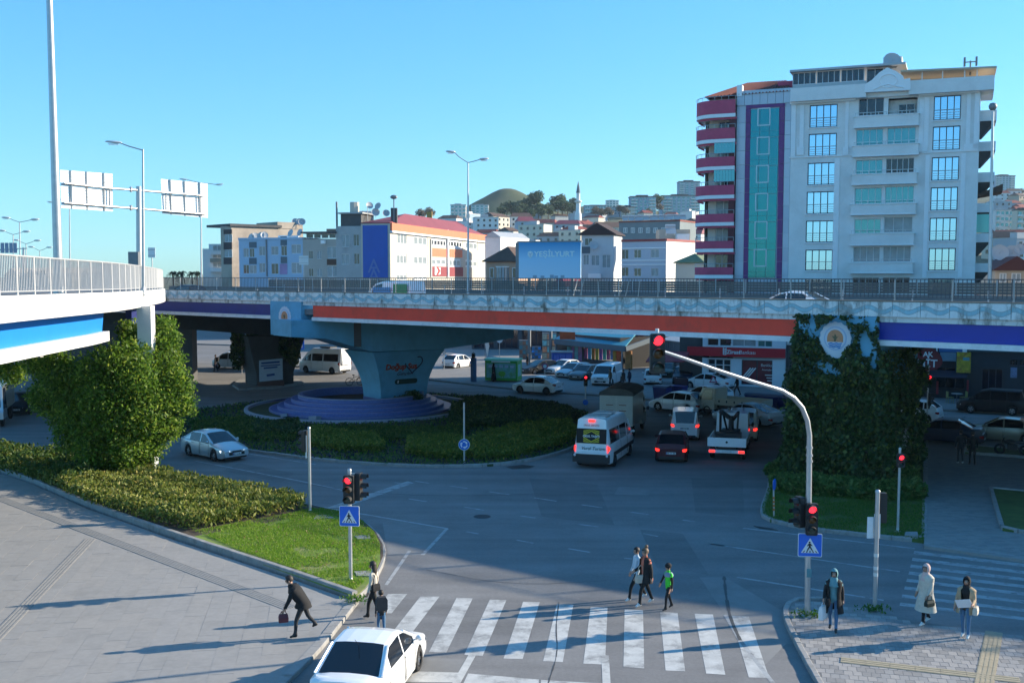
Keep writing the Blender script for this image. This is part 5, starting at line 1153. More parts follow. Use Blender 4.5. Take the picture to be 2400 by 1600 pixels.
for px,Y,yt,hd in((46,150,520,[(14,511),(82,515)]),(31,170,549,[(4,541),(62,543)]),(61,190,571,[(37,563),(88,564)]),(93,215,587,[(73,579),(116,580)])):
 street_lamp({46:'far double-arm lamp, tallest of the row above the ramp railing',31:'far double-arm lamp second in height above the ramp railing',61:'far double-arm lamp third in height above the ramp railing',93:'smallest and farthest double-arm lamp above the ramp railing'}[px],px,Y,yt,6,hd,.13,.07,'lamps along the far road',head=(1.2,.5,.35))
b=At(2321,645,70);t=thing('street_lamp','slender mast with a round grey head in front of the apartment block corner','street lamp',(b.x,b.y,7.6));tp=At(2327,262,70)
mb=MB();mb.path([Vector((b.x,b.y,7.6)),tp],[.13,.075],12);part('pole',mb,M_galv,t,True,40);mb=MB();mb.lathe([(.001,-.25),(.16,-.22),(.24,-.1),(.26,.05),(.18,.2),(.001,.25)],16,At(2327,250,70));part('lantern',mb,M_steel,t,True,60)
# gantry seen from behind
gb=At(325,615,70);gt=thing('sign_gantry','T-shaped road sign gantry seen from behind with two slatted white panels','sign gantry',(gb.x,gb.y,9.0));Yg=70
mb=MB();a=At(325,437,Yg);mb.path([Vector((gb.x,gb.y,9)),a],[.19,.17],14);mb.box(gb.x-.3,gb.y-.3,9,gb.x+.3,gb.y+.3,9.9);part('post',mb,M_galv,gt,True,40)
def Yof(px):return Yg+(px-325)*.030
arm1=[(150,429),(255,441),(325,446),(480,459)];arm2=[(150,475),(255,484),(325,489),(480,502)]
for arm in(arm1,arm2):
 mb=MB();mb.path([At(x,y,Yof(x))for x,y in arm],.075,10);part('arm',mb,M_galv,gt,True,40)
 for x,y in((307,arm[2][1]-2),):mb=MB();c=At(x,y,Yof(x));mb.lathe([(.16,-.03),(.16,.03)],12,c,'x');mb.tube(c-Vector((.05,0,0)),c+Vector((.05,0,0)),.17,n=12);part('flange',mb,M_galv,gt,True)
M_panel=mat('bare sign back',(.80,.81,.82),.5,.0,var=.05,scale=3)
def panel(c4,ns,nbar):
 (x0,y0),(x1,y1),(x2,y2),(x3,y3)=c4
 for k in range(ns):
  f0,f1=k/ns+.006,(k+1)/ns-.006
  q=[At(x0+(x3-x0)*f0,y0+(y3-y0)*f0,Yof(x0)+.22),At(x1+(x2-x1)*f0,y1+(y2-y1)*f0,Yof(x1)+.22),At(x1+(x2-x1)*f1,y1+(y2-y1)*f1,Yof(x1)+.22),At(x0+(x3-x0)*f1,y0+(y3-y0)*f1,Yof(x0)+.22)]
  mb=MB();mb.extrude(q,(0,.035,0));part('panel_slat',mb,M_panel,gt,True)
 for k in range(nbar):
  f=(k+.5)/nbar+(.03 if k==0 else 0);xa=x0+(x1-x0)*f;ya=y0+(y1-y0)*f;xb=x3+(x2-x3)*f;yb=y3+(y2-y3)*f
  mb=MB();mb.beam(At(xa,ya,Yof(xa)+.15),At(xb,yb,Yof(xb)+.15),.14,.12);part('stiffener',mb,M_galv,gt,True)
panel([(141,398),(263,407),(264,496),(144,488)],12,3);panel([(377,419),(486,430),(487,511),(380,501)],12,3)
for x in(168,257,389,467):
 mb=MB();f=lambda arm:[y for(xa,ya),(xb,yb)in zip(arm,arm[1:])if xa<=x<=xb for y in[ya+(yb-ya)*(x-xa)/(xb-xa)]][0];mb.beam(At(x,f(arm1),Yof(x)),At(x,f(arm2),Yof(x)),.07,.07);part('brace',mb,M_galv,gt,True)
def sign_back(label,px,py,w_,h,Y,zb,m=M_panel,cat='sign'):
 c=At(px,py,Y);t=thing('road_sign',label,cat,(c.x,Y,zb));mb=MB();mb.tube((c.x,Y,zb),(c.x,Y,c.z),.04,n=8);part('post',mb,M_galv,t,True);mb=MB();mb.box(c.x-w_/2,Y-.05,c.z-h/2,c.x+w_/2,Y-.02,c.z+h/2);part('plate',mb,m,t,True)
 mb=MB();[mb.box(c.x-w_/2,Y-.08,c.z+s*h*.28-.02,c.x+w_/2,Y-.05,c.z+s*h*.28+.02)for s in(-1,1)];part('bracket',mb,M_galv,t,True);return t
sign_back('white square sign plate on a post on the overpass',712,610,.75,.72,86,7.6,M_white)
sign_back('small grey sign seen from behind beside the gantry foot',356,592,.5,.7,75,8.5)
c=At(315,605,60);mb=MB();mb.box(c.x-.28,c.y-.2,c.z-.55,c.x+.28,c.y+.2,c.z+.35);solo('control_cabinet',mb,M_steel,'dark grey control cabinet at the foot of the gantry','cabinet',(c.x,c.y,c.z-.55))
t=thing('sign_gantry','far sign gantry with a grey blue panel at the edge above the ramp railing','sign gantry',At(20,640,140));mb=MB()
M_fp=mat('far panel back',(.26,.32,.42),.6);
for k in range(5):mb=MB();a=At(-8+k*10,569,140);b_=At(1+k*10,593,140);mb.box(a.x,139.9,b_.z,b_.x,140,a.z);part('panel_board',mb,M_fp,t,True)
mb=MB();a=At(-10,586,140);b_=At(64,582,140);mb.beam(a,b_,.12,.12);mb.beam(At(55,580,140),At(55,645,140),.2,.2);part('arm',mb,M_galv,t,True)
# traffic lights
M_tl=mat('traffic light housing',(.018,.019,.020),.55);M_red=mat('lit red signal',(1.,.02,.035),.3,emit=1.6);M_off=mat('unlit amber lens',(.10,.045,.012),.25);M_offg=mat('unlit green lens',(.03,.06,.055),.25);M_offr=mat('unlit red lens',(.09,.012,.012),.25);M_gon=mat('lit green signal',(.05,1,.75),.3,emit=1.5)
def signal(parent,c,head,lit='r',n=3,s=.30,dark=False):
 """signal head with n lamps stacked; c: centre in the parent's frame, head: heading it faces (deg)"""
 f=Vector((math.cos(R(head)),math.sin(R(head)),0));u=Vector((-f.y,f.x,0));z=Vector((0,0,1));c=Vector(c);hh=n*s*1.06
 e=bpy.data.objects.new('signal_head',None);COL.objects.link(e);e.parent=parent;e.location=c
 mb=MB();mb.extrude([u*a*s*.58+z*b*hh/2-f*.10 for a,b in((-.8,-1),(.8,-1),(1,-.93),(1,.93),(.8,1),(-.8,1),(-1,.93),(-1,-.93))],f*.17);part('housing',mb,M_tl,e)
 order=[('r',M_red,M_offr),('a',M_off,M_off),('g',M_gon,M_offg)]if n==3 else[('r',M_red,M_offr),('g',M_gon,M_offg)]
 for k,(nm,on,off)in enumerate(order[:n]):
  cc=z*(hh/2-s*1.06*(k+.5))+f*.075
  mb=MB();N=16;ring=[cc+(u*math.cos(2*math.pi*i/N)+z*math.sin(2*math.pi*i/N))*s*.40 for i in range(N)];vs=ring+[cc+(p-cc)*.6+f*.022 for p in ring]+[cc+f*.03]
  mb.add(vs,[(i,(i+1)%N,N+(i+1)%N,N+i)for i in range(N)]+[(N+i,N+(i+1)%N,2*N)for i in range(N)]);part('lens',mb,on if lit==nm else off,e,smooth=True)
  mb=MB();arc=[R(a)for a in range(-15,196,15)];r=s*.45
  outer=[[cc+(u*math.cos(a)+z*math.sin(a))*r*g+f*d for a in arc]for g,d in((1,0),(.97,s*.75),(.90,s*.72),(.93,0))];
  for i,a in enumerate(arc):
   k_=max(0,-math.sin(a));
  mb.loft(outer,False);part('visor',mb,M_tl,e)
 return e
def tpole(label,px,py,ytop,r=.057,cat='traffic light',name='traffic_light',z=.12,m=M_galv,group=None,cap=True):
 g=G(px,py,z);tp=At(px,ytop,g.y);t=thing(name,label,cat,g,0,group);mb=MB();H_=tp.z-z;mb.path([(0,0,0),(0,0,H_)],r,12);mb.lathe([(r*2.2,0),(r*2.2,.02),(r*1.2,.03),(r*1.15,.12),(r,.13)],12)
 if cap:mb.lathe([(r*1.1,H_-.02),(r*1.1,H_+.03),(r*.7,H_+.06),(.001,H_+.07)],12)
 part('pole',mb,m,t,smooth=40);return t,g,H_
M_sblue=mat('road sign blue',(.008,.13,.62),.4);M_swhite=mat('road sign white',(.72,.73,.74),.45);M_sblack=mat('road sign black',(.012,.012,.014),.5)
def crossing_sign(parent,c,head,w_=.62):
 f=Vector((math.cos(R(head)),math.sin(R(head)),0));u=Vector((-f.y,f.x,0));z=Vector((0,0,1));e=bpy.data.objects.new('crossing_sign',None);COL.objects.link(e);e.parent=parent;e.location=c;h=w_/2
 def lay(pts,m,d,nm,t=.006):
  mb=MB();mb.extrude([u*x*h+z*y*h+f*d for x,y in pts],f*t);part(nm,mb,m,e)
 rr=.1;rnd=[(sx*(1-rr)+rr*math.cos(a),sy*(1-rr)+rr*math.sin(a))for sx,sy,a0 in((1,1,0),(-1,1,90),(-1,-1,180),(1,-1,270))for a in(R(a0),R(a0+45),R(a0+90))]
 lay(rnd,M_swhite,0,'plate',.02);lay([(x*.95,y*.95)for x,y in rnd],M_sblue,.021,'blue_field');lay([(0,.62),(-.74,-.66),(.74,-.66)],M_swhite,.028,'white_triangle')
 for k in range(5):x=-.5+k*.25;lay([(x-.05+x*.12,-.62),(x+.05+x*.12,-.62),(x*.86+.035,-.46),(x*.86-.035,-.46)],M_sblack,.035,'zebra_bar')
 lay([(-.045+.08*math.cos(a),.25+.08*math.sin(a))for a in[2*math.pi*k/12 for k in range(12)]],M_sblack,.035,'walker_head')
 lay([(-.12,.15),(.04,.15),(.2,-.02),(.15,-.07),(.05,.02),(.05,-.12),(.24,-.44),(.14,-.44),(-.02,-.2),(-.16,-.44),(-.27,-.44),(-.1,-.12),(-.1,.02),(-.2,-.1),(-.25,-.05)],M_sblack,.035,'walker_body')
 return e
t,g,H_=tpole('red traffic light over a blue pedestrian crossing sign on the sunlit lawn',822,1362,1102,.06)
zc_=lambda y:At(822,y,g.y).z-g.z
signal(t,(0,-.16,zc_(1144)),-98,'r',3,.29);signal(t,(.30,.05,zc_(1140)),-10,'',3,.28)
crossing_sign(t,(0,-.1,zc_(1207)),-98,.66)
mb=MB();[mb.beam((0,0,zc_(y)),(.24,.03,zc_(y)),.04,.04)for y in(1110,1160)];part('bracket',mb,M_galv,t)
g=G(1892,1442,.12);t=thing('traffic_light','curved mast arm traffic light with a red signal hanging over the road','traffic light',g)
Pp=[g+Vector((0,0,0))]+[At(x,y,g.y-dy)for x,y,dy in((1894,1250,0),(1896,1120,0),(1897,1020,0),(1892,985,.05),(1880,955,.15),(1860,932,.3),(1832,915,.5),(1760,893,.9),(1680,867,1.4),(1610,842,1.8),(1553,823,2.1))]
mb=MB();mb.path([p-g for p in Pp],[.085,.085,.08,.075,.072,.07,.068,.066,.06,.055,.05,.045],14);mb.lathe([(.2,0),(.2,.03),(.1,.05),(.1,.2)],14);part('mast',mb,M_galv,t,smooth=50)
for y in(1048,1066,1080):mb=MB();p=At(1897,y,g.y)-g;mb.lathe([(.1,-.03),(.1,.03)],12,p);part('clamp',mb,M_galv,t)
hz_=At(1544,828,g.y-2.1)-g;signal(t,hz_+Vector((-.05,-.1,0)),-88,'r',3,.335);mb=MB();mb.tube(hz_+Vector((-.05,0,.55)),hz_+Vector((-.05,0,.66)),.05,n=10);part('mounting_cap',mb,M_white,t)
zc_=lambda y:At(1893,y,g.y).z-g.z
signal(t,(.02,-.17,zc_(1213)),-98,'r',3,.29);signal(t,(-.28,.06,zc_(1200)),200,'',3,.28);crossing_sign(t,(.0,-.12,zc_(1274)),-98,.68)
mb=MB();mb.box(-.07,-.1,zc_(1350),.07,-.086,zc_(1330));part('sticker',mb,K_TEAL,t)
tuft=MB()
t,g,H_=tpole('pale pole with a signal head seen edge on, rising from the hedge end',727,1200,1003,.06,z=.17);signal(t,(-.18,.1,H_-.55),150,'',3,.28);mb=MB();mb.box(-.16,-.02,H_-1.25,-.10,.04,H_-.3);part('sign_edge',mb,M_white,t)
t,g,H_=tpole('pale pole on the near pavement with signs and a signal seen from behind',2050,1428,1152,.065);signal(t,(.16,.16,H_-.5),80,'',3,.28)
for dx,y0,y1 in((-.17,1212,1262),(.03,1205,1262)):
 a,b_=At(2050,y0,g.y).z-.12,At(2050,y1,g.y).z-.12;mb=MB();mb.box(dx-.09,.05,b_,dx+.09,.085,a);part('sign_back',mb,M_panel,t)
for y in(1300,1330,1345):mb=MB();z_=At(2050,y,g.y).z-.12;mb.lathe([(.069,-.05),(.069,.05)],12,(0,0,z_));part('sticker',mb,M_white,t)
t,g,H_=tpole('red pedestrian signal on a pale pole on the shaded lawn by the ivy pier',2104,1245,1052,.05);signal(t,(0,-.13,H_-.42),-100,'r',2,.25)
t,g,H_=tpole('small red signal on a pole at the back edge of the roundabout island',1372,965,890,.045,z=.13);signal(t,(0,-.12,H_-.05),-90,'r',3,.24)
mb=MB();mb.lathe([(.001,-.02),(.2,-.02),(.2,.0)],16,(0,-.08,At(1372,942,g.y).z-.13),'y');part('blue_disc',mb,M_sblue,t)
t,g,H_=tpole('red signal on a tall pole behind the ivy pier in the far street',2172,1008,860,.05);signal(t,(.02,-.12,At(2173,893,g.y).z-.12),-98,'r',3,.26);signal(t,(.1,-.1,At(2175,935,g.y).z-.12),-20,'',3,.26)
t,g,H_=tpole('green signal on a pole with a blue sign beside the recycling container',1110,894,824,.06);signal(t,(0,-.14,At(1110,838,g.y).z-.12),-95,'g',3,.28);mb=MB();z_=At(1110,849,g.y).z-.12;mb.box(-.35,-.1,z_-.12,.25,-.07,z_+.12);part('blue_plate',mb,M_sblue,t);mb=MB();mb.lathe([(.28,0),(.28,2.2),(.1,2.25)],12);part('wrapped_base',mb,mat('blue wrap',(.08,.14,.25),.8),t)
g=G(1088,1085,.13);t=thing('road_sign','round blue roundabout sign with three white arrows on a tall thin pole','road sign',g);tp=At(1088,943,g.y);mb=MB();mb.tube((0,0,0),(0,0,tp.z-.13),.05,n=10);part('pole',mb,M_galv,t,smooth=40)
cz=At(1088,1041,g.y).z-.13;rr=13.5*g.y/F
mb=MB();mb.extrude([(rr*math.cos(2*math.pi*k/28),-.07,cz+rr*math.sin(2*math.pi*k/28))for k in range(28)],(0,.02,0));part('rim',mb,M_swhite,t)
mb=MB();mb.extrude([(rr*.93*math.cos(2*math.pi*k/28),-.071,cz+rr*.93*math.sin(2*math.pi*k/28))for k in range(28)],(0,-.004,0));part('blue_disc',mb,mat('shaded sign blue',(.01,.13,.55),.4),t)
for k in range(3):
 mb=MB();a0=R(90+120*k+20);arc=[a0-R(78)*i/6 for i in range(7)];q=lambda r,a:(rr*r*math.cos(a),-.076,cz+rr*r*math.sin(a))
 for i in range(5):mb.quad(q(.42,arc[i]),q(.64,arc[i]),q(.64,arc[i+1]),q(.42,arc[i+1]))
 mb.quad(q(.30,arc[5]),q(.78,arc[5]),q(.55,arc[5]-R(38)),q(.50,arc[5]-R(38)));part('arrow',mb,M_swhite,t)
g=G(1814,1210,.13);t=thing('road_sign','slim blue sign with a striped post on the corner of the shaded lawn','road sign',g);mb=MB();mb.tube((0,0,0),(-.05,0,1.5),.035,n=8);part('post',mb,M_galv,t)
for k in range(4):mb=MB();mb.lathe([(.045,.25+k*.16),(.045,.35+k*.16)],10,(-.01-.03*k*.16,0,0));part('stripe',mb,mat('sign orange',(.5,.16,.04),.5),t)
mb=MB();mb.lathe([(.001,-.02),(.24,-.02),(.24,.0)],20,(-.06,0,1.35),'y');o=part('blue_disc',mb,M_sblue,t);o.rotation_euler=(0,0,R(62))
def disc_sign(label,px,py,yb,m,shape='disc',r=.3,z=.12,zpole=None):
 g=G(px,yb,z);c=At(px,py,g.y).z-z;t=thing('road_sign',label,'road sign',g);mb=MB();mb.tube((0,0,0),(0,0,c+r),.035,n=8);part('post',mb,M_galv,t);mb=MB()
 pts={'disc':[(r*math.cos(2*math.pi*k/20),r*math.sin(2*math.pi*k/20))for k in range(20)],'tri':[(0,r*1.2),(-r*1.1,-r*.7),(r*1.1,-r*.7)],'sq':[(-r,-r),(r,-r),(r,r),(-r,r)]}[shape]
 mb.extrude([(x,-.05,c+y)for x,y in pts],(0,.02,0));part('plate',mb,m,t)
 mb=MB();mb.extrude([(x*.62,-.055,c+y*.62)for x,y in pts],(0,-.004,0));part('symbol',mb,M_swhite,t);return t
M_pred=mat('faded red sign',(.42,.05,.14),.5)
disc_sign('red bordered triangle sign in front of the white fastback saloon',1671,890,922,M_pred,'tri',.32);disc_sign('small red round sign between the dark grey car and white saloon',1277,858,884,M_pred,'disc',.3)
disc_sign('blue crossing sign near the sunlit road beyond the deck',567,828,875,M_sblue,'sq',.42,0);disc_sign('blue parking sign behind the white high-roof minibus',703,808,842,M_sblue,'sq',.55,0);disc_sign('round no-entry style sign on a thin pole behind the container',1171,796,850,M_swhite,'disc',.35)
disc_sign('thin pole with a grey disc near the white hatchback beyond the fountain',1041,826,866,M_galv,'disc',.2)
sign_p=G(498,873,0)
# bins, container
M_bin=mat('blue bin plastic',(.015,.03,.18),.5,var=.08,scale=3);M_lid=mat('dark bin lid',(.012,.014,.05),.5)
def bin_(label,px,py,w_,open_=False):
 g=G(px,py,.12);t=thing('wheeled_bin',label,'bin',g,R(-35),'blue street bins');mb=MB();mb.loft([[(x*w_/2*s,y*.5*s,z)for x,y in((-1,-1),(1,-1),(1,1),(-1,1))]for z,s in((.12,.86),(.95,1),(1.0,1.04))],True,True);part('body',mb,M_bin,t)
 mb=MB();
 if open_:mb.box(-w_/2,.45,1.0,w_/2,.55,1.55)
 else:mb.loft([[(x,y,z)for y,z in((-.54,1.0),(-.3,1.13),(.3,1.15),(.54,1.0))]for x in(-w_*.53,w_*.53)],False,True)
 part('lid',mb,M_lid,t)
 for sx in(-1,1):
  for sy in(-1,1):mb=MB();mb.lathe([(.001,-.03),(.08,-.03),(.08,.03),(.001,.03)],10,(sx*w_*.38,sy*.35,.08),'y');part('castor',mb,M_trim,t)
bin_('blue wheeled bin with its lid closed at the kerb behind the five-door hatchback',1552,936,1.2);bin_('blue wheeled bin with its lid raised beside the closed one',1590,932,1.2,True);bin_('long dark blue container behind the cream pickup bed',1790,958,2.6);bin_('low blue bin at the edge of the ivy behind the silver saloon',1846,962,1.2)
M_gr=mat('container green',(.05,.36,.05),.5);M_pan=mat('container print',(.16,.45,.44),.5,var=.3,scale=3,dirt=(.10,.32,.06),dscale=.9,damt=.9)
g=G(1180,892,.12);t=thing('recycling_container','green and pale blue printed recycling container on the far pavement','container',g,R(-14))
mb=MB();mb.box(-1.55,-.9,.1,1.55,.9,2.0);part('body',mb,M_gr,t);mb=MB();mb.box(-1.4,-.93,.35,1.4,-.9,1.72);part('front_print',mb,M_pan,t);mb=MB();mb.loft([[(x,y,z)for y,z in((-1.0,1.95),(-.8,2.12),(.8,2.12),(1.0,1.95))]for x in(-1.65,1.65)],False,True);part('roof',mb,mat('pale green roof',(.22,.5,.3),.5),t)
for k in range(5):mb=MB();mb.box(-1.2+k*.52,-.96,1.3,-.86+k*.52,-.93,1.55);part('deposit_flap',mb,mat('flap blue',(.35,.5,.65),.5),t)
mb=MB();mb.ball((.1,-.95,.75),.35,.02,.25,12,6);mb.box(.0,-.96,.4,.1,-.94,.7);mb.box(.2,-.96,.4,.3,-.94,.7);part('print_shape',mb,mat('print green leaf',(.12,.4,.05),.5),t)
mb=MB();mb.box(1.551,-.6,.5,1.57,.6,1.6);part('end_print',mb,M_pan,t);mb=MB();mb.box(-.9,-1.02,1.8,.9,-.99,1.93);part('header_print',mb,M_swhite,t)
g=G(832,905,0);t=thing('bicycle','bicycle standing behind the fountain rim next to the pier column','bicycle',(g.x,g.y,.1),R(20))
for x in(-.5,.5):mb=MB();mb.path([(x+.34*math.cos(2*math.pi*k/20),0,.34+.34*math.sin(2*math.pi*k/20))for k in range(21)],.028,6,False);[mb.tube((x,0,.34),(x+.33*math.cos(a),0,.34+.33*math.sin(a)),.006,n=4)for a in[R(36*k)for k in range(10)]];part('wheel',mb,M_tyre,t)
mb=MB();[mb.tube(a,b_,.02,n=6)for a,b_ in(((-.5,0,.34),(-.1,0,.75)),((-.1,0,.75),(.38,0,.8)),((.5,0,.34),(.36,0,.95)),((-.05,0,.34),(-.12,0,.9)),((-.05,0,.34),(.38,0,.75)),((-.5,0,.34),(-.05,0,.34)),((.36,-.25,.98),(.36,.25,.98)))];part('frame',mb,M_trim,t);mb=MB();mb.ball((-.14,0,.93),.13,.06,.04,8,5);part('saddle',mb,M_trim,t)
g=G(2372,1066,.2);t=thing('motorcycle','dark motorcycle parked on the strip of lawn behind the beige saloon','motorcycle',g,R(150))
for x in(-.62,.62):mb=MB();mb.lathe([(.18,-.05),(.29,-.05),(.3,0),(.29,.05),(.18,.05)],18,(x,0,.3),'y');part('wheel',mb,M_tyre,t)
mb=MB();mb.ball((.12,0,.72),.3,.14,.15,10,6);mb.box(-.25,-.12,.3,.25,.12,.6);mb.tube((.62,0,.3),(.42,0,.95),.04,n=6);mb.tube((-.62,0,.3),(0,0,.5),.05,n=6);part('body',mb,M_trim,t);mb=MB();mb.loft([[(-.75,-.1,.75),(-.75,.1,.75)],[(-.4,-.14,.74),(-.4,.14,.74)],[(0,-.1,.72),(0,.1,.72)]]);mb.box(-.7,-.12,.66,-.05,.12,.74);part('seat',mb,M_trim,t);mb=MB();mb.tube((.42,-.33,1.0),(.42,.33,1.0),.02,n=6);part('handlebar',mb,M_steel,t)
g=G(2118,1040,.13);mb=MB();mb.lathe([(.8,0),(1.05,.75),(1.1,.8),(.98,.8),(.95,.6),(.001,.58)],28);solo('planter',mb,M_conc,'round pale concrete planter behind the ivy pier','planter',g,None,40,False)
# vegetation
M_bark=mat('bark',(.10,.075,.05),.9,var=.3,scale=6,bump=.5,bscale=20)
M_leafA=leafmat('tree leaf',(.05,.11,.012),(.17,.30,.03),(.40,.47,.07),.55);M_leafB=leafmat('hedge leaf',(.08,.12,.018),(.25,.28,.05),(.46,.38,.12),.4);M_leafC=leafmat('dark shrub leaf',(.03,.07,.014),(.07,.13,.02),(.19,.20,.03),.35);M_leafD=leafmat('shrub leaf',(.05,.12,.035),(.13,.23,.055),(.26,.33,.10),.45)
M_leafO=leafmat('olive shrub leaf',(.07,.12,.018),(.17,.22,.03),(.36,.33,.06),.4)
M_blade=leafmat('grass blade',(.12,.25,.016),(.22,.38,.03),(.42,.40,.12),.5)
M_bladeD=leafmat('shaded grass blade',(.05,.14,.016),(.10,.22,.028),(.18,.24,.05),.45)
def far_leafmat(n,a,b):return leafmat(n,a,b,None,.2)
tb=G(255,1112,.2);tr=thing('tree','broad leafy tree growing beside the ramp pillar out of the hedge bed','tree',tb);Yt=tb.y
def tp_(px,py,dy=0):return At(px,py,Yt+dy)
clumps=[]
for px,py,r,dy in((330,812,.95,1.6),(382,845,1.1,.8),(300,860,1.5,-.6),(240,880,1.5,-.5),(400,930,1.15,0),(340,960,1.5,-.8),(270,980,1.6,-.9),(200,960,1.4,-.3),(160,900,1.3,.3),(385,1010,.75,0),(300,1045,1.3,-.9),(230,1050,1.2,-.9),(350,1050,.8,-.3),(170,1020,1.0,0),(388,765,.6,1.6),(300,775,.6,1.2),(395,800,.7,1.0),(30,872,.8,2.6),(-10,850,.8,3.0),(440,955,.45,0),(405,1000,.5,0),(120,860,1.1,1.2),(85,840,.9,1.6),(110,930,1.0,.8),(420,895,.7,0),(250,930,1.3,-1.4),(320,900,1.1,-1.3),(215,1010,1.0,-1.2),(290,1085,.8,-.8),(225,1080,.8,-.6),(352,800,.6,1.8),(150,960,1.0,.6)):
 c=tp_(px,py,dy);clumps.append((c.x,c.y,c.z,r,r*1.05,r*.92))
P_,N_=blob_points(clumps,66000,.3);P_+=rng.normal(size=P_.shape)*.10
keep=P_[:,2]>.35;P_,N_=P_[keep],N_[keep]
link('crown',leaf_mesh('crown',P_-np.array(tb),.185,M_leafA,up=-.2,asp=.5,N=N_*.9+np.array([0,0,.5])),tr)['kind']='stuff'
mb=MB()
for q in((300,860),(240,880),(385,930),(200,960),(330,800),(160,900)):
 c=tp_(*q);mb.path([tb,tb.lerp(c,.35)+Vector((.1,0,.3)),tb.lerp(c,.7)+Vector((0,0,.3)),c],[.17,.12,.08,.03],8)
mb.path([tb,tb+Vector((.1,0,1.4)),tb+Vector((.05,.1,3.5))],[.28,.2,.12],10);part('trunk',mb,M_bark,tr,True,60)
hedge_px=[(-40,1105),(0,1112),(88,1139),(214,1196),(344,1232),(452,1256),(494,1250),(574,1234),(673,1214),(722,1201),(700,1185),(640,1174),(536,1158),(344,1118),(200,1097),(0,1070),(-40,1066)]
hp_=[G(*p)for p in hedge_px]
def hedge_fill(poly,n,z0,z1,size,m,name,label,cat,up=.6,asp=.42,edge=0.):
 q=poly_points(poly,n);zz=rng.random(n)**.6;bump_=.78+.22*np.sin(q[:,0]*1.9+1.3*np.sin(q[:,1]*1.3))*np.cos(q[:,1]*2.3)
 P=np.column_stack([q,z0+(z1-z0)*zz*bump_]);o=link(name,leaf_mesh(name,P,size,m,up=up,asp=asp,jit=1.));o['kind']='stuff' if cat is None else 'thing'
 if cat:tag(o,label,cat);del o['kind']
 return o
hedge_fill(hp_,34000,.17,.95,.20,M_leafB,'hedge','low yellow green hedge filling the bed between the plaza and the roundabout lane','hedge',up=1.0)
q=[G(*p)for p in[(-40,1105),(0,1112),(88,1139),(160,1165),(300,1112),(200,1097),(0,1070),(-40,1066)]]
hedge_fill(q,9000,.17,1.25,.22,M_leafC,'hedge','taller hedge end under the tree by the plaza edge, shade put into its dark leaves','hedge',up=.6)  # hedge end in darker leaf colour, standing in for the shade there
def grass(poly_px,n,z,h,m,name='grass'):
 q=poly_points([G(*p)for p in poly_px],n);dry=np.sin(q[:,0]*1.3+2*np.sin(q[:,1]*.8))*np.sin(q[:,1]*1.7+1.2*np.cos(q[:,0]*.9))+.35*np.sin(q[:,0]*5.1)*np.sin(q[:,1]*4.3);q=q[(dry<.55)|(rng.random(len(q))<.25)];n=len(q);P=np.column_stack([q,z+rng.uniform(.2,.6,n)*h]);o=link(name,leaf_mesh(name,P,h,m,up=2.2,asp=.22,jit=1));o['kind']='stuff'
 return o
grass(lawn_px,46000,.2,.085,M_blade)
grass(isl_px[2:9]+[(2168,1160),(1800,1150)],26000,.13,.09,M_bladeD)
q=poly_points([G(*p)for p in lawn_px],260);P=np.column_stack([q,np.full(len(q),.27)]);o=link('fallen_leaves',leaf_mesh('fallen_leaves',P,.07,leafmat('dry leaf',(.20,.11,.04),(.34,.24,.12)),up=-.1,asp=.7,N=np.array([0,0,2.]),jit=.4));o['kind']='stuff'
shrub_px=[(1835,1118,.75),(1870,1128,.85),(1905,1122,.8),(1945,1132,.85),(1985,1128,.75),(2020,1138,.8),(2060,1142,.8),(2100,1140,.85),(2135,1138,.8),(1850,1085,.9),(1820,1090,.7),(2120,1105,.8)]
for i,(px,py,r)in enumerate(shrub_px):
 g=G(px,py+28,.13);P_,N_=blob_points([(0,0,.45*r,r*.9,r*.7,.62*r),(.3*r,.1,.6*r,r*.5,r*.5,.5*r),(-.35*r,.1,.55*r,r*.5,r*.45,.45*r)],1500,.35);P_=P_[P_[:,2]>.02]
 o=thing('shrub',('%s rounded shrub from the slim blue sign at the foot of the ivy pier'%'first second third fourth fifth sixth seventh eighth ninth'.split()[i])if i<9 else('shrub behind the row beside the ivy pier, %s'%('close to the ivy','nearest the road','nearest the walkway')[i-9]).replace('nearest','next to'),'shrub',g,0,'shrubs at the foot of the ivy pier');link('foliage',leaf_mesh('foliage',P_,.24,M_leafD,up=.3,asp=.45),o);mb=MB();[mb.tube((0,0,0),(.25*math.cos(a),.2*math.sin(a),.5),.02,.01,5)for a in(0,2,4)];part('stem',mb,M_bark,o)
rp_=[Vector((p.x,p.y,0))for p in rnd]
def rpoly(px):return[G(*p)for p in px]
def mass(px,n,z1,size,m,label,up=.5):return hedge_fill(rpoly(px),n,.13,z1,size,m,'shrubbery',label,'shrubbery',up,.5)
mass([(730,1055),(730,1020),(800,1025),(880,1035),(905,1060),(890,1070),(800,1066)],8000,.8,.18,M_leafO,'olive shrub mass on the roundabout between the pole and the middle')
mass([(950,1072),(955,1045),(1040,1036),(1100,1050),(1110,1082),(1040,1088)],8000,.85,.18,M_leafO,'shrub mass on the roundabout in front of the arrow sign')
mass([(1110,1085),(1105,1045),(1180,1020),(1260,1005),(1335,1000),(1355,1030),(1320,1052),(1240,1072),(1180,1084)],17000,.85,.18,M_leafO,'long shrub mass on the roundabout beside the school minibus')
mass([(1060,960),(1130,945),(1220,952),(1310,962),(1370,985),(1330,1000),(1220,1005),(1120,1010),(1050,1000)],22000,.85,.22,M_ivy,'dark hedge mass on the far side of the roundabout',.3)
mass([(430,1000),(560,985),(660,1010),(700,1020),(690,1040),(600,1040),(470,1025)],11000,.5,.2,M_leafC,'low dark planting on the roundabout behind the silver blue sedan',.5)
mass([(590,1000),(700,1000),(715,1028),(600,1030)],5000,.7,.22,M_ivy,'dark shrub clump in front of the fountain steps',.3)
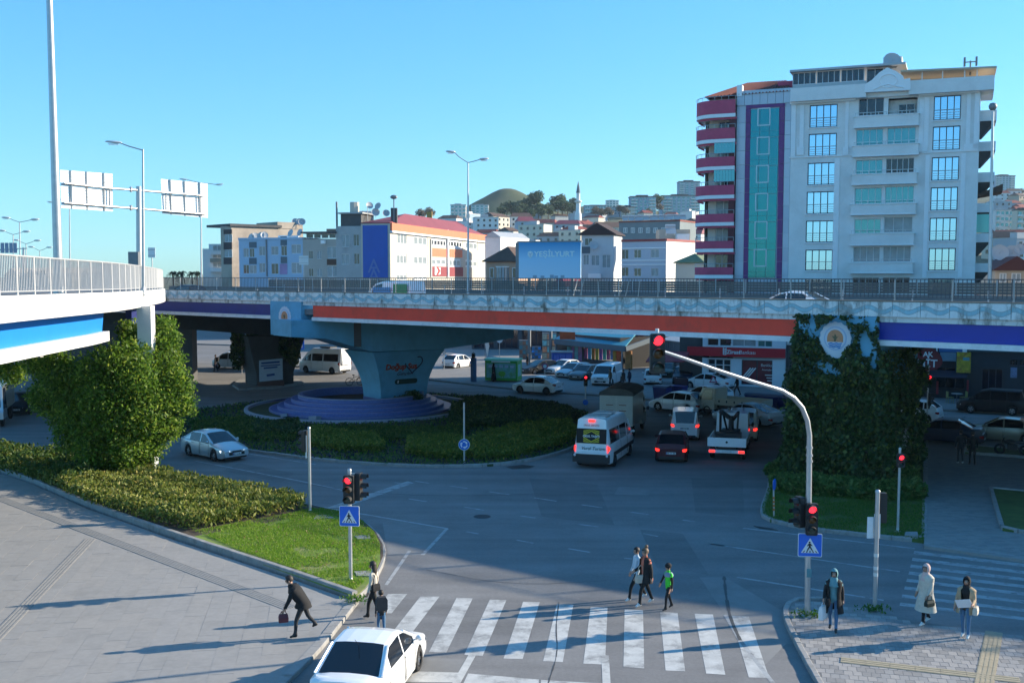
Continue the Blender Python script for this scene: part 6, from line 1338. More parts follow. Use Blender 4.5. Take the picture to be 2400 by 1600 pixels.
mass([(720,1012),(900,1010),(1050,1012),(1100,1005),(1080,1038),(900,1040),(740,1030)],15000,.5,.2,M_leafC,'low shaded planting in front of the fountain steps',.6)
q=poly_points([Vector((p.x,p.y))for p in rnd],38000);dd=np.hypot(q[:,0]-FC.x,q[:,1]-FC.y);q=q[dd>8.7];P=np.column_stack([q,.13+rng.random(len(q))*.16]);o=link('ground_cover',leaf_mesh('ground_cover',P,.19,[M_leafC,M_bladeD,leafmat('violet cover',(.02,.025,.05),(.05,.05,.10))],up=1,asp=.45));o['kind']='stuff'
for c,r,n in((G(950,905,.75),.5,500),(G(985,908,.75),.75,900),(G(905,912,.75),.4,300)):
 c=FC+Vector((2.2+(c.x-FC.x)*.25+r*1.2,-2.6+r,.75));P_,N_=blob_points([(0,0,r*.5,r,r*.8,r*.7)],n,.3);o=link('shrub',leaf_mesh('shrub',P_,.2,M_ivy));o.location=c;tag(o,'dark shrub in the raised planter at the foot of the pier column','shrub','shrubs in the fountain planter')
for px,py,z,lb in((1892,1443,.13,'small weed tuft at the foot of the curved mast'),(2048,1430,.13,'small weed tuft at the foot of the pale pole on the near pavement'),(836,1408,.16,'small weed tuft at the tip of the lawn bed by the kerb')):
 g=G(px,py,z);n=160;P=np.column_stack([rng.normal(size=n)*.22,rng.normal(size=n)*.12,rng.random(n)*.16]);o=link('grass_tuft',leaf_mesh('grass_tuft',P,.11,M_bladeD,up=1,asp=.4));o.location=g;tag(o,lb,'plant');o['kind']='stuff'
def tree(label,base,h,r,m,n=900,size=.5,group=None,trunk=True,lobes=5):
 t=thing('tree',label,'tree',base,random.uniform(0,6),group);bl=[(random.uniform(-.45,.45)*r,random.uniform(-.45,.45)*r,h*random.uniform(.55,.82),r*random.uniform(.5,.75),r*random.uniform(.5,.75),h*random.uniform(.18,.30))for _ in range(lobes)]
 P_,N_=blob_points(bl,n,.45);link('crown',leaf_mesh('crown',P_,size,m,N=N_*.8),t);mb=MB();mb.path([(0,0,0),(.1,0,h*.35),(0,.1,h*.7)],[h*.035,h*.025,h*.01],7);part('trunk',mb,M_bark,t,False,60);return t
M_farleaf=far_leafmat('far tree leaf',(.04,.08,.035),(.09,.13,.055));M_farbrown=far_leafmat('bare far tree',(.10,.085,.06),(.15,.13,.09))
# buildings
class Face:
 """a vertical wall plane through two traced ground points A (image left) and B (image right)"""
 def __init__(s,A,Bp):
  s.A=Vector((A.x,A.y,0));d=Vector((Bp.x-A.x,Bp.y-A.y,0));s.L=d.length;s.U=d.normalized();s.N=Vector((s.U.y,-s.U.x,0))
 def uz(s,px,py):
  d=ray(px,py);o=Vector((0,0,HC));t=(s.A-o).dot(s.N)/d.dot(s.N);p=o+d*t;return(p-s.A).dot(s.U),p.z
 def pt(s,u,z,d=0.):return s.A+s.U*u+s.N*d+Vector((0,0,z))
 def rect(s,x0,y0,x1,y1):
  a=s.uz(x0,y0);b=s.uz(x1,y1);c=s.uz(x0,y1);e=s.uz(x1,y0)
  return((a[0]+c[0])/2,(b[1]+c[1])/2,(b[0]+e[0])/2,(a[1]+e[1])/2)
 def box(s,mb,u0,z0,u1,z1,d0,d1):
  return mb.hexa([s.pt(u0,z0,d0),s.pt(u1,z0,d0),s.pt(u1,z0,d1),s.pt(u0,z0,d1),s.pt(u0,z1,d0),s.pt(u1,z1,d0),s.pt(u1,z1,d1),s.pt(u0,z1,d1)])
 def wall(s,mb,u0,z0,u1,z1,holes,dep=.16,d=0.):
  holes=[(max(u0,a),max(z0,b),min(u1,c),min(z1,e))for a,b,c,e in holes if a<u1 and c>u0 and b<z1 and e>z0]
  us=sorted({u0,u1}|{h[0]for h in holes}|{h[2]for h in holes});zs=sorted({z0,z1}|{h[1]for h in holes}|{h[3]for h in holes})
  for i in range(len(us)-1):
   for j in range(len(zs)-1):
    um,zm=(us[i]+us[i+1])/2,(zs[j]+zs[j+1])/2
    if any(a<um<c and b<zm<e for a,b,c,e in holes):continue
    mb.quad(s.pt(us[i],zs[j],d),s.pt(us[i+1],zs[j],d),s.pt(us[i+1],zs[j+1],d),s.pt(us[i],zs[j+1],d))
  for a,b,c,e in holes:
   for p,q in(((a,b),(c,b)),((c,b),(c,e)),((c,e),(a,e)),((a,e),(a,b))):mb.quad(s.pt(*p,d),s.pt(*q,d),s.pt(*q,d-dep),s.pt(*p,d-dep))
 def win(s,parent,r,fm,gm,cols=2,rows=1,fr=.06,rec=.11,d=0.,name='window',split=None,sill=True):
  u0,z0,u1,z1=r;mb=MB();a,b=d-rec,d-rec+.05
  s.box(mb,u0,z0,u0+fr,z1,a,b);s.box(mb,u1-fr,z0,u1,z1,a,b);s.box(mb,u0+fr,z0,u1-fr,z0+fr,a,b);s.box(mb,u0+fr,z1-fr,u1-fr,z1,a,b)
  for k in range(1,cols):u=u0+(u1-u0)*k/cols;s.box(mb,u-fr*.5,z0+fr,u+fr*.5,z1-fr,a,b)
  for k in range(1,rows):z=z0+(z1-z0)*k/rows;s.box(mb,u0+fr,z-fr*.4,u1-fr,z+fr*.4,a+.002,b-.002)
  if split:z=z0+(z1-z0)*split;s.box(mb,u0+fr,z-fr*.35,u1-fr,z+fr*.35,a+.002,b-.002)
  w_=part(name,mb,fm,parent,True);mb=MB();mb.quad(s.pt(u0,z0,a+.012),s.pt(u1,z0,a+.012),s.pt(u1,z1,a+.012),s.pt(u0,z1,a+.012));part('pane',mb,gm,w_,True)
  return w_
M_pane=[mat('window glass',(.03,.04,.05),.06,spec=.8),mat('curtained glass',(.26,.30,.32),.22,spec=.6,var=.25,scale=1.5),mat('sky mirror glass',(.42,.60,.72),.04,.92),mat('teal glass',(.10,.30,.32),.08,.55),mat('dark window',(.012,.016,.03),.08,spec=.7)]
M_pvc=mat('white window frame',(.66,.67,.68),.5);M_dkf=mat('dark window frame',(.03,.04,.06),.4)
def box_building(label,fl,fr_,z1,wallm,z0=0.,depth=None,d2=None,roof=None,cat='building',roof_h=0.,name='building',ov=.0,roofm=None,holes_l=(),holes_r=(),group=None,parapet=0):
 """two visible faces meeting at a corner: fl (image left face), fr_ (image right face or None)"""
 t=thing(name,label,cat,fl.pt(fl.L/2,z0),0,group);mb=MB();fl.wall(mb,0,z0,fl.L,z1,holes_l)
 A,Bc=fl.pt(0,0),fl.pt(fl.L,0)
 Cc=fr_.pt(fr_.L,0)if fr_ else Bc-fl.N*(depth or 10);D=A+(Cc-Bc)
 if fr_:fr_.wall(mb,0,z0,fr_.L,z1,holes_r)
 else:mb.quad(*[p+Vector((0,0,z))for p,z in((Bc,z0),(Cc,z0),(Cc,z1),(Bc,z1))])
 up=lambda p,z:Vector((p.x,p.y,z))
 mb.quad(up(Cc,z0),up(D,z0),up(D,z1),up(Cc,z1));mb.quad(up(D,z0),up(A,z0),up(A,z1),up(D,z1));mb.quad(up(A,z1),up(Bc,z1),up(Cc,z1),up(D,z1))
 t['_c']=0;part('wall',mb,wallm,t,True)
 if roof_h:
  c=(A+Bc+Cc+D)/4;o=[p+(p-c).normalized()*ov for p in(A,Bc,Cc,D)]
  long_ab=(Bc-A).length>(Cc-Bc).length
  m0,m1=((o[0]+o[3])/2,(o[1]+o[2])/2)if long_ab else((o[0]+o[1])/2,(o[3]+o[2])/2)
  if roof=='hip':m0,m1=m0.lerp(m1,.25),m1.lerp(m0,.25)
  q=[up(p,z1+.02)for p in o]+[up(p,z1+.14)for p in o]+[up(m0,z1+roof_h),up(m1,z1+roof_h)];mb=MB()
  f=[(0,1,5,4),(1,2,6,5),(2,3,7,6),(3,0,4,7),(3,2,1,0)]+([(4,5,9,8),(5,6,9),(6,7,8,9),(7,4,8)]if long_ab else[(4,5,8),(5,6,9,8),(6,7,9),(7,4,8,9)])
  mb.add(q,f);part('roof',mb,roofm,t,True)
 elif parapet:
  mb=MB();P=[A,Bc,Cc,D]
  for i in range(4):mb.beam(up(P[i],z1+parapet/2+.003),up(P[(i+1)%4],z1+parapet/2+.003),.25,parapet)
  part('roof',mb,roofm or wallm,t,True)
 del t['_c']
 return t
def corner(px,Y):p=At(px,645,Y);return Vector((p.x,p.y,0))
def dir_to(P,ang,px):
 """walk from P along a plan direction until the picture column px"""
 d=Vector((math.cos(ang),math.sin(ang),0));a=(px-1200)/F;t=(a*P.y-P.x)/(d.x-a*d.y);return P+d*t
M_dish=mat('satellite dish',(.42,.43,.44),.5);M_redtile=mat('red roof tiles',(.24,.055,.04),.8,var=.25,scale=.8);M_brown=mat('brown roof tiles',(.10,.06,.045),.85,var=.25,scale=1);M_tin=mat('pale tin roof',(.42,.43,.44),.5,.3,var=.1,scale=1)
def dish(parent,p,r=.45,az=-80):
 mb=MB();f=Vector((math.cos(R(az)),math.sin(R(az)),.4)).normalized();a,b=frame_of(f);rings=[]
 for q,h in((.02,0),(.5,.05),(.85,.14),(1,.2)):rings.append([Vector(p)+(a*math.cos(t)+b*math.sin(t))*r*q+f*h*r for t in[2*math.pi*k/14 for k in range(14)]])
 mb.loft(rings,True);mb.tube(Vector(p),Vector(p)-Vector((0,0,r*1.3)),.03,n=5);mb.tube(Vector(p),Vector(p)+f*r*.6,.015,n=4);part('satellite_dish',mb,M_dish,parent,True)
def heater(parent,p,s=1.):
 p=Vector(p);mb=MB();mb.tube(p+Vector((-.6*s,.5,1.1*s)),p+Vector((.6*s,.5,1.1*s)),.22*s,n=8);mb.add([p+Vector((x*s,y,z*s))for x,y,z in((-.6,-.5,.2),(.6,-.5,.2),(.6,.3,.9),(-.6,.3,.9))],[(0,1,2,3)]);[mb.tube(p+Vector((x*s,.5,0)),p+Vector((x*s,.5,1.1*s)),.03,n=4)for x in(-.5,.5)];part('solar_heater',mb,M_dish,parent,True)
RB=corner(2285,88.0);AB=math.atan2(.385,-.923)
LB=dir_to(RB,AB,1606);fa=Face(LB,RB)
def z4(x,y):return(1580+x/2.6134,100+y/2.6134)
def r4(x0,y0,x1,y1):a=z4(x0,y0);b=z4(x1,y1);return fa.rect(*a,*b)
M_stone=mat('white stone cladding',(.78,.77,.75),.75,var=.05,scale=1.2,bump=.1,bscale=3,dirt=(.62,.60,.57),dscale=.35,damt=.5);M_stone2=mat('cream render',(.70,.65,.58),.8,var=.05,scale=1);M_bandw=mat('bright white trim',(.84,.84,.84),.7,var=.04,scale=2);M_clad=[mat('grey blue composite panel',(.46,.51,.58),.45,.2),mat('pale composite panel',(.52,.57,.63),.45,.2)];M_purple=mat('purple panel',(.14,.025,.16),.45,var=.1,scale=2);M_balc=mat('dusky red parapet',(.50,.07,.14),.7,var=.12,scale=1.5,dirt=(.40,.07,.11),dscale=.8,damt=.5)
apt=thing('apartment_building','tall white apartment building with a green glass stair tower and rounded dusky red balconies','building',fa.pt(fa.L/2,0))
uW0=fa.uz(*z4(708,900))[0];uR=fa.L;zTop=fa.uz(*z4(1200,330))[1]
zc=lambda x,y:fa.uz(*z4(x,y))[1];uc=lambda x,y:fa.uz(*z4(x,y))[0]
Wl=[(830,380,1000,518),(823,557,995,693),(817,735,988,870),(811,912,982,1047),(806,1090,977,1222),(803,1268,970,1395),(800,1446,966,1570)]
Wr=[(1590,325,1757,472),(1583,512,1752,657),(1577,700,1745,843),(1570,885,1737,1027),(1564,1072,1730,1213),(1558,1258,1723,1395),(1553,1443,1716,1575)]
Bl=[((1130,340,1285,445),3,4),((1115,530,1280,628),4,3),((1113,718,1276,808),4,3),((1106,890,1272,988),4,3),((1104,1080,1265,1168),4,3),((1098,1250,1260,1342),4,1),((1090,1438,1253,1540),4,4)]
Br=[((1312,338,1490,438),0,0),((1305,520,1480,618),4,3),((1297,708,1470,798),5,4),((1292,880,1468,980),5,3),((1286,1068,1460,1162),3,1),((1280,1248,1450,1342),4,1),((1275,1438,1443,1540),4,4)]
holes=[r4(*w_)for w_ in Wl+Wr]+[r4(*b[0])for b in Bl+Br]
mb=MB();zG=3.9;fa.wall(mb,uW0,zG,uR,zTop,holes,.35)
u2,n2=fa.U,fa.N;bk=fa.pt(uR,0)-n2*15;up=lambda p,z:Vector((p.x,p.y,z))
mb.quad(up(fa.pt(uR,0),0),up(bk,0),up(bk,zTop),up(fa.pt(uR,0),zTop));bl_=fa.pt(1.2,0)-n2*15;mb.quad(up(bk,0),up(bl_,0),up(bl_,zTop),up(bk,zTop));mb.quad(fa.pt(2,zTop),fa.pt(uR,zTop),up(bk,zTop),up(bl_,zTop));mb.quad(fa.pt(1.2,0,-2),up(bl_,0),up(bl_,zTop),fa.pt(1.2,zTop,-2))
part('wall',mb,M_stone,apt,True)
for w_ in Wl+Wr:
 r=r4(*w_);fa.win(apt,r,M_dkf,M_pane[2],4,1,.075,.14,split=.42)
 mb=MB();[fa.box(mb,r[0]+.03,r[1]+(r[3]-r[1])*q,r[2]-.03,r[1]+(r[3]-r[1])*q+.025,-.06,-.03)for q in(.1,.2,.3,.42)];part('window_rail',mb,M_galv,apt,True)
 mb=MB();fa.box(mb,r[0]-.12,r[1]-.10,r[2]+.12,r[1]-.01,.004,.09);part('window_sill',mb,M_bandw,apt,True)
for rows_ in(Bl,Br):
 for rc,cols,gi in rows_:
  r=r4(*rc)
  if cols:fa.win(apt,r,M_pvc,M_pane[gi],cols,1,.045,.22,name='balcony_glazing')
  else:
   mb=MB();fa.box(mb,r[0],r[1],r[2],r[3],-1.2,-1.1);part('balcony_wall',mb,M_bandw,apt,True)
   q=r4(1370,365,1472,436);fa.win(apt,(q[0],q[1],q[2],q[3]),M_pvc,M_pane[4],2,1,.06,.0,d=-.95,name='window')
for x0,y0,x1,y1 in((1107,452,1500,514),(1098,632,1497,692),(1092,808,1488,865),(1086,992,1480,1050),(1083,1172,1470,1237),(1080,1350,1463,1408)):
 r=r4(x0,y0,x1,y1);mb=MB();fa.box(mb,r[0],r[1],r[2],r[3],.003,.55);part('balcony_parapet',mb,M_stone,apt,True)
 mb=MB();fa.box(mb,r[0]-.08,r[3]+.002,r[2]+.08,r[3]+.07,.003,.62);fa.box(mb,r[0]-.05,r[1]-.08,r[2]+.05,r[1]-.002,.003,.6);part('parapet_coping',mb,M_bandw,apt,True)
 mb=MB();z_=r[3]+.3;fa.box(mb,r[0]+.05,z_,r[2]-.05,z_+.04,.5,.54);n_=9
 for k in range(n_):u=r[0]+.1+(r[2]-r[0]-.2)*k/(n_-1);fa.box(mb,u-.02,r[3]+.07,u+.02,z_,.5,.54)
 part('balcony_rail',mb,M_galv,apt,True)
for x0,y0,x1,y1,d in((716,375,745,700,.12),(770,380,795,650,.08),(1048,362,1068,650,.08),(752,640,795,690,.14),(1035,640,1068,690,.14),(975,710,1008,1450,.07),(1500,350,1528,680,.10),(1530,335,1560,640,.08),(1790,310,1815,640,.08),(1838,295,1868,650,.12),(1530,690,1556,1440,.07),(1748,680,1775,1440,.07),(1515,620,1552,668,.14),(1775,620,1862,660,.12)):
 r=r4(x0,y0,x1,y1);mb=MB();fa.box(mb,r[0],r[1],r[2],r[3],.003,d);part('pilaster',mb,M_bandw,apt,True)
for(x0,y0),(x1,y1),h,d in(((712,372),(1115,350),.22,.35),((1500,325),(1870,297),.22,.35),((705,705),(1100,688),.12,.1),((1500,680),(1862,655),.12,.1),((770,372),(1068,358),.14,.1),((1530,330),(1815,308),.14,.1)):
 u0,za=fa.uz(*z4(x0,y0));u1,zb_=fa.uz(*z4(x1,y1));mb=MB();fa.box(mb,u0,(za+zb_)/2-h/2,u1,(za+zb_)/2+h/2,.004,d);part('cornice',mb,M_bandw,apt,True)
r=r4(715,300,1965,290);zp0,zp1=zc(1300,318),zc(1300,252)
mb=MB();fa.box(mb,uW0+.0,zTop-.15,uc(1180,300),zp1,-.6,.75);fa.box(mb,uc(1440,280),zTop-.15,uc(1960,250),zp1,-.6,.75);fa.box(mb,uc(1180,300)+.003,zTop-.15,uc(1440,280)-.003,zc(1300,262),-.6,.3);part('roof_parapet',mb,M_stone,apt,True)
mb=MB();fa.box(mb,uc(1840,300),zp1-1.3,uc(1960,250),zp1-.06,-4,-.6);part('corner_overhang',mb,M_stone,apt,True)
zr=zc(1000,172)
for k in range(3):
 u0=uc(728+k*148,200);u1=uc(728+(k+1)*148-6,200);fa.win(apt,(u0,zp1+.35,u1,zr),M_pvc,M_pane[4],4,1,.05,.1,d=.2,name='penthouse_glazing')
u0,u1=uc(1178,200),uc(1330,200);fa.win(apt,(u0,zp1+.1,u1,zr),M_pvc,M_pane[4],3,1,.05,.1,d=-.2,name='penthouse_glazing')
mb=MB();fa.box(mb,uW0+.1,zp1,uc(1180,200),zp1+.33,-.1,.25);part('penthouse_sill',mb,M_tin,apt,True)
mb=MB();fa.box(mb,uW0-.1,zr+.02,uc(1420,180),zr+.2,-6,.7);part('penthouse_roof',mb,M_tin,apt,True)
mb=MB();a,za=fa.uz(*z4(1390,190));b,zb_=fa.uz(*z4(1975,146));zb_-=.25
mb.hexa([fa.pt(a,za+.2,-6),fa.pt(b,zb_+.2,-6),fa.pt(b,zb_,.8),fa.pt(a,za,.8),fa.pt(a,za+.34,-6),fa.pt(b,zb_+.34,-6),fa.pt(b,zb_+.14,.8),fa.pt(a,za+.14,.8)]);part('terrace_canopy',mb,mat('beige canopy',(.52,.42,.30),.7,var=.1,scale=1),apt,True)
mb=MB();fa.box(mb,uc(1420,200),zp1,uR-.3,zr,-4.2,-4.0);part('terrace_wall',mb,M_stone2,apt,True)
for x in(1520,1645,1780,1855):mb=MB();u=uc(x,200);fa.box(mb,u-.04,zp1,u+.04,za+.05,.3,.38);part('terrace_post',mb,M_bandw,apt,True)
gb_=[(1170,315),(1175,265),(1215,240),(1260,195),(1310,163),(1360,185),(1405,215),(1412,235),(1448,228),(1452,300)];mb=MB();mb.extrude([fa.pt(*fa.uz(*z4(*p)),.85)for p in gb_],fa.N*-.5);part('gable_ornament',mb,M_bandw,apt,True)
mb=MB();c=fa.pt(*fa.uz(*z4(1315,245)),.86);mb.path([c+fa.U*.7*math.cos(t)+Vector((0,0,.55*math.sin(t)))for t in[2*math.pi*k/18 for k in range(19)]],.06,5,False);mb.path([fa.pt(*fa.uz(*z4(*p)),.88)for p in((1225,300),(1265,280),(1315,265),(1365,280),(1410,285))],.05,5);part('plaster_relief',mb,M_bandw,apt,True)
mb=MB();fa.box(mb,uc(1275,150),zr+.2,uc(1390,150),zr+1.0,-3,-1);part('roof_hut',mb,M_stone,apt,True);dish(apt,fa.pt(uc(1332,115),zc(1332,108),-.6),.75,-95)
mb=MB();p=fa.pt(uc(1815,140),0,-1);z0,z1=zc(1815,150),zc(1815,75);mb.tube(up(p,z0-.5),up(p,z1-.3),.07,n=8);mb.beam(up(p,z1-.4)-fa.U*.45,up(p,z1-.4)+fa.U*.45,.08,.08);[mb.beam(up(p,z1-.75)+fa.U*q,up(p,z1+.0)+fa.U*q,.15,.12)for q in(-.45,.45)];part('mobile_antenna',mb,M_steel,apt,True)
u0,u1=uc(368,1400),uW0;ug0,ug1,ug2,ug3=uc(440,430),uc(470,430),uc(645,430),uc(678,430)
zt0=zc(550,400);mb=MB();fa.box(mb,u0,0,u1,zt0+1.6,-3,-.08);part('tower_wall',mb,M_clad[0],apt,True)
nz=17
for k in range(nz):
 za,zb_=zG+(zt0-zG)*k/nz+.015,zG+(zt0-zG)*(k+1)/nz-.015
 for a,b in((u0+.02,ug0-.02),(ug3+.02,u1-.02)):mb=MB();fa.box(mb,a,za,b,zb_,-.075,.0+random.uniform(0,.01));part('cladding_panel',mb,random.choice(M_clad),apt,True)
 for a,b in((ug0,ug1-.01),(ug2+.01,ug3)):mb=MB();fa.box(mb,a,za,b,zb_,-.07,.05);part('purple_panel',mb,M_purple,apt,True)
for k in range(7):mb=MB();a=u0+(u1-u0)*k/7;fa.box(mb,a+.015,zt0+.32,a+(u1-u0)/7-.015,zt0+1.55,-.07,.03);part('cladding_panel',mb,random.choice(M_clad),apt,True)
mb=MB();fa.box(mb,ug0,zt0+.01,ug3,zt0+.3,-.07,.05);part('purple_panel',mb,M_purple,apt,True)
M_gg=mat('green curtain wall glass',(.02,.22,.24),.08,.6);M_gf=mat('dark green mullion',(.02,.12,.12),.4)
yy=[405,582,755,926,1098,1268,1440]
for i in range(6):
 for x0,x1 in((470,527),(527,585),(585,645)):
  sh=lambda x,y:x-(y-405)*.027
  a,b=fa.uz(*z4(sh(x0,yy[i]),yy[i]))[0]+.02,fa.uz(*z4(sh(x1,yy[i]),yy[i]))[0]-.02;zb_,za=zc(555,yy[i])-.02,zc(555,yy[i+1])+.02
  mb=MB();zm=za+(zb_-za)*.22;fa.box(mb,a,za,b,zm-.02,-.06,.02);fa.box(mb,a,zm,b,zb_,-.06,.022);part('glass_panel',mb,M_gg,apt,True)
 x,y=555-(yy[i]-405)*.027,yy[i]+45;a,z_=fa.uz(*z4(x,y));q=(a-.62,z_-.85,a+.5,z_+.7);mb=MB();e=.09
 fa.box(mb,q[0],q[1],q[0]+e,q[3],.023,.07);fa.box(mb,q[2]-e,q[1],q[2],q[3],.023,.07);fa.box(mb,q[0]+e,q[1],q[2]-e,q[1]+e,.023,.07);fa.box(mb,q[0]+e,q[3]-e,q[2]-e,q[3],.023,.07);part('vent_window',mb,M_pvc,apt,True)
fb0,fb1=uc(190,900),u0
mb=MB();hs_=[];rows_b=[(345,450),(515,603),(690,768),(862,943),(1035,1108),(1200,1268),(1360,1428)]
for i,(y0,y1)in enumerate(rows_b):
 q=r4(255-i*5,y1+22,340-i*4,(rows_b[i+1][0]if i<6 else 1500)-6);hs_.append((q[0],q[1]-.8 if i<6 else q[1],q[2],q[3]))
fa.wall(mb,fb0,zG,fb1,zt0+1.2,hs_,.15,-1.3);mb.quad(fa.pt(fb0,zG,-1.3),fa.pt(fb0,zt0+1.2,-1.3),fa.pt(fb0,zt0+1.2,-12),fa.pt(fb0,zG,-12));part('wall',mb,M_stone2,apt,True)
mb=MB();mb.quad(fa.pt(fb0,zt0+1.2,-1.3),fa.pt(fb1+1,zt0+1.2,-1.3),fa.pt(fb1+1,zt0+1.2,-12),fa.pt(fb0,zt0+1.2,-12));part('terrace_floor',mb,M_under,apt,True)
for h in hs_:fa.win(apt,h,M_pvc,M_pane[random.choice((1,0))],2,1,.07,.1,d=-1.3)
def bal_pts(u_l,u_r,dep,n=10):
 """rounded at the left end: from the wall at right, along the front, round the corner and back"""
 rr=2.0;pts=[(u_r,dep)];pts+=[(u_l+rr-rr*math.sin(a),dep-rr*1.0+rr*math.cos(a))for a in[math.pi/2*k/n for k in range(n+1)]];pts.append((u_l,dep-rr-2.5));return pts
for i,(y0,y1)in enumerate(rows_b):
 xl=96-i*2;za,zb_=zc(240,y1-6),zc(240,y0+16);ul=fa.uz(*z4(xl,y0))[0]+.35;ur=u0-.02;P=bal_pts(ul,ur,.55)
 mb=MB();N_=len(P);inn=[(u*1+.0,d-.12)if k<2 else(u+.12,d)for k,(u,d)in enumerate(P)]
 mb.loft([[fa.pt(u,z,d)for u,d in P]for z in(za,zb_)]);mb.loft([[fa.pt(u,zb_,d)for u,d in P],[fa.pt(u,zb_,d)for u,d in inn]]);mb.loft([[fa.pt(u,z,d)for u,d in inn]for z in(zb_,za)]);part('balcony_parapet',mb,M_balc,apt,True,60)
 mb=MB();lo=[fa.pt(u,za-.32,d)for u,d in[(P[0][0],-1.3)]+P+[(ur,P[-1][1])]];mb.extrude(lo,(0,0,.31));part('balcony_slab',mb,M_bandw,apt,True,60)
 mb=MB();lo=[fa.pt(u+.12,za-.5,d-.18)for u,d in P];mb.loft([lo,[p+Vector((0,0,.18))for p in lo]]);part('slab_edge',mb,M_balc,apt,True,60)
 mb=MB();mb.path([fa.pt(u,zb_+.32,d-.06)for u,d in P[:-1]],.03,6);[mb.tube(fa.pt(u,zb_,d-.06),fa.pt(u,zb_+.32,d-.06),.02,n=5)for u,d in[P[0],((P[0][0]*2+P[1][0])/3,P[0][1]),((P[0][0]+P[1][0]*2)/3,P[0][1])]+P[1:-1:2]];part('balcony_rail',mb,M_galv,apt,True)
 if i in(1,2):
  zz=zc(240,y1-6);z_lo=zc(240,rows_b[i+1][0]+8)+.2;z_hi=za-.34;
  for k in range(7):
   a=P[0][0]+(P[1][0]-P[0][0])*k/7;b=P[0][0]+(P[1][0]-P[0][0])*(k+.93)/7;mb=MB();fa.box(mb,b,z_lo,a,z_hi,.44,.47);part('balcony_glazing',mb,M_pane[3],apt,True)
mb=MB();fa.box(mb,fb1-.55,zG,fb1-.02,zt0,-1.29,.35);part('side_wall',mb,mat('dark red brown wall',(.10,.03,.035),.8),apt,True)
zt1=zc(450,322);mb=MB();e=[fa.pt(uc(192,320),zt1,.1),fa.pt(uc(715,290),zt1+.1,.1),fa.pt(uc(715,290),zt1+.1,-9),fa.pt(uc(192,320),zt1,-9)];ap=[fa.pt(uc(400,280),zt1+1.7,-4),fa.pt(uc(640,260),zt1+1.7,-4)]
mb.add(e+ap,[(0,1,5,4),(1,2,5),(2,3,4,5),(3,0,4)]);part('tile_roof',mb,M_brown,apt,True)
mb=MB()
for k in range(26):a=e[0].lerp(e[1],k/25);b=ap[0].lerp(ap[1],k/25);mb.beam(a+Vector((0,0,.04)),b+Vector((0,0,.04)),.09,.09)
part('tile_ridge',mb,M_redtile,apt,True)
mb=MB();fa.box(mb,uc(205,330),zt0+1.2,uc(715,300),zt1,-8,-.3);part('attic_wall',mb,mat('dark red wall',(.20,.04,.06),.8),apt,True)
mb=MB();q=r4(612,212,722,265);fa.box(mb,q[0],q[1],q[2],q[3],-4,-2);part('attic_box',mb,M_balc,apt,True)
mb=MB();q=r4(385,262,418,330);fa.box(mb,q[0],q[1],q[2],q[3],-.5,.1);part('chimney',mb,M_bandw,apt,True)
for y0,y1 in((405,470),(598,656),(788,848),(978,1035),(1165,1220),(1350,1405)):
 za,zb_=zc(1900,y1),zc(1900,y0);mb=MB();fa.box(mb,uR+.003,za,uR+1.25,zb_,-5,-1.0);part('end_balcony',mb,M_stone,apt,True);mb=MB();mb.hexa([fa.pt(uR+.01,za-1.1,-4.5),fa.pt(uR+.2,za-1.1,-4.5),fa.pt(uR+.2,za-1.1,-2),fa.pt(uR+.01,za-1.1,-2),fa.pt(uR+.01,za-.01,-4.9),fa.pt(uR+1.1,za-.01,-4.9),fa.pt(uR+1.1,za-.01,-1.2),fa.pt(uR+.01,za-.01,-1.2)]);part('balcony_soffit',mb,M_under,apt,True)
mb=MB();z_=zc(1900,930);mb.hexa([fa.pt(uR+.02,z_,-5),fa.pt(uR+1.9,z_+.3,-5),fa.pt(uR+1.9,z_+.3,-1.0),fa.pt(uR+.02,z_,-1.0),fa.pt(uR+.02,z_+.12,-5),fa.pt(uR+1.9,z_+.9,-5),fa.pt(uR+1.9,z_+.9,-1.0),fa.pt(uR+.02,z_+.12,-1.0)]);part('awning',mb,M_brown,apt,True)
mb=MB();fa.box(mb,uR+.01,zc(1880,1160),uR+1.1,zc(1880,1045),-1.35,-1.3);part('balcony_glazing',mb,M_pane[3],apt,True)
fk=Face(LB+fa.N*.45,RB+fa.N*.45)
def zb(x,y):return(1650+x/11.2,790+y/11.2)
def rk(x0,y0,x1,y1):return fk.rect(*zb(x0,y0),*zb(x1,y1))
M_bred=mat('bank red',(.62,.012,.03),.45,var=.06,scale=1);M_bwall=mat('bank white wall',(.74,.77,.80),.7,var=.05,scale=1)
mb=MB();kd=rk(80,560,710,1330);kw=rk(985,600,1790,1250);ka,kb_=rk(-40,0,0,0)[0],rk(2120,0,2150,0)[2];zsl=zb(0,0)
k_top=fk.uz(*zb(1000,560))[1];fk.wall(mb,ka,0,kb_,k_top,[kd,kw],.3);part('shop_wall',mb,M_bwall,apt,True)
mb=MB();q0=rk(0,245,2120,480);sgz0,sgz1=fk.uz(*zb(1000,515))[1],fk.uz(*zb(1000,275))[1];fk.box(mb,rk(-420,0,0,0)[0],sgz0,kb_,sgz1,.0,.25);part('shop_fascia',mb,M_bred,apt,True)
fz=(sgz0+sgz1)/2;ut=rk(1000,380,1010,400)[0]
def rel_(p):return Vector(p)-apt.location
lettering('Ziraat',.50,M_swhite,apt,rel_(fk.pt(rk(795,0,800,0)[0],fz,.26)),fk.U,name='shop_lettering',bold=.014);lettering('Bankası',.48,M_swhite,apt,rel_(fk.pt(rk(1160,0,1165,0)[0],fz,.26)),fk.U,name='shop_lettering')
uu=rk(565,0,570,0)[0];mb=MB()
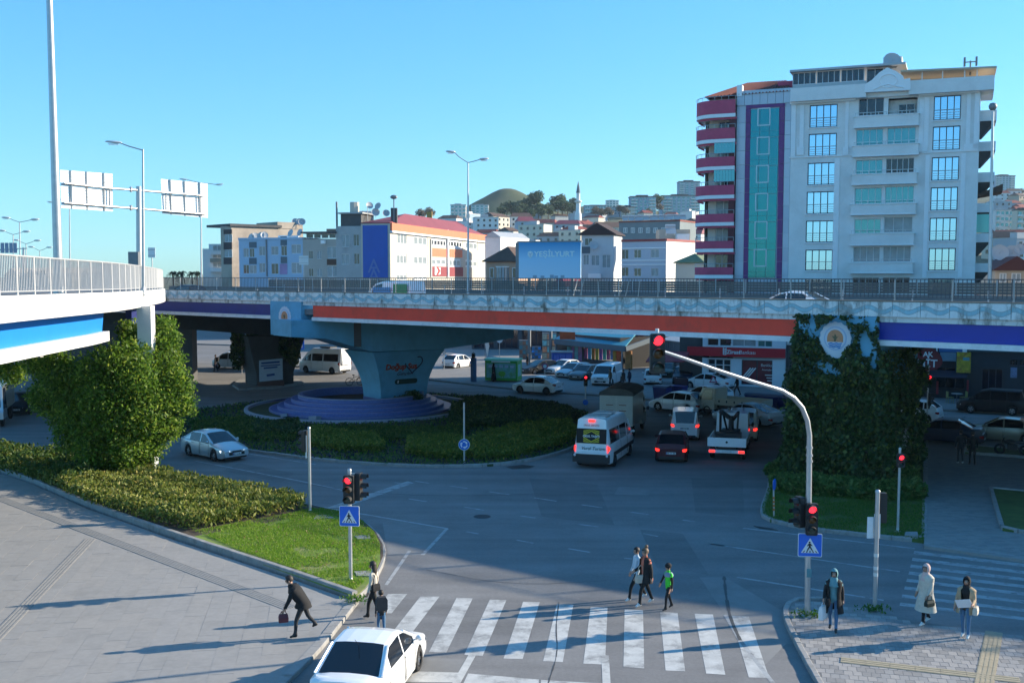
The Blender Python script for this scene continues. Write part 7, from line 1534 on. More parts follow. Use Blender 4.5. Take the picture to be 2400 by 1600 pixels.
for k in range(4):
 for s in(-1,1):mb.extrude([fk.pt(uu+s*x,fz-.28+k*.16+z,.255)for x,z in((.02,0),(.17,.07),(.17,.2),(.02,.13))],fk.N*.02)
part('wheat_mark',mb,M_swhite,apt,True)
fk.win(apt,kd,M_pvc,M_pane[0],3,1,.12,.2,name='bank_door',split=.78)
w_=fk.win(apt,kw,M_dkf,mat('red window print',(.16,.012,.03),.3,var=.35,scale=.9),2,1,.08,.12,name='shop_window')
um=(kw[0]+kw[2])/2
lettering('Bankkart',.34,M_swhite,apt,rel_(fk.pt(um+.95,kw[3]-.45,-.06)),fk.U,name='shop_lettering');lettering('Avantajlarla',.22,M_swhite,apt,rel_(fk.pt(um+.95,kw[3]-.85,-.06)),fk.U,name='shop_lettering')
for z_,l in((1.3,.6),(1.55,.5),(1.8,.45)):mb=MB();fk.box(mb,um+1.55-l*1.4,kw[3]-z_-.05,um+1.6,kw[3]-z_+.03,-.08,-.06);part('window_print',mb,M_swhite,apt,True)
for k in range(3):mb=MB();a=um-1.25+k*.22;mb.extrude([fk.pt(a+x,kw[3]-1.5+z,-.07)for x,z in((0,0),(.1,-.05),(.75,.75),(.65,.82))],fk.N*.01);part('window_print',mb,M_swhite,apt,True)
mb=MB();q1=[rk(80,30,380,235),rk(400,30,705,240),rk(735,60,1360,255),rk(1400,90,1790,285)];z1_=zG+.05
fk.wall(mb,ka,sgz1,kb_,max(zG+1.4,fk.uz(*zb(1000,-60))[1]),[(a,max(b,sgz1+.1),c,e)for a,b,c,e in q1],.2,-.1);part('shop_wall',mb,M_bwall,apt,True)
for k,q in enumerate(q1):fk.win(apt,(q[0],max(q[1],sgz1+.1),q[2],q[3]),M_pvc,M_pane[(4,4,1,3)[k]],1+(k>1),1,.06,.12,d=-.1)
mb=MB();fk.box(mb,-.5,0,ka-.02,zG+2,-3,-.5);fk.box(mb,kb_,0,uR,zG+1.5,-3,-.46);part('shop_wall',mb,M_under,apt,True)
mb=MB();a=rk(-420,0,0,0)[0];mb.hexa([fk.pt(a-3.2,2.3,.2),fk.pt(a+.2,2.3,.2),fk.pt(a+.2,2.3,2.6),fk.pt(a-3.2,2.2,2.6),fk.pt(a-3.2,3.1,.2),fk.pt(a+.2,3.1,.2),fk.pt(a+.2,2.4,2.6),fk.pt(a-3.2,2.3,2.6)]);solo('awning',mb,mat('red awning stripes',(.30,.05,.06),.8,var=.3,scale=3),'faded red awning beside the bank over the parked dark car','awning',fk.pt(a,0,1))
# town beyond the overpass
def wset(t,F_,cv,rects,fm=None,gi=1,cols=2,**k):
 for i,r in enumerate(rects):
  q=F_.rect(*cv(r[0],r[1]),*cv(r[2],r[3]));F_.win(t,q,fm or M_pvc,M_pane[gi if isinstance(gi,int)else gi[i%len(gi)]],cols,1,max(.05,(q[2]-q[0])*.05),.12,**k)
def rectset(F_,cv,rects):return[F_.rect(*cv(r[0],r[1]),*cv(r[2],r[3]))for r in rects]
def slab(t,F_,cv,r,m,nm,d0=.004,d1=.06):
 q=F_.rect(*cv(r[0],r[1]),*cv(r[2],r[3]));mb=MB();F_.box(mb,q[0],q[1],q[2],q[3],d0,d1);part(nm,mb,m,t,True)
cvA=lambda x,y:(400+x/3.92,400+y/3.92);cvB=lambda x,y:(930+x/3.36,420+y/3.36);cvC=lambda x,y:(1300+x/3.732,420+y/3.732)
M_creamw=mat('cream town wall',(.54,.50,.43),.85,var=.06,scale=.4,dirt=(.40,.37,.31),dscale=.2,damt=.4);M_orb=mat('orange tile band',(0.69,0.18,0.09),.75,var=.1,scale=.8);M_gw=mat('grey town wall',(0.384,0.4,0.4),.85,var=.1,scale=.4,dirt=(.17,.17,.165),dscale=.3,damt=.6);M_bgw=mat('blue grey town wall',(0.352,0.496,0.64),.8,var=.05,scale=.4);M_bgd=mat('slate panel',(.10,.14,.17),.7);M_tan=mat('tan town wall',(0.45,0.375,0.3),.9,var=.12,scale=.3,dirt=(.22,.18,.15),dscale=.2,damt=.6);M_ban=mat('blue banner',(0.0192,0.096,0.416),.6,var=.1,scale=.5);M_wht=mat('white town wall',(0.783,0.769,0.743),.85,var=.05,scale=.4,dirt=(.48,.47,.44),dscale=.2,damt=.4);M_wine=mat('wine red roof',(0.224,0.048,0.064),.7,var=.12,scale=.4);M_wpan=mat('dark red panel',(.24,.03,.04),.6)
CR=corner(915,170);aR,aL=math.atan2(.968,.2506),math.atan2(.2506,-.968)
E2=dir_to(CR,aR,1137);L3=dir_to(CR,aL,848);L4=dir_to(CR,aL,790);L5=dir_to(CR,aL,712);L6=dir_to(CR,aL,563)
f2r,f2l,f3,f4,f5=Face(CR,E2),Face(L3,CR),Face(L4,L3),Face(L5,L4),Face(L6,L5)
zb2=f2r.uz(918,524)[1]
W2=[(5,430,80,515),(133,445,240,527),(270,468,390,535),(403,478,515,545),(540,490,635,560),(0,590,80,672),(133,598,240,678),(270,618,388,685),(405,625,505,695),(540,635,632,695),(0,745,80,800),(133,752,240,800)]
b2=box_building('cream four-storey building with an orange cornice and dark red roof',f2l,f2r,zb2,M_creamw,holes_r=rectset(f2r,cvB,W2),roof='hip',roof_h=2.3,ov=.1,roofm=M_wine)
for i,r in enumerate(W2):wset(b2,f2r,cvB,[r],M_pvc,(1 if i not in(2,3)else 0),5 if i in(2,3)else 3)
mb=MB();zc_=f2r.uz(918,541)[1];f2r.box(mb,0,zc_,f2r.L,zb2+.1,.02,.35);part('cornice',mb,M_orb,b2,True)
mb=MB();f2r.box(mb,0,zc_-.3,f2r.L,zc_-.01,.02,.45);part('cornice_trim',mb,M_bandw,b2,True)
slab(b2,f2r,cvB,(272,545,388,610),M_orb,'spandrel_panel');slab(b2,f2r,cvB,(402,552,515,615),M_orb,'spandrel_panel');slab(b2,f2r,cvB,(268,690,520,765),M_wpan,'spandrel_panel');slab(b2,f2r,cvB,(262,470,270,770),M_gw,'drain_pipe',.02,.2);slab(b2,f2r,cvB,(392,400,400,770),M_bandw,'pilaster',.02,.3)
mb=MB();mb.extrude([f2r.pt(*f2r.uz(*cvB(x,y)),.09)for x,y in((295,690),(340,695),(340,750),(295,755))],f2r.N*.02);part('sign_plate',mb,M_swhite,b2,True)
mb=MB();mb.extrude([f2r.pt(*f2r.uz(*cvB(x,y)),.12)for x,y in((308,692),(322,692),(338,722),(320,752),(306,752),(322,722))],f2r.N*.02);part('sign_arrow',mb,mat('sign arrow red',(.5,.02,.02),.6),b2,True)
q=f2l.rect(851,528,909,652);mb=MB();f2l.box(mb,*q,.03,.1);part('banner',mb,M_ban,b2,True)
lettering('A',3.2,mat('banner print pale',(.10,.18,.42),.6),b2,f2l.pt(*f2l.uz(877,625),.12)-b2.location,f2l.U,name='banner_lettering');lettering('A',3.2,MATS['banner print pale'],b2,f2l.pt(*f2l.uz(877,648),.12)-b2.location,f2l.U,name='banner_lettering')
mb=MB();a=f2r.pt(f2r.L*.62,zb2+.6,-5);mb.box(a.x-.5,a.y-.5,a.z,a.x+.5,a.y+.5,a.z+3.2);part('chimney',mb,mat('ochre chimney',(.45,.28,.08),.8),b2,True)
mb=MB();a=At(507*0+923,505,172);mb.box(a.x-.5,a.y,zb2,a.x+.5,a.y+1,a.z+1.2);part('chimney',mb,M_under,b2,True)
tsp=At(923,462,172);mb=MB();mb.tube((tsp.x,tsp.y,zb2),tsp,.10,n=6);mb.ball(tsp,.6,.4,.35,8,5);part('roof_horn',mb,M_steel,b2,True)
W3=[(1570,585,1640,700),(1680,585,1730,692),(1565,765,1640,862),(1685,760,1735,860)];z3=f3.uz(815,530)[1]
b3=box_building('narrow grey house with a cluttered dark rooftop beside the blue banner',f3,None,z3,M_gw,depth=12,holes_l=rectset(f3,cvA,W3));wset(b3,f3,cvA,W3,M_pvc,(1,0),2)
q=f3.rect(795,501,843,529);mb=MB();f3.box(mb,q[0],z3+.01,q[2],q[3],-6,-.6);part('rooftop_room',mb,M_under,b3,True);mb=MB();f3.box(mb,q[0]-.3,q[3]+.01,q[2]+.4,q[3]+.25,-6.5,-.2);part('rooftop_slab',mb,M_gw,b3,True)
for x,y0,y1,r,m in((789,530,473,.16,M_steel),(831,505,474,.75,M_creamw),(861,510,478,.06,M_galv)):a=At(x,y1,174);mb=MB();mb.tube((a.x,a.y,z3),a,r,n=8);part('flue_pipe',mb,m,b3,True)
a=At(866,482,174);dish(b3,a,.6,-60);dish(b3,a+Vector((1.4,0,-.1)),.6,-120);dish(b3,At(880,498,174),.7);dish(b3,At(905,500,174),.6)
for x in(838,862):heater(b3,At(x,510,176)-Vector((0,0,1)),1.6)
W4=[(1268,735,1306,810),(1345,735,1387,810),(1440,695,1522,805),(1268,897,1310,972),(1345,897,1390,972),(1440,872,1527,975)];z4_=f4.uz(750,560)[1]
b4=box_building('grey beige house with a dark glazed top floor and a brown panel',f4,None,z4_,mat('grey beige wall',(0.405,0.383,0.345),.85,var=.1,scale=.4),depth=12,holes_l=rectset(f4,cvA,W4));wset(b4,f4,cvA,W4,M_pvc,(0,1,1),2);slab(b4,f4,cvA,(1436,812,1522,866),M_brown,'spandrel_panel')
for k in range(4):q=f4.rect(*cvA(1245+k*70,578),*cvA(1308+k*70,622));f4.win(b4,(q[0],z4_+.1,q[2],q[3]),M_pvc,M_pane[4],1,1,.08,.1,name='top_glazing')
mb=MB();f4.box(mb,-.1,f4.uz(750,547)[1],f4.L+.1,f4.uz(750,543)[1],-8,.6);part('roof',mb,M_under,b4,True);mb=MB();q=f4.rect(716,531,789,546);f4.box(mb,*q,-10,-8.1);part('rear_wall',mb,mat('terracotta wall',(.32,.20,.15),.85),b4,True)
mb=MB();q=f4.rect(*cvA(1388,640),*cvA(1425,672));f4.box(mb,*q,.01,.45);part('air_conditioner',mb,M_bandw,b4,True)
W5=[(668,715,718,795),(724,715,768,795),(812,695,870,780),(922,695,990,775),(1015,690,1068,780),(1108,678,1198,762),(668,865,720,945),(724,868,790,945),(815,850,870,935),(925,852,990,950),(1108,845,1205,945)];z5=f5.uz(640,562)[1]
b5=box_building('blue grey apartment house with slate panels and dishes on its flat roof',f5,None,z5,M_bgw,depth=12,holes_l=rectset(f5,cvA,W5),parapet=.35,roofm=M_bgw);wset(b5,f5,cvA,W5,M_pvc,(1,0,1,1,0),2)
for r in((722,655,790,708),(722,800,790,858),(1010,605,1068,686),(1012,790,1070,850)):slab(b5,f5,cvA,r,M_bgd,'slate_panel')
slab(b5,f5,cvA,(1003,855,1072,952),mat('pink blue banner',(.35,.25,.45),.6,var=.3,scale=.5),'banner');slab(b5,f5,cvA,(879,630,888,970),M_steel,'drain_pipe',.02,.2)
for x,y in((740,612),(778,606),(830,600),(860,596),(1105,574),(1190,570)):dish(b5,At(*cvA(x,y),178),.65,random.choice((-60,-100,-130)))
mb=MB();q=f5.rect(*cvA(888,588),*cvA(1080,612));f5.box(mb,q[0],z5+.3,q[2],q[3],-4,-3.8);part('rooftop_wall',mb,M_bandw,b5,True)
C6=corner(544,205);fb6=Face(C6,corner(712,216));fl6=Face(dir_to(C6,math.radians(150),521),C6);z6=fb6.uz(560,531)[1]
W6=[(495,585,563,655),(495,725,563,795)]
b6=box_building('tall bare tan block with a dark balcony face rising behind the blue grey houses',fl6,fb6,z6,M_tan,holes_l=rectset(fl6,cvA,W6));wset(b6,fl6,cvA,W6,M_pvc,1,2)
for r in((488,540,565,582),(488,658,565,722),(488,798,565,860)):slab(b6,fl6,cvA,r,mat('dark brown panel',(.06,.045,.045),.7),'balcony_panel')
mb=MB();q=fb6.rect(650,521,709,545);fb6.box(mb,q[0],z6-.1,q[2],q[3],-8,.1);part('rooftop_room',mb,M_tan,b6,True);mb=MB();fb6.box(mb,-.4,z6+.02,fb6.L*.68,z6+.5,-9,.4);part('roof',mb,M_under,b6,True)
for x in(1145,1185,1205):dish(b6,At(*cvA(x,472),215),.75)
C7=corner(476,215);f7=Face(C7,corner(527,215.6));z7=f7.uz(490,583)[1]
b7=box_building('white house with rounded balconies at the end of the row by the palms',f7,None,z7,M_wht,depth=12)
for y in(588,606,628):q=f7.rect(494,y,524,y+9);mb=MB();f7.box(mb,*q,.01,1.2);part('balcony_parapet',mb,M_bandw if y!=606 else M_tan,b7,True);q=f7.rect(499,y-13,520,y-1);f7.win(b7,q,M_pvc,M_pane[1],2,1,.1,.0,d=.14)
q=f7.rect(486,571,526,583);mb=MB();f7.box(mb,q[0],z7+.01,q[2],q[3],-8,-2);part('rooftop_room',mb,M_wht,b7,True)
C8=corner(1173,205);f8l=Face(dir_to(C8,math.radians(172),1137),C8);f8r=Face(C8,dir_to(C8,math.radians(62),1240));z8=f8r.uz(1175,557)[1]
b8=box_building('plain white block with a blank sunlit side wall behind the billboard',f8l,f8r,z8,M_wht,roof='gable',roof_h=1.2,ov=.1,roofm=M_tin)
f9=Face(corner(1139,150),corner(1215,148));z9=f9.uz(1160,614)[1];b9=box_building('small house with a brown roof and a curved bay window beside the billboard',f9,None,z9,mat('salmon render',(0.476,0.308,0.224),.85,var=.1,scale=.5),depth=9,roof='hip',roof_h=2.2,ov=.7,roofm=M_brown)
for x0,x1 in((1148,1158),(1201,1210)):f9.win(b9,f9.rect(x0,627,x1,652),M_pvc,M_pane[4],1,1,.08,.05,d=.06)
mb=MB();c=f9.pt(f9.uz(1178,640)[0],0,-.2);zt_=f9.uz(1178,624)[1];mb.lathe([(1.0,6),(1.0,7.4)],20,c);mb.lathe([(1.0,zt_-.15),(1.06,zt_),(.01,zt_+.02)],20,c);part('bay_wall',mb,M_bandw,b9,True)
for k in range(7):a0,a1=R(180+25.7*k+2),R(180+25.7*(k+1)-2);mb=MB();mb.lathe([(.98,7.4),(.98,zt_-.15)],2,c,a0=a0,a1=a1);part('bay_pane',mb,M_pane[1],b9,True)
fb=Face(corner(1217,121),corner(1362,119));q=fb.rect(1217,568,1362,652);bb=thing('billboard','big blue billboard with pale company lettering standing beyond the overpass','billboard',fb.pt(fb.L/2,0))
M_bp=bpy.data.materials.new('billboard print');M_bp.use_nodes=True;t_=M_bp.node_tree;tc=t_.nodes.new('ShaderNodeTexCoord');sx=t_.nodes.new('ShaderNodeSeparateXYZ');cr=t_.nodes.new('ShaderNodeValToRGB');e=cr.color_ramp.elements;e[0].color=(.56,.76,.90,1);e[1].color=(.02,.28,.58,1);k_=e.new(.55);k_.color=(.36,.66,.88,1)
t_.links.new(tc.outputs['Generated'],sx.inputs[0]);t_.links.new(sx.outputs['Z'],cr.inputs[0]);t_.links.new(cr.outputs[0],t_.nodes['Principled BSDF'].inputs['Base Color']);t_.nodes['Principled BSDF'].inputs['Roughness'].default_value=.6
mb=MB();fb.box(mb,*q,.0,.2);part('panel',mb,M_bp,bb,True);mb=MB();fb.box(mb,q[0]-.4,q[1],q[0]-.01,q[3],-.3,.1);fb.box(mb,q[0]-.2,q[3]+.01,q[2]+.1,q[3]+.15,-.3,.22);part('frame',mb,M_steel,bb,True)
for f_ in(.15,.5,.85):mb=MB();fb.box(mb,fb.L*f_-.15,0,fb.L*f_+.15,q[3],-.6,-.25);part('post',mb,M_steel,bb,True)
M_bl=mat('billboard pale lettering',(0.7,0.85,0.85),.6);lettering('YEŞİLYURT',.85,M_bl,bb,fb.pt(*fb.uz(1300,596),.21)-bb.location,fb.U,name='billboard_lettering',bold=.012,sx=1.05)
cc=fb.uz(1244,597);mb=MB();mb.extrude([fb.pt(cc[0]+x*.34,cc[1]+y*.42,.21)for x,y in((-.8,.7),(0,1),(.8,.7),(.9,-.1),(0,-1),(-.9,-.1))],fb.N*.02);part('company_mark',mb,M_bl,bb,True);mb=MB();[mb.beam(fb.pt(cc[0]+a*.34,cc[1]+b_*.42,.24),fb.pt(cc[0],cc[1]-.02,.24),.06,.02)for a,b_ in((-.5,.5),(.5,.5),(0,-.8))];part('mark_line',mb,M_ban,bb,True)
for x,h in((1250,4),(1268,3),(1290,5),(1300,3),(1315,4)):qq=fb.rect(x,649-h,x+9,651);mb=MB();fb.box(mb,*qq,.201,.21);part('skyline_print',mb,mat('skyline print',(.28,.40,.50),.7),bb,True)
f10l=Face(corner(1362,162),corner(1438,161));C10=f10l.pt(f10l.L,0);f10r=Face(C10,dir_to(C10,math.radians(70),1457));z10=f10l.uz(1400,551)[1]
W10=[(250,660,300,750),(320,665,392,755),(415,660,490,775),(262,515,330,580)]
b10=box_building('grey and white house with a dark roof and a sunlit end wall right behind the billboard',f10l,f10r,z10,mat('pale grey wall',(0.54,0.555,0.57),.85,var=.08,scale=.4),holes_l=rectset(f10l,cvC,W10),roof='gable',roof_h=1.8,ov=.6,roofm=mat('dark roof',(.05,.03,.03),.85));wset(b10,f10l,cvC,W10,M_pvc,(1,1,1,0),2)
b10['label']='grey and white house with a dark roof and sunlit end wall beside the billboard'
slab(b10,f10l,cvC,(236,590,310,650),M_bgd,'recess_shade',.004,.03);slab(b10,f10l,cvC,(300,825,405,866),M_bandw,'awning',.01,1.0);dish(b10,f10l.pt(f10l.uz(1392,575)[0],f10l.uz(1392,575)[1],.6),.7)  # flat dark plate paints the shade of a recess onto the wall
f11l=Face(corner(1457,150),corner(1560,146));C11=f11l.pt(f11l.L,0);f11r=Face(C11,dir_to(C11,math.radians(55),1640));z11=f11l.uz(1500,566)[1]
W11=[(693,615,756,690),(840,612,912,688),(693,778,755,850),(843,778,908,850),(585,615,645,700),(585,770,645,850)]
b11=box_building('pale grey house with white window surrounds and a blank white side wall',f11l,f11r,z11,mat('cool grey wall',(0.459,0.493,0.561),.85,var=.04,scale=.4),holes_l=rectset(f11l,cvC,W11),parapet=.3,roofm=mat('red roof edge',(.30,.06,.06),.7));wset(b11,f11l,cvC,W11,M_pvc,(0,1,0,1,4,4),2)
mb=MB();f11r.box(mb,0,.1,f11r.L,z11-.02,.01,.05);part('side_render',mb,M_wht,b11,True);mb=MB();[f11l.box(mb,*(f11l.rect(*cvC(585,y),*cvC(970,y+9))),.005,.06)for y in(598,705,742)];part('string_course',mb,M_bandw,b11,True)
mb=MB();a=At(1580,552,160);mb.box(a.x-2.2,a.y,z11,a.x+2.4,a.y+4,a.z+.9);part('rooftop_room',mb,M_tan,b11,True);heater(b11,At(1572,552,152),1.2)
mb=MB();a=At(1602,556,158);mb.box(a.x-.9,a.y,z11-2,a.x+.9,a.y+3,a.z+.5);part('chimney',mb,M_wht,b11,True)
f12=Face(corner(1583,140),corner(1650,138));b12=box_building('low house with a mossy green roof in front of the red balconies',f12,None,f12.uz(1600,617)[1],M_creamw,depth=8,roof='hip',roof_h=1.3,ov=.4,roofm=mat('mossy roof',(.15,.19,.11),.9,var=.2,scale=1))
f13=Face(corner(1450,345),corner(1592,335));z13=f13.uz(1500,521)[1];b13=box_building('long dark grey block with a row of solar heaters along its roof',f13,None,z13,mat('dark grey block wall',(0.195,0.232,0.247),.85,var=.08,scale=.2),z0=-2,depth=15,parapet=.5,roofm=M_redtile)
for k in range(7):q=f13.rect(*cvC(602+k*66,425),*cvC(638+k*66,470));f13.win(b13,q,M_pvc,M_pane[1],2,1,.15,.0,d=.12)
for k in range(12):heater(b13,f13.pt(f13.L*(k+.5)/12,z13+.5,-3-(k%3)),1.5)
# hillside
M_fw=[mat('far white wall',(0.743,0.729,0.702),.9,var=.06,scale=.1),mat('far cream wall',(0.648,0.581,0.472),.9,var=.06,scale=.1),mat('far grey wall',(0.405,0.435,0.465),.9,var=.06,scale=.1),mat('far tan wall',(0.476,0.378,0.294),.9,var=.06,scale=.1),mat('far blue grey wall',(0.33,0.435,0.51),.9,var=.06,scale=.1)];FWN=['white','cream','grey','tan','blue grey']
M_fr=[M_redtile,M_brown,M_tin,M_wine];FRN=['red tiled','brown','pale tin','wine red']
fwm=MB().box(-.5,-.06,0,.5,.0,1.3).mesh('window',M_pane[4]);_lab={}
def far_house(px,Y,wd,dp,st,rz,wi,ri,zoff=0.,wins=True):
 p=At(px,645,Y);z=hz(p.x,Y)-.5+zoff;h=st*2.9+.5;lb=f'{("low", "low", "two-storey", "three-storey", "tall")[min(st, 4)]} {FWN[wi]} hillside house with a {FRN[ri]} roof'
 t=thing('hillside_house',lb,'house',(p.x,Y,z),rz,'houses on the hillside');mb=MB();mb.box(-wd/2,-dp/2,-4,wd/2,dp/2,h);part('wall',mb,M_fw[wi],t)
 mb=MB();e=.35;rh=.18*dp+.6
 if ri==2:mb.box(-wd/2-.1,-dp/2-.1,h+.01,wd/2+.1,dp/2+.1,h+.35);mb.box(-wd*.2,-1,h+.35,wd*.1,2,h+2.2)
 else:mb.add([(-wd/2-e,-dp/2-e,h),(wd/2+e,-dp/2-e,h),(wd/2+e,dp/2+e,h),(-wd/2-e,dp/2+e,h),(-wd/2+wd*.12,0,h+rh),(wd/2-wd*.12,0,h+rh)],[(0,1,5,4),(1,2,5),(2,3,4,5),(3,0,4),(3,2,1,0)])
 part('roof',mb,M_fr[ri],t)
 if wins:
  nw=max(2,int(wd/3.2))
  for s in range(st):
   for k in range(nw):o=link('window',fwm,t);o.location=(-wd/2+wd*(k+.5)/nw,-dp/2-.005,s*2.9+1.2);o.scale=(1.2,1,1)
 return t
random.seed(4)
rowsH=[(265,8,930,1460),(300,11,925,1450),(345,12,930,1440),(400,14,930,1640),(465,15,930,1640),(540,16,935,1640),(630,17,940,1640),(740,16,950,1640),(860,13,980,1640)]
for Y,n,x0,x1 in rowsH:
 for k in range(n):
  px=x0+(x1-x0)*(k+random.uniform(.15,.85))/n;Yk=Y*random.uniform(.96,1.05);far_house(px,Yk,random.uniform(8,15),random.uniform(7,11),random.choice((1,2,2,3)),R(random.choice((-35,-20,10,25,50))+random.uniform(-8,8)),random.choice((0,0,0,1,1,2,3,4)),random.choice((0,0,1,2,2,3)),wins=Y<700)
for Y,n,x0,x1 in((210,3,2338,2420),(270,4,2336,2420),(350,4,2336,2420),(430,4,2336,2420),(540,4,2330,2420),(680,4,2330,2420),(850,4,2330,2420)):
 for k in range(n):
  px=x0+(x1-x0)*(k+random.uniform(.1,.9))/n;far_house(px,Y*random.uniform(.95,1.05),random.uniform(9,14),random.uniform(8,10),random.choice((1,2,2)),R(random.uniform(-40,40)),random.choice((0,1,2,3)),random.choice((0,0,1,2)))
def tower(label,x0,x1,ytop,ybot,Y,wi,floors,cols,rz=.25,rightw=None):
 a,b=At(x0,ytop,Y),At(x1,ybot,Y);wd=(b.x-a.x);z1=a.z;z0=b.z;t=thing('tower_block',label,'building',((a.x+b.x)/2,Y,z0),0);mb=MB();h=z1-z0;dp=wd*.7
 mb.box(-wd/2,0,-6,wd/2,dp,h);part('wall',mb,M_fw[wi],t);mb=MB();mb.box(-wd*.52,-.5,h+.01,wd*.52,dp,h+h*.05);mb.box(-wd*.25,2,h*1.05+.01,wd*.2,dp*.8,h*1.12);part('roof',mb,M_under if wi!=0 else M_tin,t)
 fh=h/floors;mw=MB();mbal=MB()
 for f in range(floors):
  for c in range(cols):x=-wd/2+wd*(c+.5)/cols;mw.box(x-wd/cols*.28,-.25,f*fh+fh*.3,x+wd/cols*.28,-.02,f*fh+fh*.78)
  for s in(-1,1):mbal.box(s*wd*.36-wd*.12,-1.8,f*fh+.02,s*wd*.36+wd*.12,-.26,f*fh+fh*.32)
 part('window',mw,M_pane[3],t)['kind']='stuff';part('balcony',mbal,M_fw[0],t)['kind']='stuff';return t
tower('pale blue apartment block on the ridge nearest the minaret',1478,1537,462,507,900,4,6,6);tower('wide pale apartment block on the ridge behind the red balconies',1553,1640,460,503,940,4,6,8);tower('taller blue grey tower on the ridge above the wide pale block',1592,1640,427,470,1150,4,8,4)
tower('white apartment block below the green mound beside the tall lamp',1056,1092,481,516,760,0,4,4);tower('white stepped apartment block at the foot of the green mound',1104,1145,481,505,860,0,4,4);tower('small pale block on the ridge beyond the minaret',1421,1450,470,486,1000,0,3,4);tower('low grey block on the ridge beyond the minaret',1370,1420,482,500,980,2,2,8);tower('grey block below the ridge towers',1425,1475,486,503,930,4,3,7)
tower('hazy tall apartment tower on the far ridge past the flood mast',2334,2378,413,452,1150,4,9,6);tower('white apartment block with a sunlit side on the slope past the flood mast',2334,2374,493,548,420,0,4,4);tower('cream tall house at the slope edge past the flood mast',2384,2420,493,552,400,1,4,3)
f14=Face(corner(2332,120),corner(2430,119));b14=box_building('low house with a dark red tiled roof at the end of the overpass railing',f14,None,f14.uz(2360,634)[1],M_tan,depth=9,roof='gable',roof_h=1.6,ov=.5,roofm=mat('dark red roof',(.07,.02,.022),.85));f14.win(b14,f14.rect(2342,640,2358,662),M_pvc,M_pane[1],2,1,.08,.0,d=.1);f14.win(b14,f14.rect(2370,640,2392,662),M_pvc,M_pane[1],2,1,.08,.0,d=.1)
for x,y,r in((2343,593,1.0),(2372,593,.9),(2390,585,.7)):mb=MB();a=At(x,y,125);t=thing('satellite_mast','satellite dish on a roof past the apartment block','satellite dish',a-Vector((0,0,3)),0,'rooftop satellite dishes');dish(t,a,r,-100);mb=MB();mb.tube(a-Vector((0,0,3)),a,.05,n=5);part('pole',mb,M_steel,t,True)
a=At(1355,512,700);tp_m=At(1355,424,700);mn=thing('minaret','slender white minaret with a dark pointed cap rising from the hillside','minaret',(a.x,a.y,a.z));h=tp_m.z-a.z
mb=MB();mb.lathe([(2.2,-8),(2.2,h*.12),(1.5,h*.18),(1.4,h*.42)],16);mb.lathe([(1.2,h*.44),(1.15,h*.68)],16);part('shaft',mb,M_fw[0],mn,smooth=40);mb=MB();mb.lathe([(1.4,h*.41),(2.3,h*.44),(2.3,h*.475),(1.2,h*.475)],16);part('gallery',mb,M_fw[0],mn,smooth=40);mb=MB();mb.lathe([(1.45,h*.68),(.9,h*.82),(.25,h*.95),(.05,h)],16);part('cap',mb,M_bgd,mn,smooth=60)
random.seed(9);tp0=[]
hill_t=[(1188,488,900,13),(1200,492,880,14),(1215,485,900,15),(1226,490,860,13),(1240,482,900,17),(1254,478,880,17),(1262,488,860,14),(1297,484,880,15),(1308,480,900,16),(1318,486,870,15),(1330,488,880,13),(1175,496,860,11),(1270,497,840,11),(1285,496,850,12),(1342,494,860,10),(1245,500,820,11),(1215,503,820,10),(1345,480,1000,12),(1562-20,470,930,12)]
proto={}
for px,py,Y,hgt in hill_t:
 if 't' not in proto:o=proto['t']=tree('dark green tree in the grove below the mound',(0,0,0),14,6.5,M_farleaf,1500,1.5,'trees below the mound')
 else:o=copy_tree(proto['t'])
 c=At(px,py,Y);o.location=(c.x,c.y,c.z-hgt*.62);s=hgt/14*random.uniform(.95,1.15);o.scale=(s,s,s*random.uniform(.9,1.15));o.rotation_euler=(0,0,random.uniform(0,6))
for px,py,Y,hgt in[(1396,497,850,10),(1410,500,840,9),(1425,498,830,10),(1452,492,900,9),(1466,496,880,8),(1520,497,860,7),(1543,487,930,10),(1005,500,700,9),(985,503,650,8),(2385,462,1000,14),(2372,466,1000,13),(2395,458,1050,15),(2350,470,950,12)]:
 if 'b' not in proto:o=proto['b']=tree('brown winter tree among the hillside houses',(0,0,0),10,5,M_farbrown,900,1.1,'winter trees on the hillside')
 else:o=copy_tree(proto['b'])
 c=At(px,py,Y);s=hgt/10;o.location=(c.x,c.y,c.z-hgt*.6);o.scale=(s,s,s)
M_palm=far_leafmat('palm frond',(.015,.035,.02),(.03,.06,.03))
for i,px in enumerate((405,426,450,462)):
 if i==0:
  pl0=thing('palm_tree','dark palm tree beyond the end of the overpass','palm tree',(0,0,0),0,'palms beyond the overpass');mb=MB();mb.path([(0,0,0),(.1,0,5),(0,0,9.6)],[.3,.22,.2],7);part('trunk',mb,M_bark,pl0)
  P=[];
  for k in range(26):
   a=random.uniform(0,6.28);el=random.uniform(-.5,1.3)
   for j in range(14):f=j/13;P.append((math.cos(a)*f*1.7*math.cos(el*.8),math.sin(a)*f*1.7*math.cos(el*.8),9.6+math.sin(el)*f*2.1-1.7*f*f))
  link('crown',leaf_mesh('crown',np.repeat(np.array(P),2,0),.5,M_palm,up=-.6,asp=.18),pl0)['kind']='stuff';o=pl0
 else:o=copy_tree(pl0)
 Y=215+i*4;c=At(px,640,Y);s=random.uniform(.7,.95);o.scale=(s,s,s);o.rotation_euler=(0,0,i*1.7);o.location=(c.x,c.y,c.z-9.8*s)
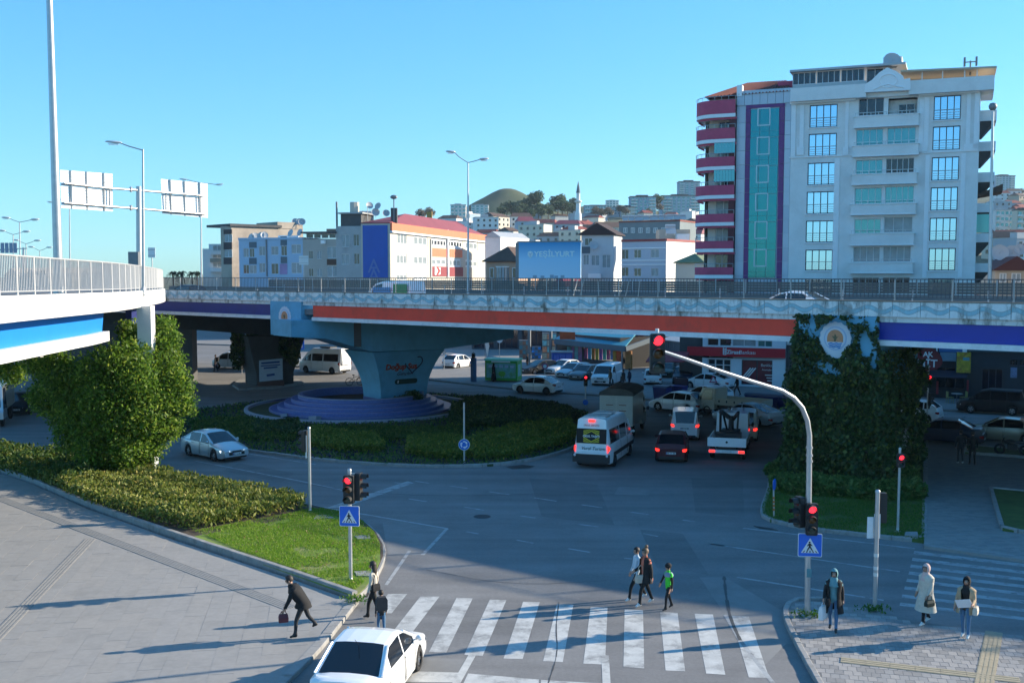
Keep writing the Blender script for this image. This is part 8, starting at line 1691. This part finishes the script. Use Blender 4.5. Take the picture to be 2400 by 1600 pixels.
for i,(x0,x1,y0,lb)in enumerate(((12,48,648,'low cream house seen through the ramp balusters, widest of three'),(62,86,650,'low cream house seen through the ramp balusters between two others'),(96,112,647,'narrow cream house seen through the ramp balusters'),(190,215,650,'small cream house seen through the ramp balusters beyond the tall mast'))):
 f_=Face(corner(x0,150),corner(x1,148));b_=box_building(lb,f_,None,f_.uz(x0+5,y0)[1],M_creamw,depth=7,roof='gable',roof_h=1.2,ov=.2,roofm=M_tan)
mb=MB();a,b_=G(140,886),G(452,892);f_=Face(a,b_);f_.box(mb,0,0,f_.L,7.0,-1,0);solo('abutment_wall',mb,M_under,'dark concrete abutment under the deck, lengthened behind the leafy tree to keep the gap dark','wall',(a.x,a.y,0))  # wall lengthened past the pier to keep the gap below the ramp dark
# shops under the deck
cvS=lambda x,y:(1130+x/2.358,770+y/2.358)
A_,B_=corner(1318,121),corner(1455,113);fs=Face(A_,B_);mk=thing('market_shop','corner market with a teal sloping roof and colourful window posters','shop',fs.pt(fs.L/2,0));zs=2.6
mb=MB();fs.wall(mb,-1,0,fs.L,3.4,rectset(fs,cvS,[(562,106,728,172)]),.1);rt=fs.pt(fs.L,0);part('side_wall',MB().quad(rt,rt-fs.N*12,rt-fs.N*12+Vector((0,0,3.4)),rt+Vector((0,0,3.4))),mat('open side shade',(.010,.010,.011),.8),mk,True);part('wall',mb,mat('shop brick',(.10,.075,.07),.85,var=.25,scale=3),mk,True)  # black sheet stands in for the shaded open side of the market
for i,c in enumerate(((.35,.05,.15),(.03,.3,.5),(.42,.16,.02),(.35,.30,.03),(.22,.05,.3),(.04,.34,.3),(.45,.05,.18),(.1,.2,.45))):
 x0=562+i*20.7;q=fs.rect(*cvS(x0,108),*cvS(x0+17,172));mb=MB();fs.box(mb,*q,-.09,-.05);part('poster',mb,mat('poster print %s'%'abcdefgh'[i],c,.5,var=.5,scale=2.5),mk,True)
for i in range(4):q=fs.rect(*cvS(470+i*21,100),*cvS(489+i*21,185));mb=MB();fs.box(mb,*q,.01,.03);part('shop_window',mb,mat('poster teal %d'%(i%2),((.06,.30,.34),(.30,.10,.25))[i%2],.3,var=.5,scale=2),mk,True)
for r,m in(((752,92,774,205),'pillar orange'),((731,122,748,205),'banner yellow'),((800,122,832,228),'banner orange')):q=fs.rect(*cvS(*r[:2]),*cvS(*r[2:]));mb=MB();fs.box(mb,q[0],max(.15,q[1]),q[2],q[3],.05,.25);part('banner',mb,mat(m,{'pillar orange':(.48,.07,.01),'banner yellow':(.45,.24,.03),'banner orange':(.36,.14,.03)}[m],.6,var=.3,scale=2),mk,True)
e0,e1=At(1300,796,120),At(1466,813,111);e2=At(1536,790,114);mb=MB();bk0,bk1=e0+Vector((6,16,2.6)),e1+Vector((12,15,3.2));mb.hexa([e0,e1,e2+Vector((2,12,2.8)),bk0,e0+Vector((0,0,.12)),e1+Vector((0,0,.12)),e2+Vector((2,12,2.95)),bk0+Vector((0,0,.12))]);part('roof',mb,mat('teal sheet roof',(.06,.28,.36),.45,0,var=.15,scale=1),mk,True)
mb=MB();mb.beam(e0-Vector((0,0,.2)),e1-Vector((0,0,.2)),.2,.55);mb.beam(e1-Vector((0,0,.2)),e2+Vector((0,0,-.1)),.2,.5);part('roof_fascia',mb,M_bgd,mk,True)
mb=MB();[mb.tube((p.x,p.y,0),p,.1,n=8)for p in(e0.lerp(e1,.02),e1+Vector((-.3,.4,0)),e2)];part('roof_post',mb,M_steel,mk,True)
q0=At(1312,795,118);mb=MB();mb.box(q0.x,q0.y-.1,q0.z,q0.x+1.7,q0.y+.1,q0.z+.9);solo('shop_sign',mb,mat('sign orange red',(.55,.08,.02),.5,var=.2,scale=3),'orange red sign box above the teal market roof','sign',(q0.x,q0.y,q0.z))
def boxy(name,label,cat,px0,px1,ytop,ybot,Y,dep,m,z0=0.):
 a,b_=At(px0,ytop,Y),At(px1,ybot,Y);mb=MB();mb.box(a.x,Y,z0 if ybot is None else b_.z,b_.x,Y+dep,a.z);return solo(name,mb,m,label,cat,((a.x+b_.x)/2,Y,b_.z))
M_bluec=mat('blue kiosk panel',(.03,.09,.40),.5,var=.15,scale=2)
a,b_=At(1294,826,116),G(1341,860);kx=thing('kiosk','blue sided kiosk box standing beside the market wall','kiosk',(a.x,116,0));mb=MB();mb.box(a.x,116,.12,a.x+2.2,117.6,a.z);part('body',mb,M_bluec,kx,True);mb=MB();mb.box(a.x-.1,115.9,a.z+.01,a.x+2.3,117.7,a.z+.12);part('roof',mb,M_tin,kx,True);mb=MB();[mb.box(a.x+.2+k*.65,115.97,.5,a.x+.75+k*.65,116.0,a.z-.25)for k in range(3)];part('panel_print',mb,mat('kiosk print',(.10,.16,.5),.5,var=.3,scale=3),kx,True)
sh=thing('metal_shed','grey ribbed metal shed with a pale sloping roof beside the bank','shed',At(1590,870,112)*1);fsh=Face(corner(1553,114),corner(1622,108));zt_=fsh.uz(1580,800)[1]
mb=MB();[fsh.box(mb,k*.42,0,k*.42+.3,zt_,-.01,.05)for k in range(int(fsh.L/.42)+1)];fsh.box(mb,0,0,fsh.L,zt_,-6,-.012);part('wall',mb,mat('shed metal',(.16,.19,.22),.5,.4),sh,True);mb=MB();mb.hexa([fsh.pt(-.2,zt_+.02,.3),fsh.pt(fsh.L+.2,zt_+.02,.3),fsh.pt(fsh.L+.2,zt_+1.2,-6),fsh.pt(-.2,zt_+1.2,-6),fsh.pt(-.2,zt_+.1,.3),fsh.pt(fsh.L+.2,zt_+.1,.3),fsh.pt(fsh.L+.2,zt_+1.28,-6),fsh.pt(-.2,zt_+1.28,-6)]);part('roof',mb,M_tin,sh,True)
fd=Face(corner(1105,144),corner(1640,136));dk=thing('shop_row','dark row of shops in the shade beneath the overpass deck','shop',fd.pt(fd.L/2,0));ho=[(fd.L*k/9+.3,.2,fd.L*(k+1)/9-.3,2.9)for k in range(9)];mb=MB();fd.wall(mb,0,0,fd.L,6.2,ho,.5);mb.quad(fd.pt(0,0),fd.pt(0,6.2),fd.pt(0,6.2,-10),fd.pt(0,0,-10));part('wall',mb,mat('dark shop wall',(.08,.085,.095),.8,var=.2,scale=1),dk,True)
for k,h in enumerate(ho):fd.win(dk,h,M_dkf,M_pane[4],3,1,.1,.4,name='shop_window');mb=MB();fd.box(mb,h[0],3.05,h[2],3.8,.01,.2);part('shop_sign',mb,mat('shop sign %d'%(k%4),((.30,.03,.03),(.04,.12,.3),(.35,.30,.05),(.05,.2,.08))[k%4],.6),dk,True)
for i,(x0,x1,y0,yb,c,lb)in enumerate(((1217,1240,797,836,(.20,.22,.2),'display rack of bottles in front of the dark shops'),(1246,1268,812,836,(.05,.22,.45),'blue crates stacked in front of the dark shops'),(1271,1304,780,836,(.42,.44,.36),'pale printed stall panel beside the market'))):
 a=At(x0,y0,126);b_=At(x1,yb,126);t=thing('market_stall',lb,'stall',(a.x,126,0));mb=MB();mb.box(a.x,126,.1,b_.x,126.8,a.z);part('frame',mb,M_steel,t,True)
 for r in range(4):
  for k in range(3):mb=MB();w3=(b_.x-a.x)/3;h3=(a.z-.2)/4;mb.box(a.x+k*w3+.03,125.9,.2+r*h3,a.x+(k+1)*w3-.03,125.99,.2+r*h3+h3*.8);part('goods',mb,mat('stall goods %d%d'%(i,(r+k)%3),tuple(min(.8,v*f)for v,f in zip(c,((1,1,1),(1.6,.7,.5),(.5,1.2,1.6))[(r+k)%3])),.6,var=.4,scale=5),t,True)
fl_=At(1138,822,118);t=thing('feather_flag','white feather flag standing by the green signal','flag',(fl_.x,118,.12));mb=MB();mb.tube((fl_.x,118,.12),(fl_.x-.2,118,4.0),.03,n=6);part('pole',mb,M_steel,t,True);mb=MB();mb.extrude([(fl_.x+x,118,z)for x,z in((-.2,3.95),(.1,3.9),(.42,2.2),(.2,1.0),(0,2.0))],(0,.02,0));part('cloth',mb,K_WHT,t,True)
fr=Face(corner(2105,87.3),corner(2480,82.5));cvR=lambda x,y:(2130+x/8.711,800+y/8.711);rs=thing('cafe_shop','dark street cafe front with a blue sign strip and shaded windows behind the ivy pier','shop',fr.pt(fr.L/2,0))
hr=[(fr.uz(2192,0+900)[0],.9,fr.uz(2262,900)[0],2.6),(fr.uz(2300,900)[0],.2,fr.uz(2350,900)[0],2.6),(fr.uz(2366,850)[0],2.9,fr.uz(2386,850)[0],3.4),(fr.uz(2389,850)[0],2.9,fr.uz(2410,850)[0],3.4)]
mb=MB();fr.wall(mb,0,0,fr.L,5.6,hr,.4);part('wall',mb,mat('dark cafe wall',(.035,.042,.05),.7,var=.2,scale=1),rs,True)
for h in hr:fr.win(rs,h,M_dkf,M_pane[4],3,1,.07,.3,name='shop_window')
def slr(r,m,nm,d0=.01,d1=.2):q=fr.rect(*cvR(*r[:2]),*cvR(*r[2:]));mb=MB();fr.box(mb,*q,d0,d1);part(nm,mb,m,rs,True)
slr((620,100,1100,215),mat('cafe blue sign',(.03,.14,.36),.5),'sign_strip');slr((640,225,980,400),mat('cafe pale blue cladding',(.16,.28,.36),.5,var=.15,scale=2),'cladding');slr((560,80,590,215),M_bandw,'post');slr((1100,100,1190,215),M_bandw,'post',.02,.3)
slr((1200,130,2400,215),mat('dark teal fascia',(.03,.09,.12),.5),'fascia');slr((2075,530,2210,740),mat('window notice',(.16,.22,.36),.5,var=.4,scale=4),'notice',.01,.04)
mb=MB();q=fr.rect(*cvR(200,600),*cvR(1200,700));mb.hexa([fr.pt(q[0],q[3],.01),fr.pt(q[2],q[3],.01),fr.pt(q[2],q[1],1.6),fr.pt(q[0],q[1],1.6),fr.pt(q[0],q[3]+.06,.01),fr.pt(q[2],q[3]+.06,.01),fr.pt(q[2],q[1]+.06,1.6),fr.pt(q[0],q[1]+.06,1.6)]);part('awning',mb,mat('dark awning',(.03,.03,.05),.8),rs,True)
slr((565,800,610,1060),mat('red post',(.3,.03,.05),.6),'post',.3,.5);slr((1185,780,1225,1040),MATS['red post'],'post',.3,.5)
sgn=thing('shop_sign','dark red rounded shop sign with white capital letters beside the ivy pier','sign',fr.pt(fr.uz(2178,840)[0],3.5,1));cu,cz_=fr.uz(2177,839);mb=MB();mb.extrude([fr.pt(cu+x,cz_+y,1.2)for x,y in[(1.08*math.cos(a)*(1-.18*math.sin(a)),.92*math.sin(a))for a in[2*math.pi*k/20 for k in range(20)]]],fr.N*.12);part('plate',mb,mat('sign dark red',(.17,.012,.02),.5),sgn,True)
for s_,dx,dz_,z_ in(('AK',.0,.38,.55),('MİT',-.05,-.35,.85)):lettering(s_,z_,M_swhite,sgn,fr.pt(cu+dx,cz_+dz_,1.33)-sgn.location,fr.U,name='sign_lettering',bold=.015)
mb=MB();fr.box(mb,cu-.05,cz_-.2,cu+.05,cz_+.2,.0,1.2);part('bracket',mb,M_steel,sgn,True)
po=thing('poster_board','yellow food poster board hanging on the dark cafe front','poster',fr.pt(fr.uz(2260,850)[0],3,.9));q=fr.rect(*cvR(985,205),*cvR(1270,620));mb=MB();fr.box(mb,*q,.8,.95);part('board',mb,mat('poster yellow',(.45,.34,.03),.5,var=.5,scale=3,dirt=(.25,.06,.03),dscale=2.2,damt=.9),po,True);mb=MB();fr.box(mb,q[0]+.45,q[3]-.65,q[2]-.1,q[3]-.4,.951,.96);part('print',mb,mat('poster teal',(.1,.3,.34),.5),po,True);mb=MB();fr.box(mb,q[0]-.06,q[1],q[0]-.005,q[3],.78,.97);part('frame',mb,M_dkf,po,True)
M_chair=mat('pale yellow chair',(.32,.28,.10),.6);M_table=mat('pale table',(.28,.32,.32),.5)
ct_=None
for i,(px,lb)in enumerate(((2226,'pale yellow cafe chair, nearer the red post of the pair at the table'),(2258,'pale yellow cafe chair on the carriage side of the small table'))):
 g=G(px,944,.12);t=thing('cafe_chair',lb,'chair',g,R(180*i),'cafe chairs at the small table');mb=MB();mb.box(-.22,-.22,.43,.22,.22,.47);part('seat',mb,M_chair,t);mb=MB();mb.box(-.24,-.2,.47,-.20,.2,.9);part('backrest',mb,M_chair,t)
 for sx in(-1,1):
  for sy in(-1,1):mb=MB();mb.tube((sx*.2,sy*.2,0),(sx*.19,sy*.19,.43),.02,n=5);part('leg',mb,M_chair,t)
g=G(2242,944,.12);t=thing('cafe_table','small pale cafe table between two yellow chairs','table',g);mb=MB();mb.lathe([(.001,.74),(.42,.74),(.42,.71),(.001,.71)],20);part('table_top',mb,M_table,t);mb=MB();mb.tube((0,0,0),(0,0,.71),.035,n=8);mb.lathe([(.25,0),(.25,.03),(.03,.05)],16);part('leg',mb,M_steel,t)
def shade_house(label,x0,x1,y0,y1,h,m):
 f_=Face(Vector((x0,y0,0)),Vector((x1,y0,0)));fs_=[(f_.L*(k+.25)/5,1.2+3*r,f_.L*(k+.75)/5,2.7+3*r)for k in range(5)for r in range(int(h/3)-1)]
 fl_=Face(Vector((x0,y1,0)),Vector((x0,y0,0)));b_=box_building(label,fl_,f_,h,m,holes_r=fs_)
 for q in fs_:f_.win(b_,q,M_pvc,M_pane[1],2,1,.07,.1)
shade_house('unseen pale apartment house added to shade the street past the ivy pier',50,68,54,76,14.5,M_creamw);shade_house('unseen grey apartment house added for shade next to the white apartment building',52,70,78.2,100,29,M_gw)  # two houses out of view, added to throw shade over the walkway and street
# haze
mb=MB();mb.box(-1500,-70,-1.5,1500,1560,165)
M_haze=bpy.data.materials.new('haze air');M_haze.use_nodes=True;t_=M_haze.node_tree;t_.nodes.remove(t_.nodes['Principled BSDF']);pv=t_.nodes.new('ShaderNodeVolumePrincipled');pv.inputs['Color'].default_value=(.75,.88,1,1);pv.inputs['Density'].default_value=.00008;pv.inputs['Anisotropy'].default_value=.3;t_.links.new(pv.outputs[0],t_.nodes['Material Output'].inputs['Volume'])
hzb=link('haze',mb.mesh('haze',M_haze));hzb['kind']='stuff'
finish_people()
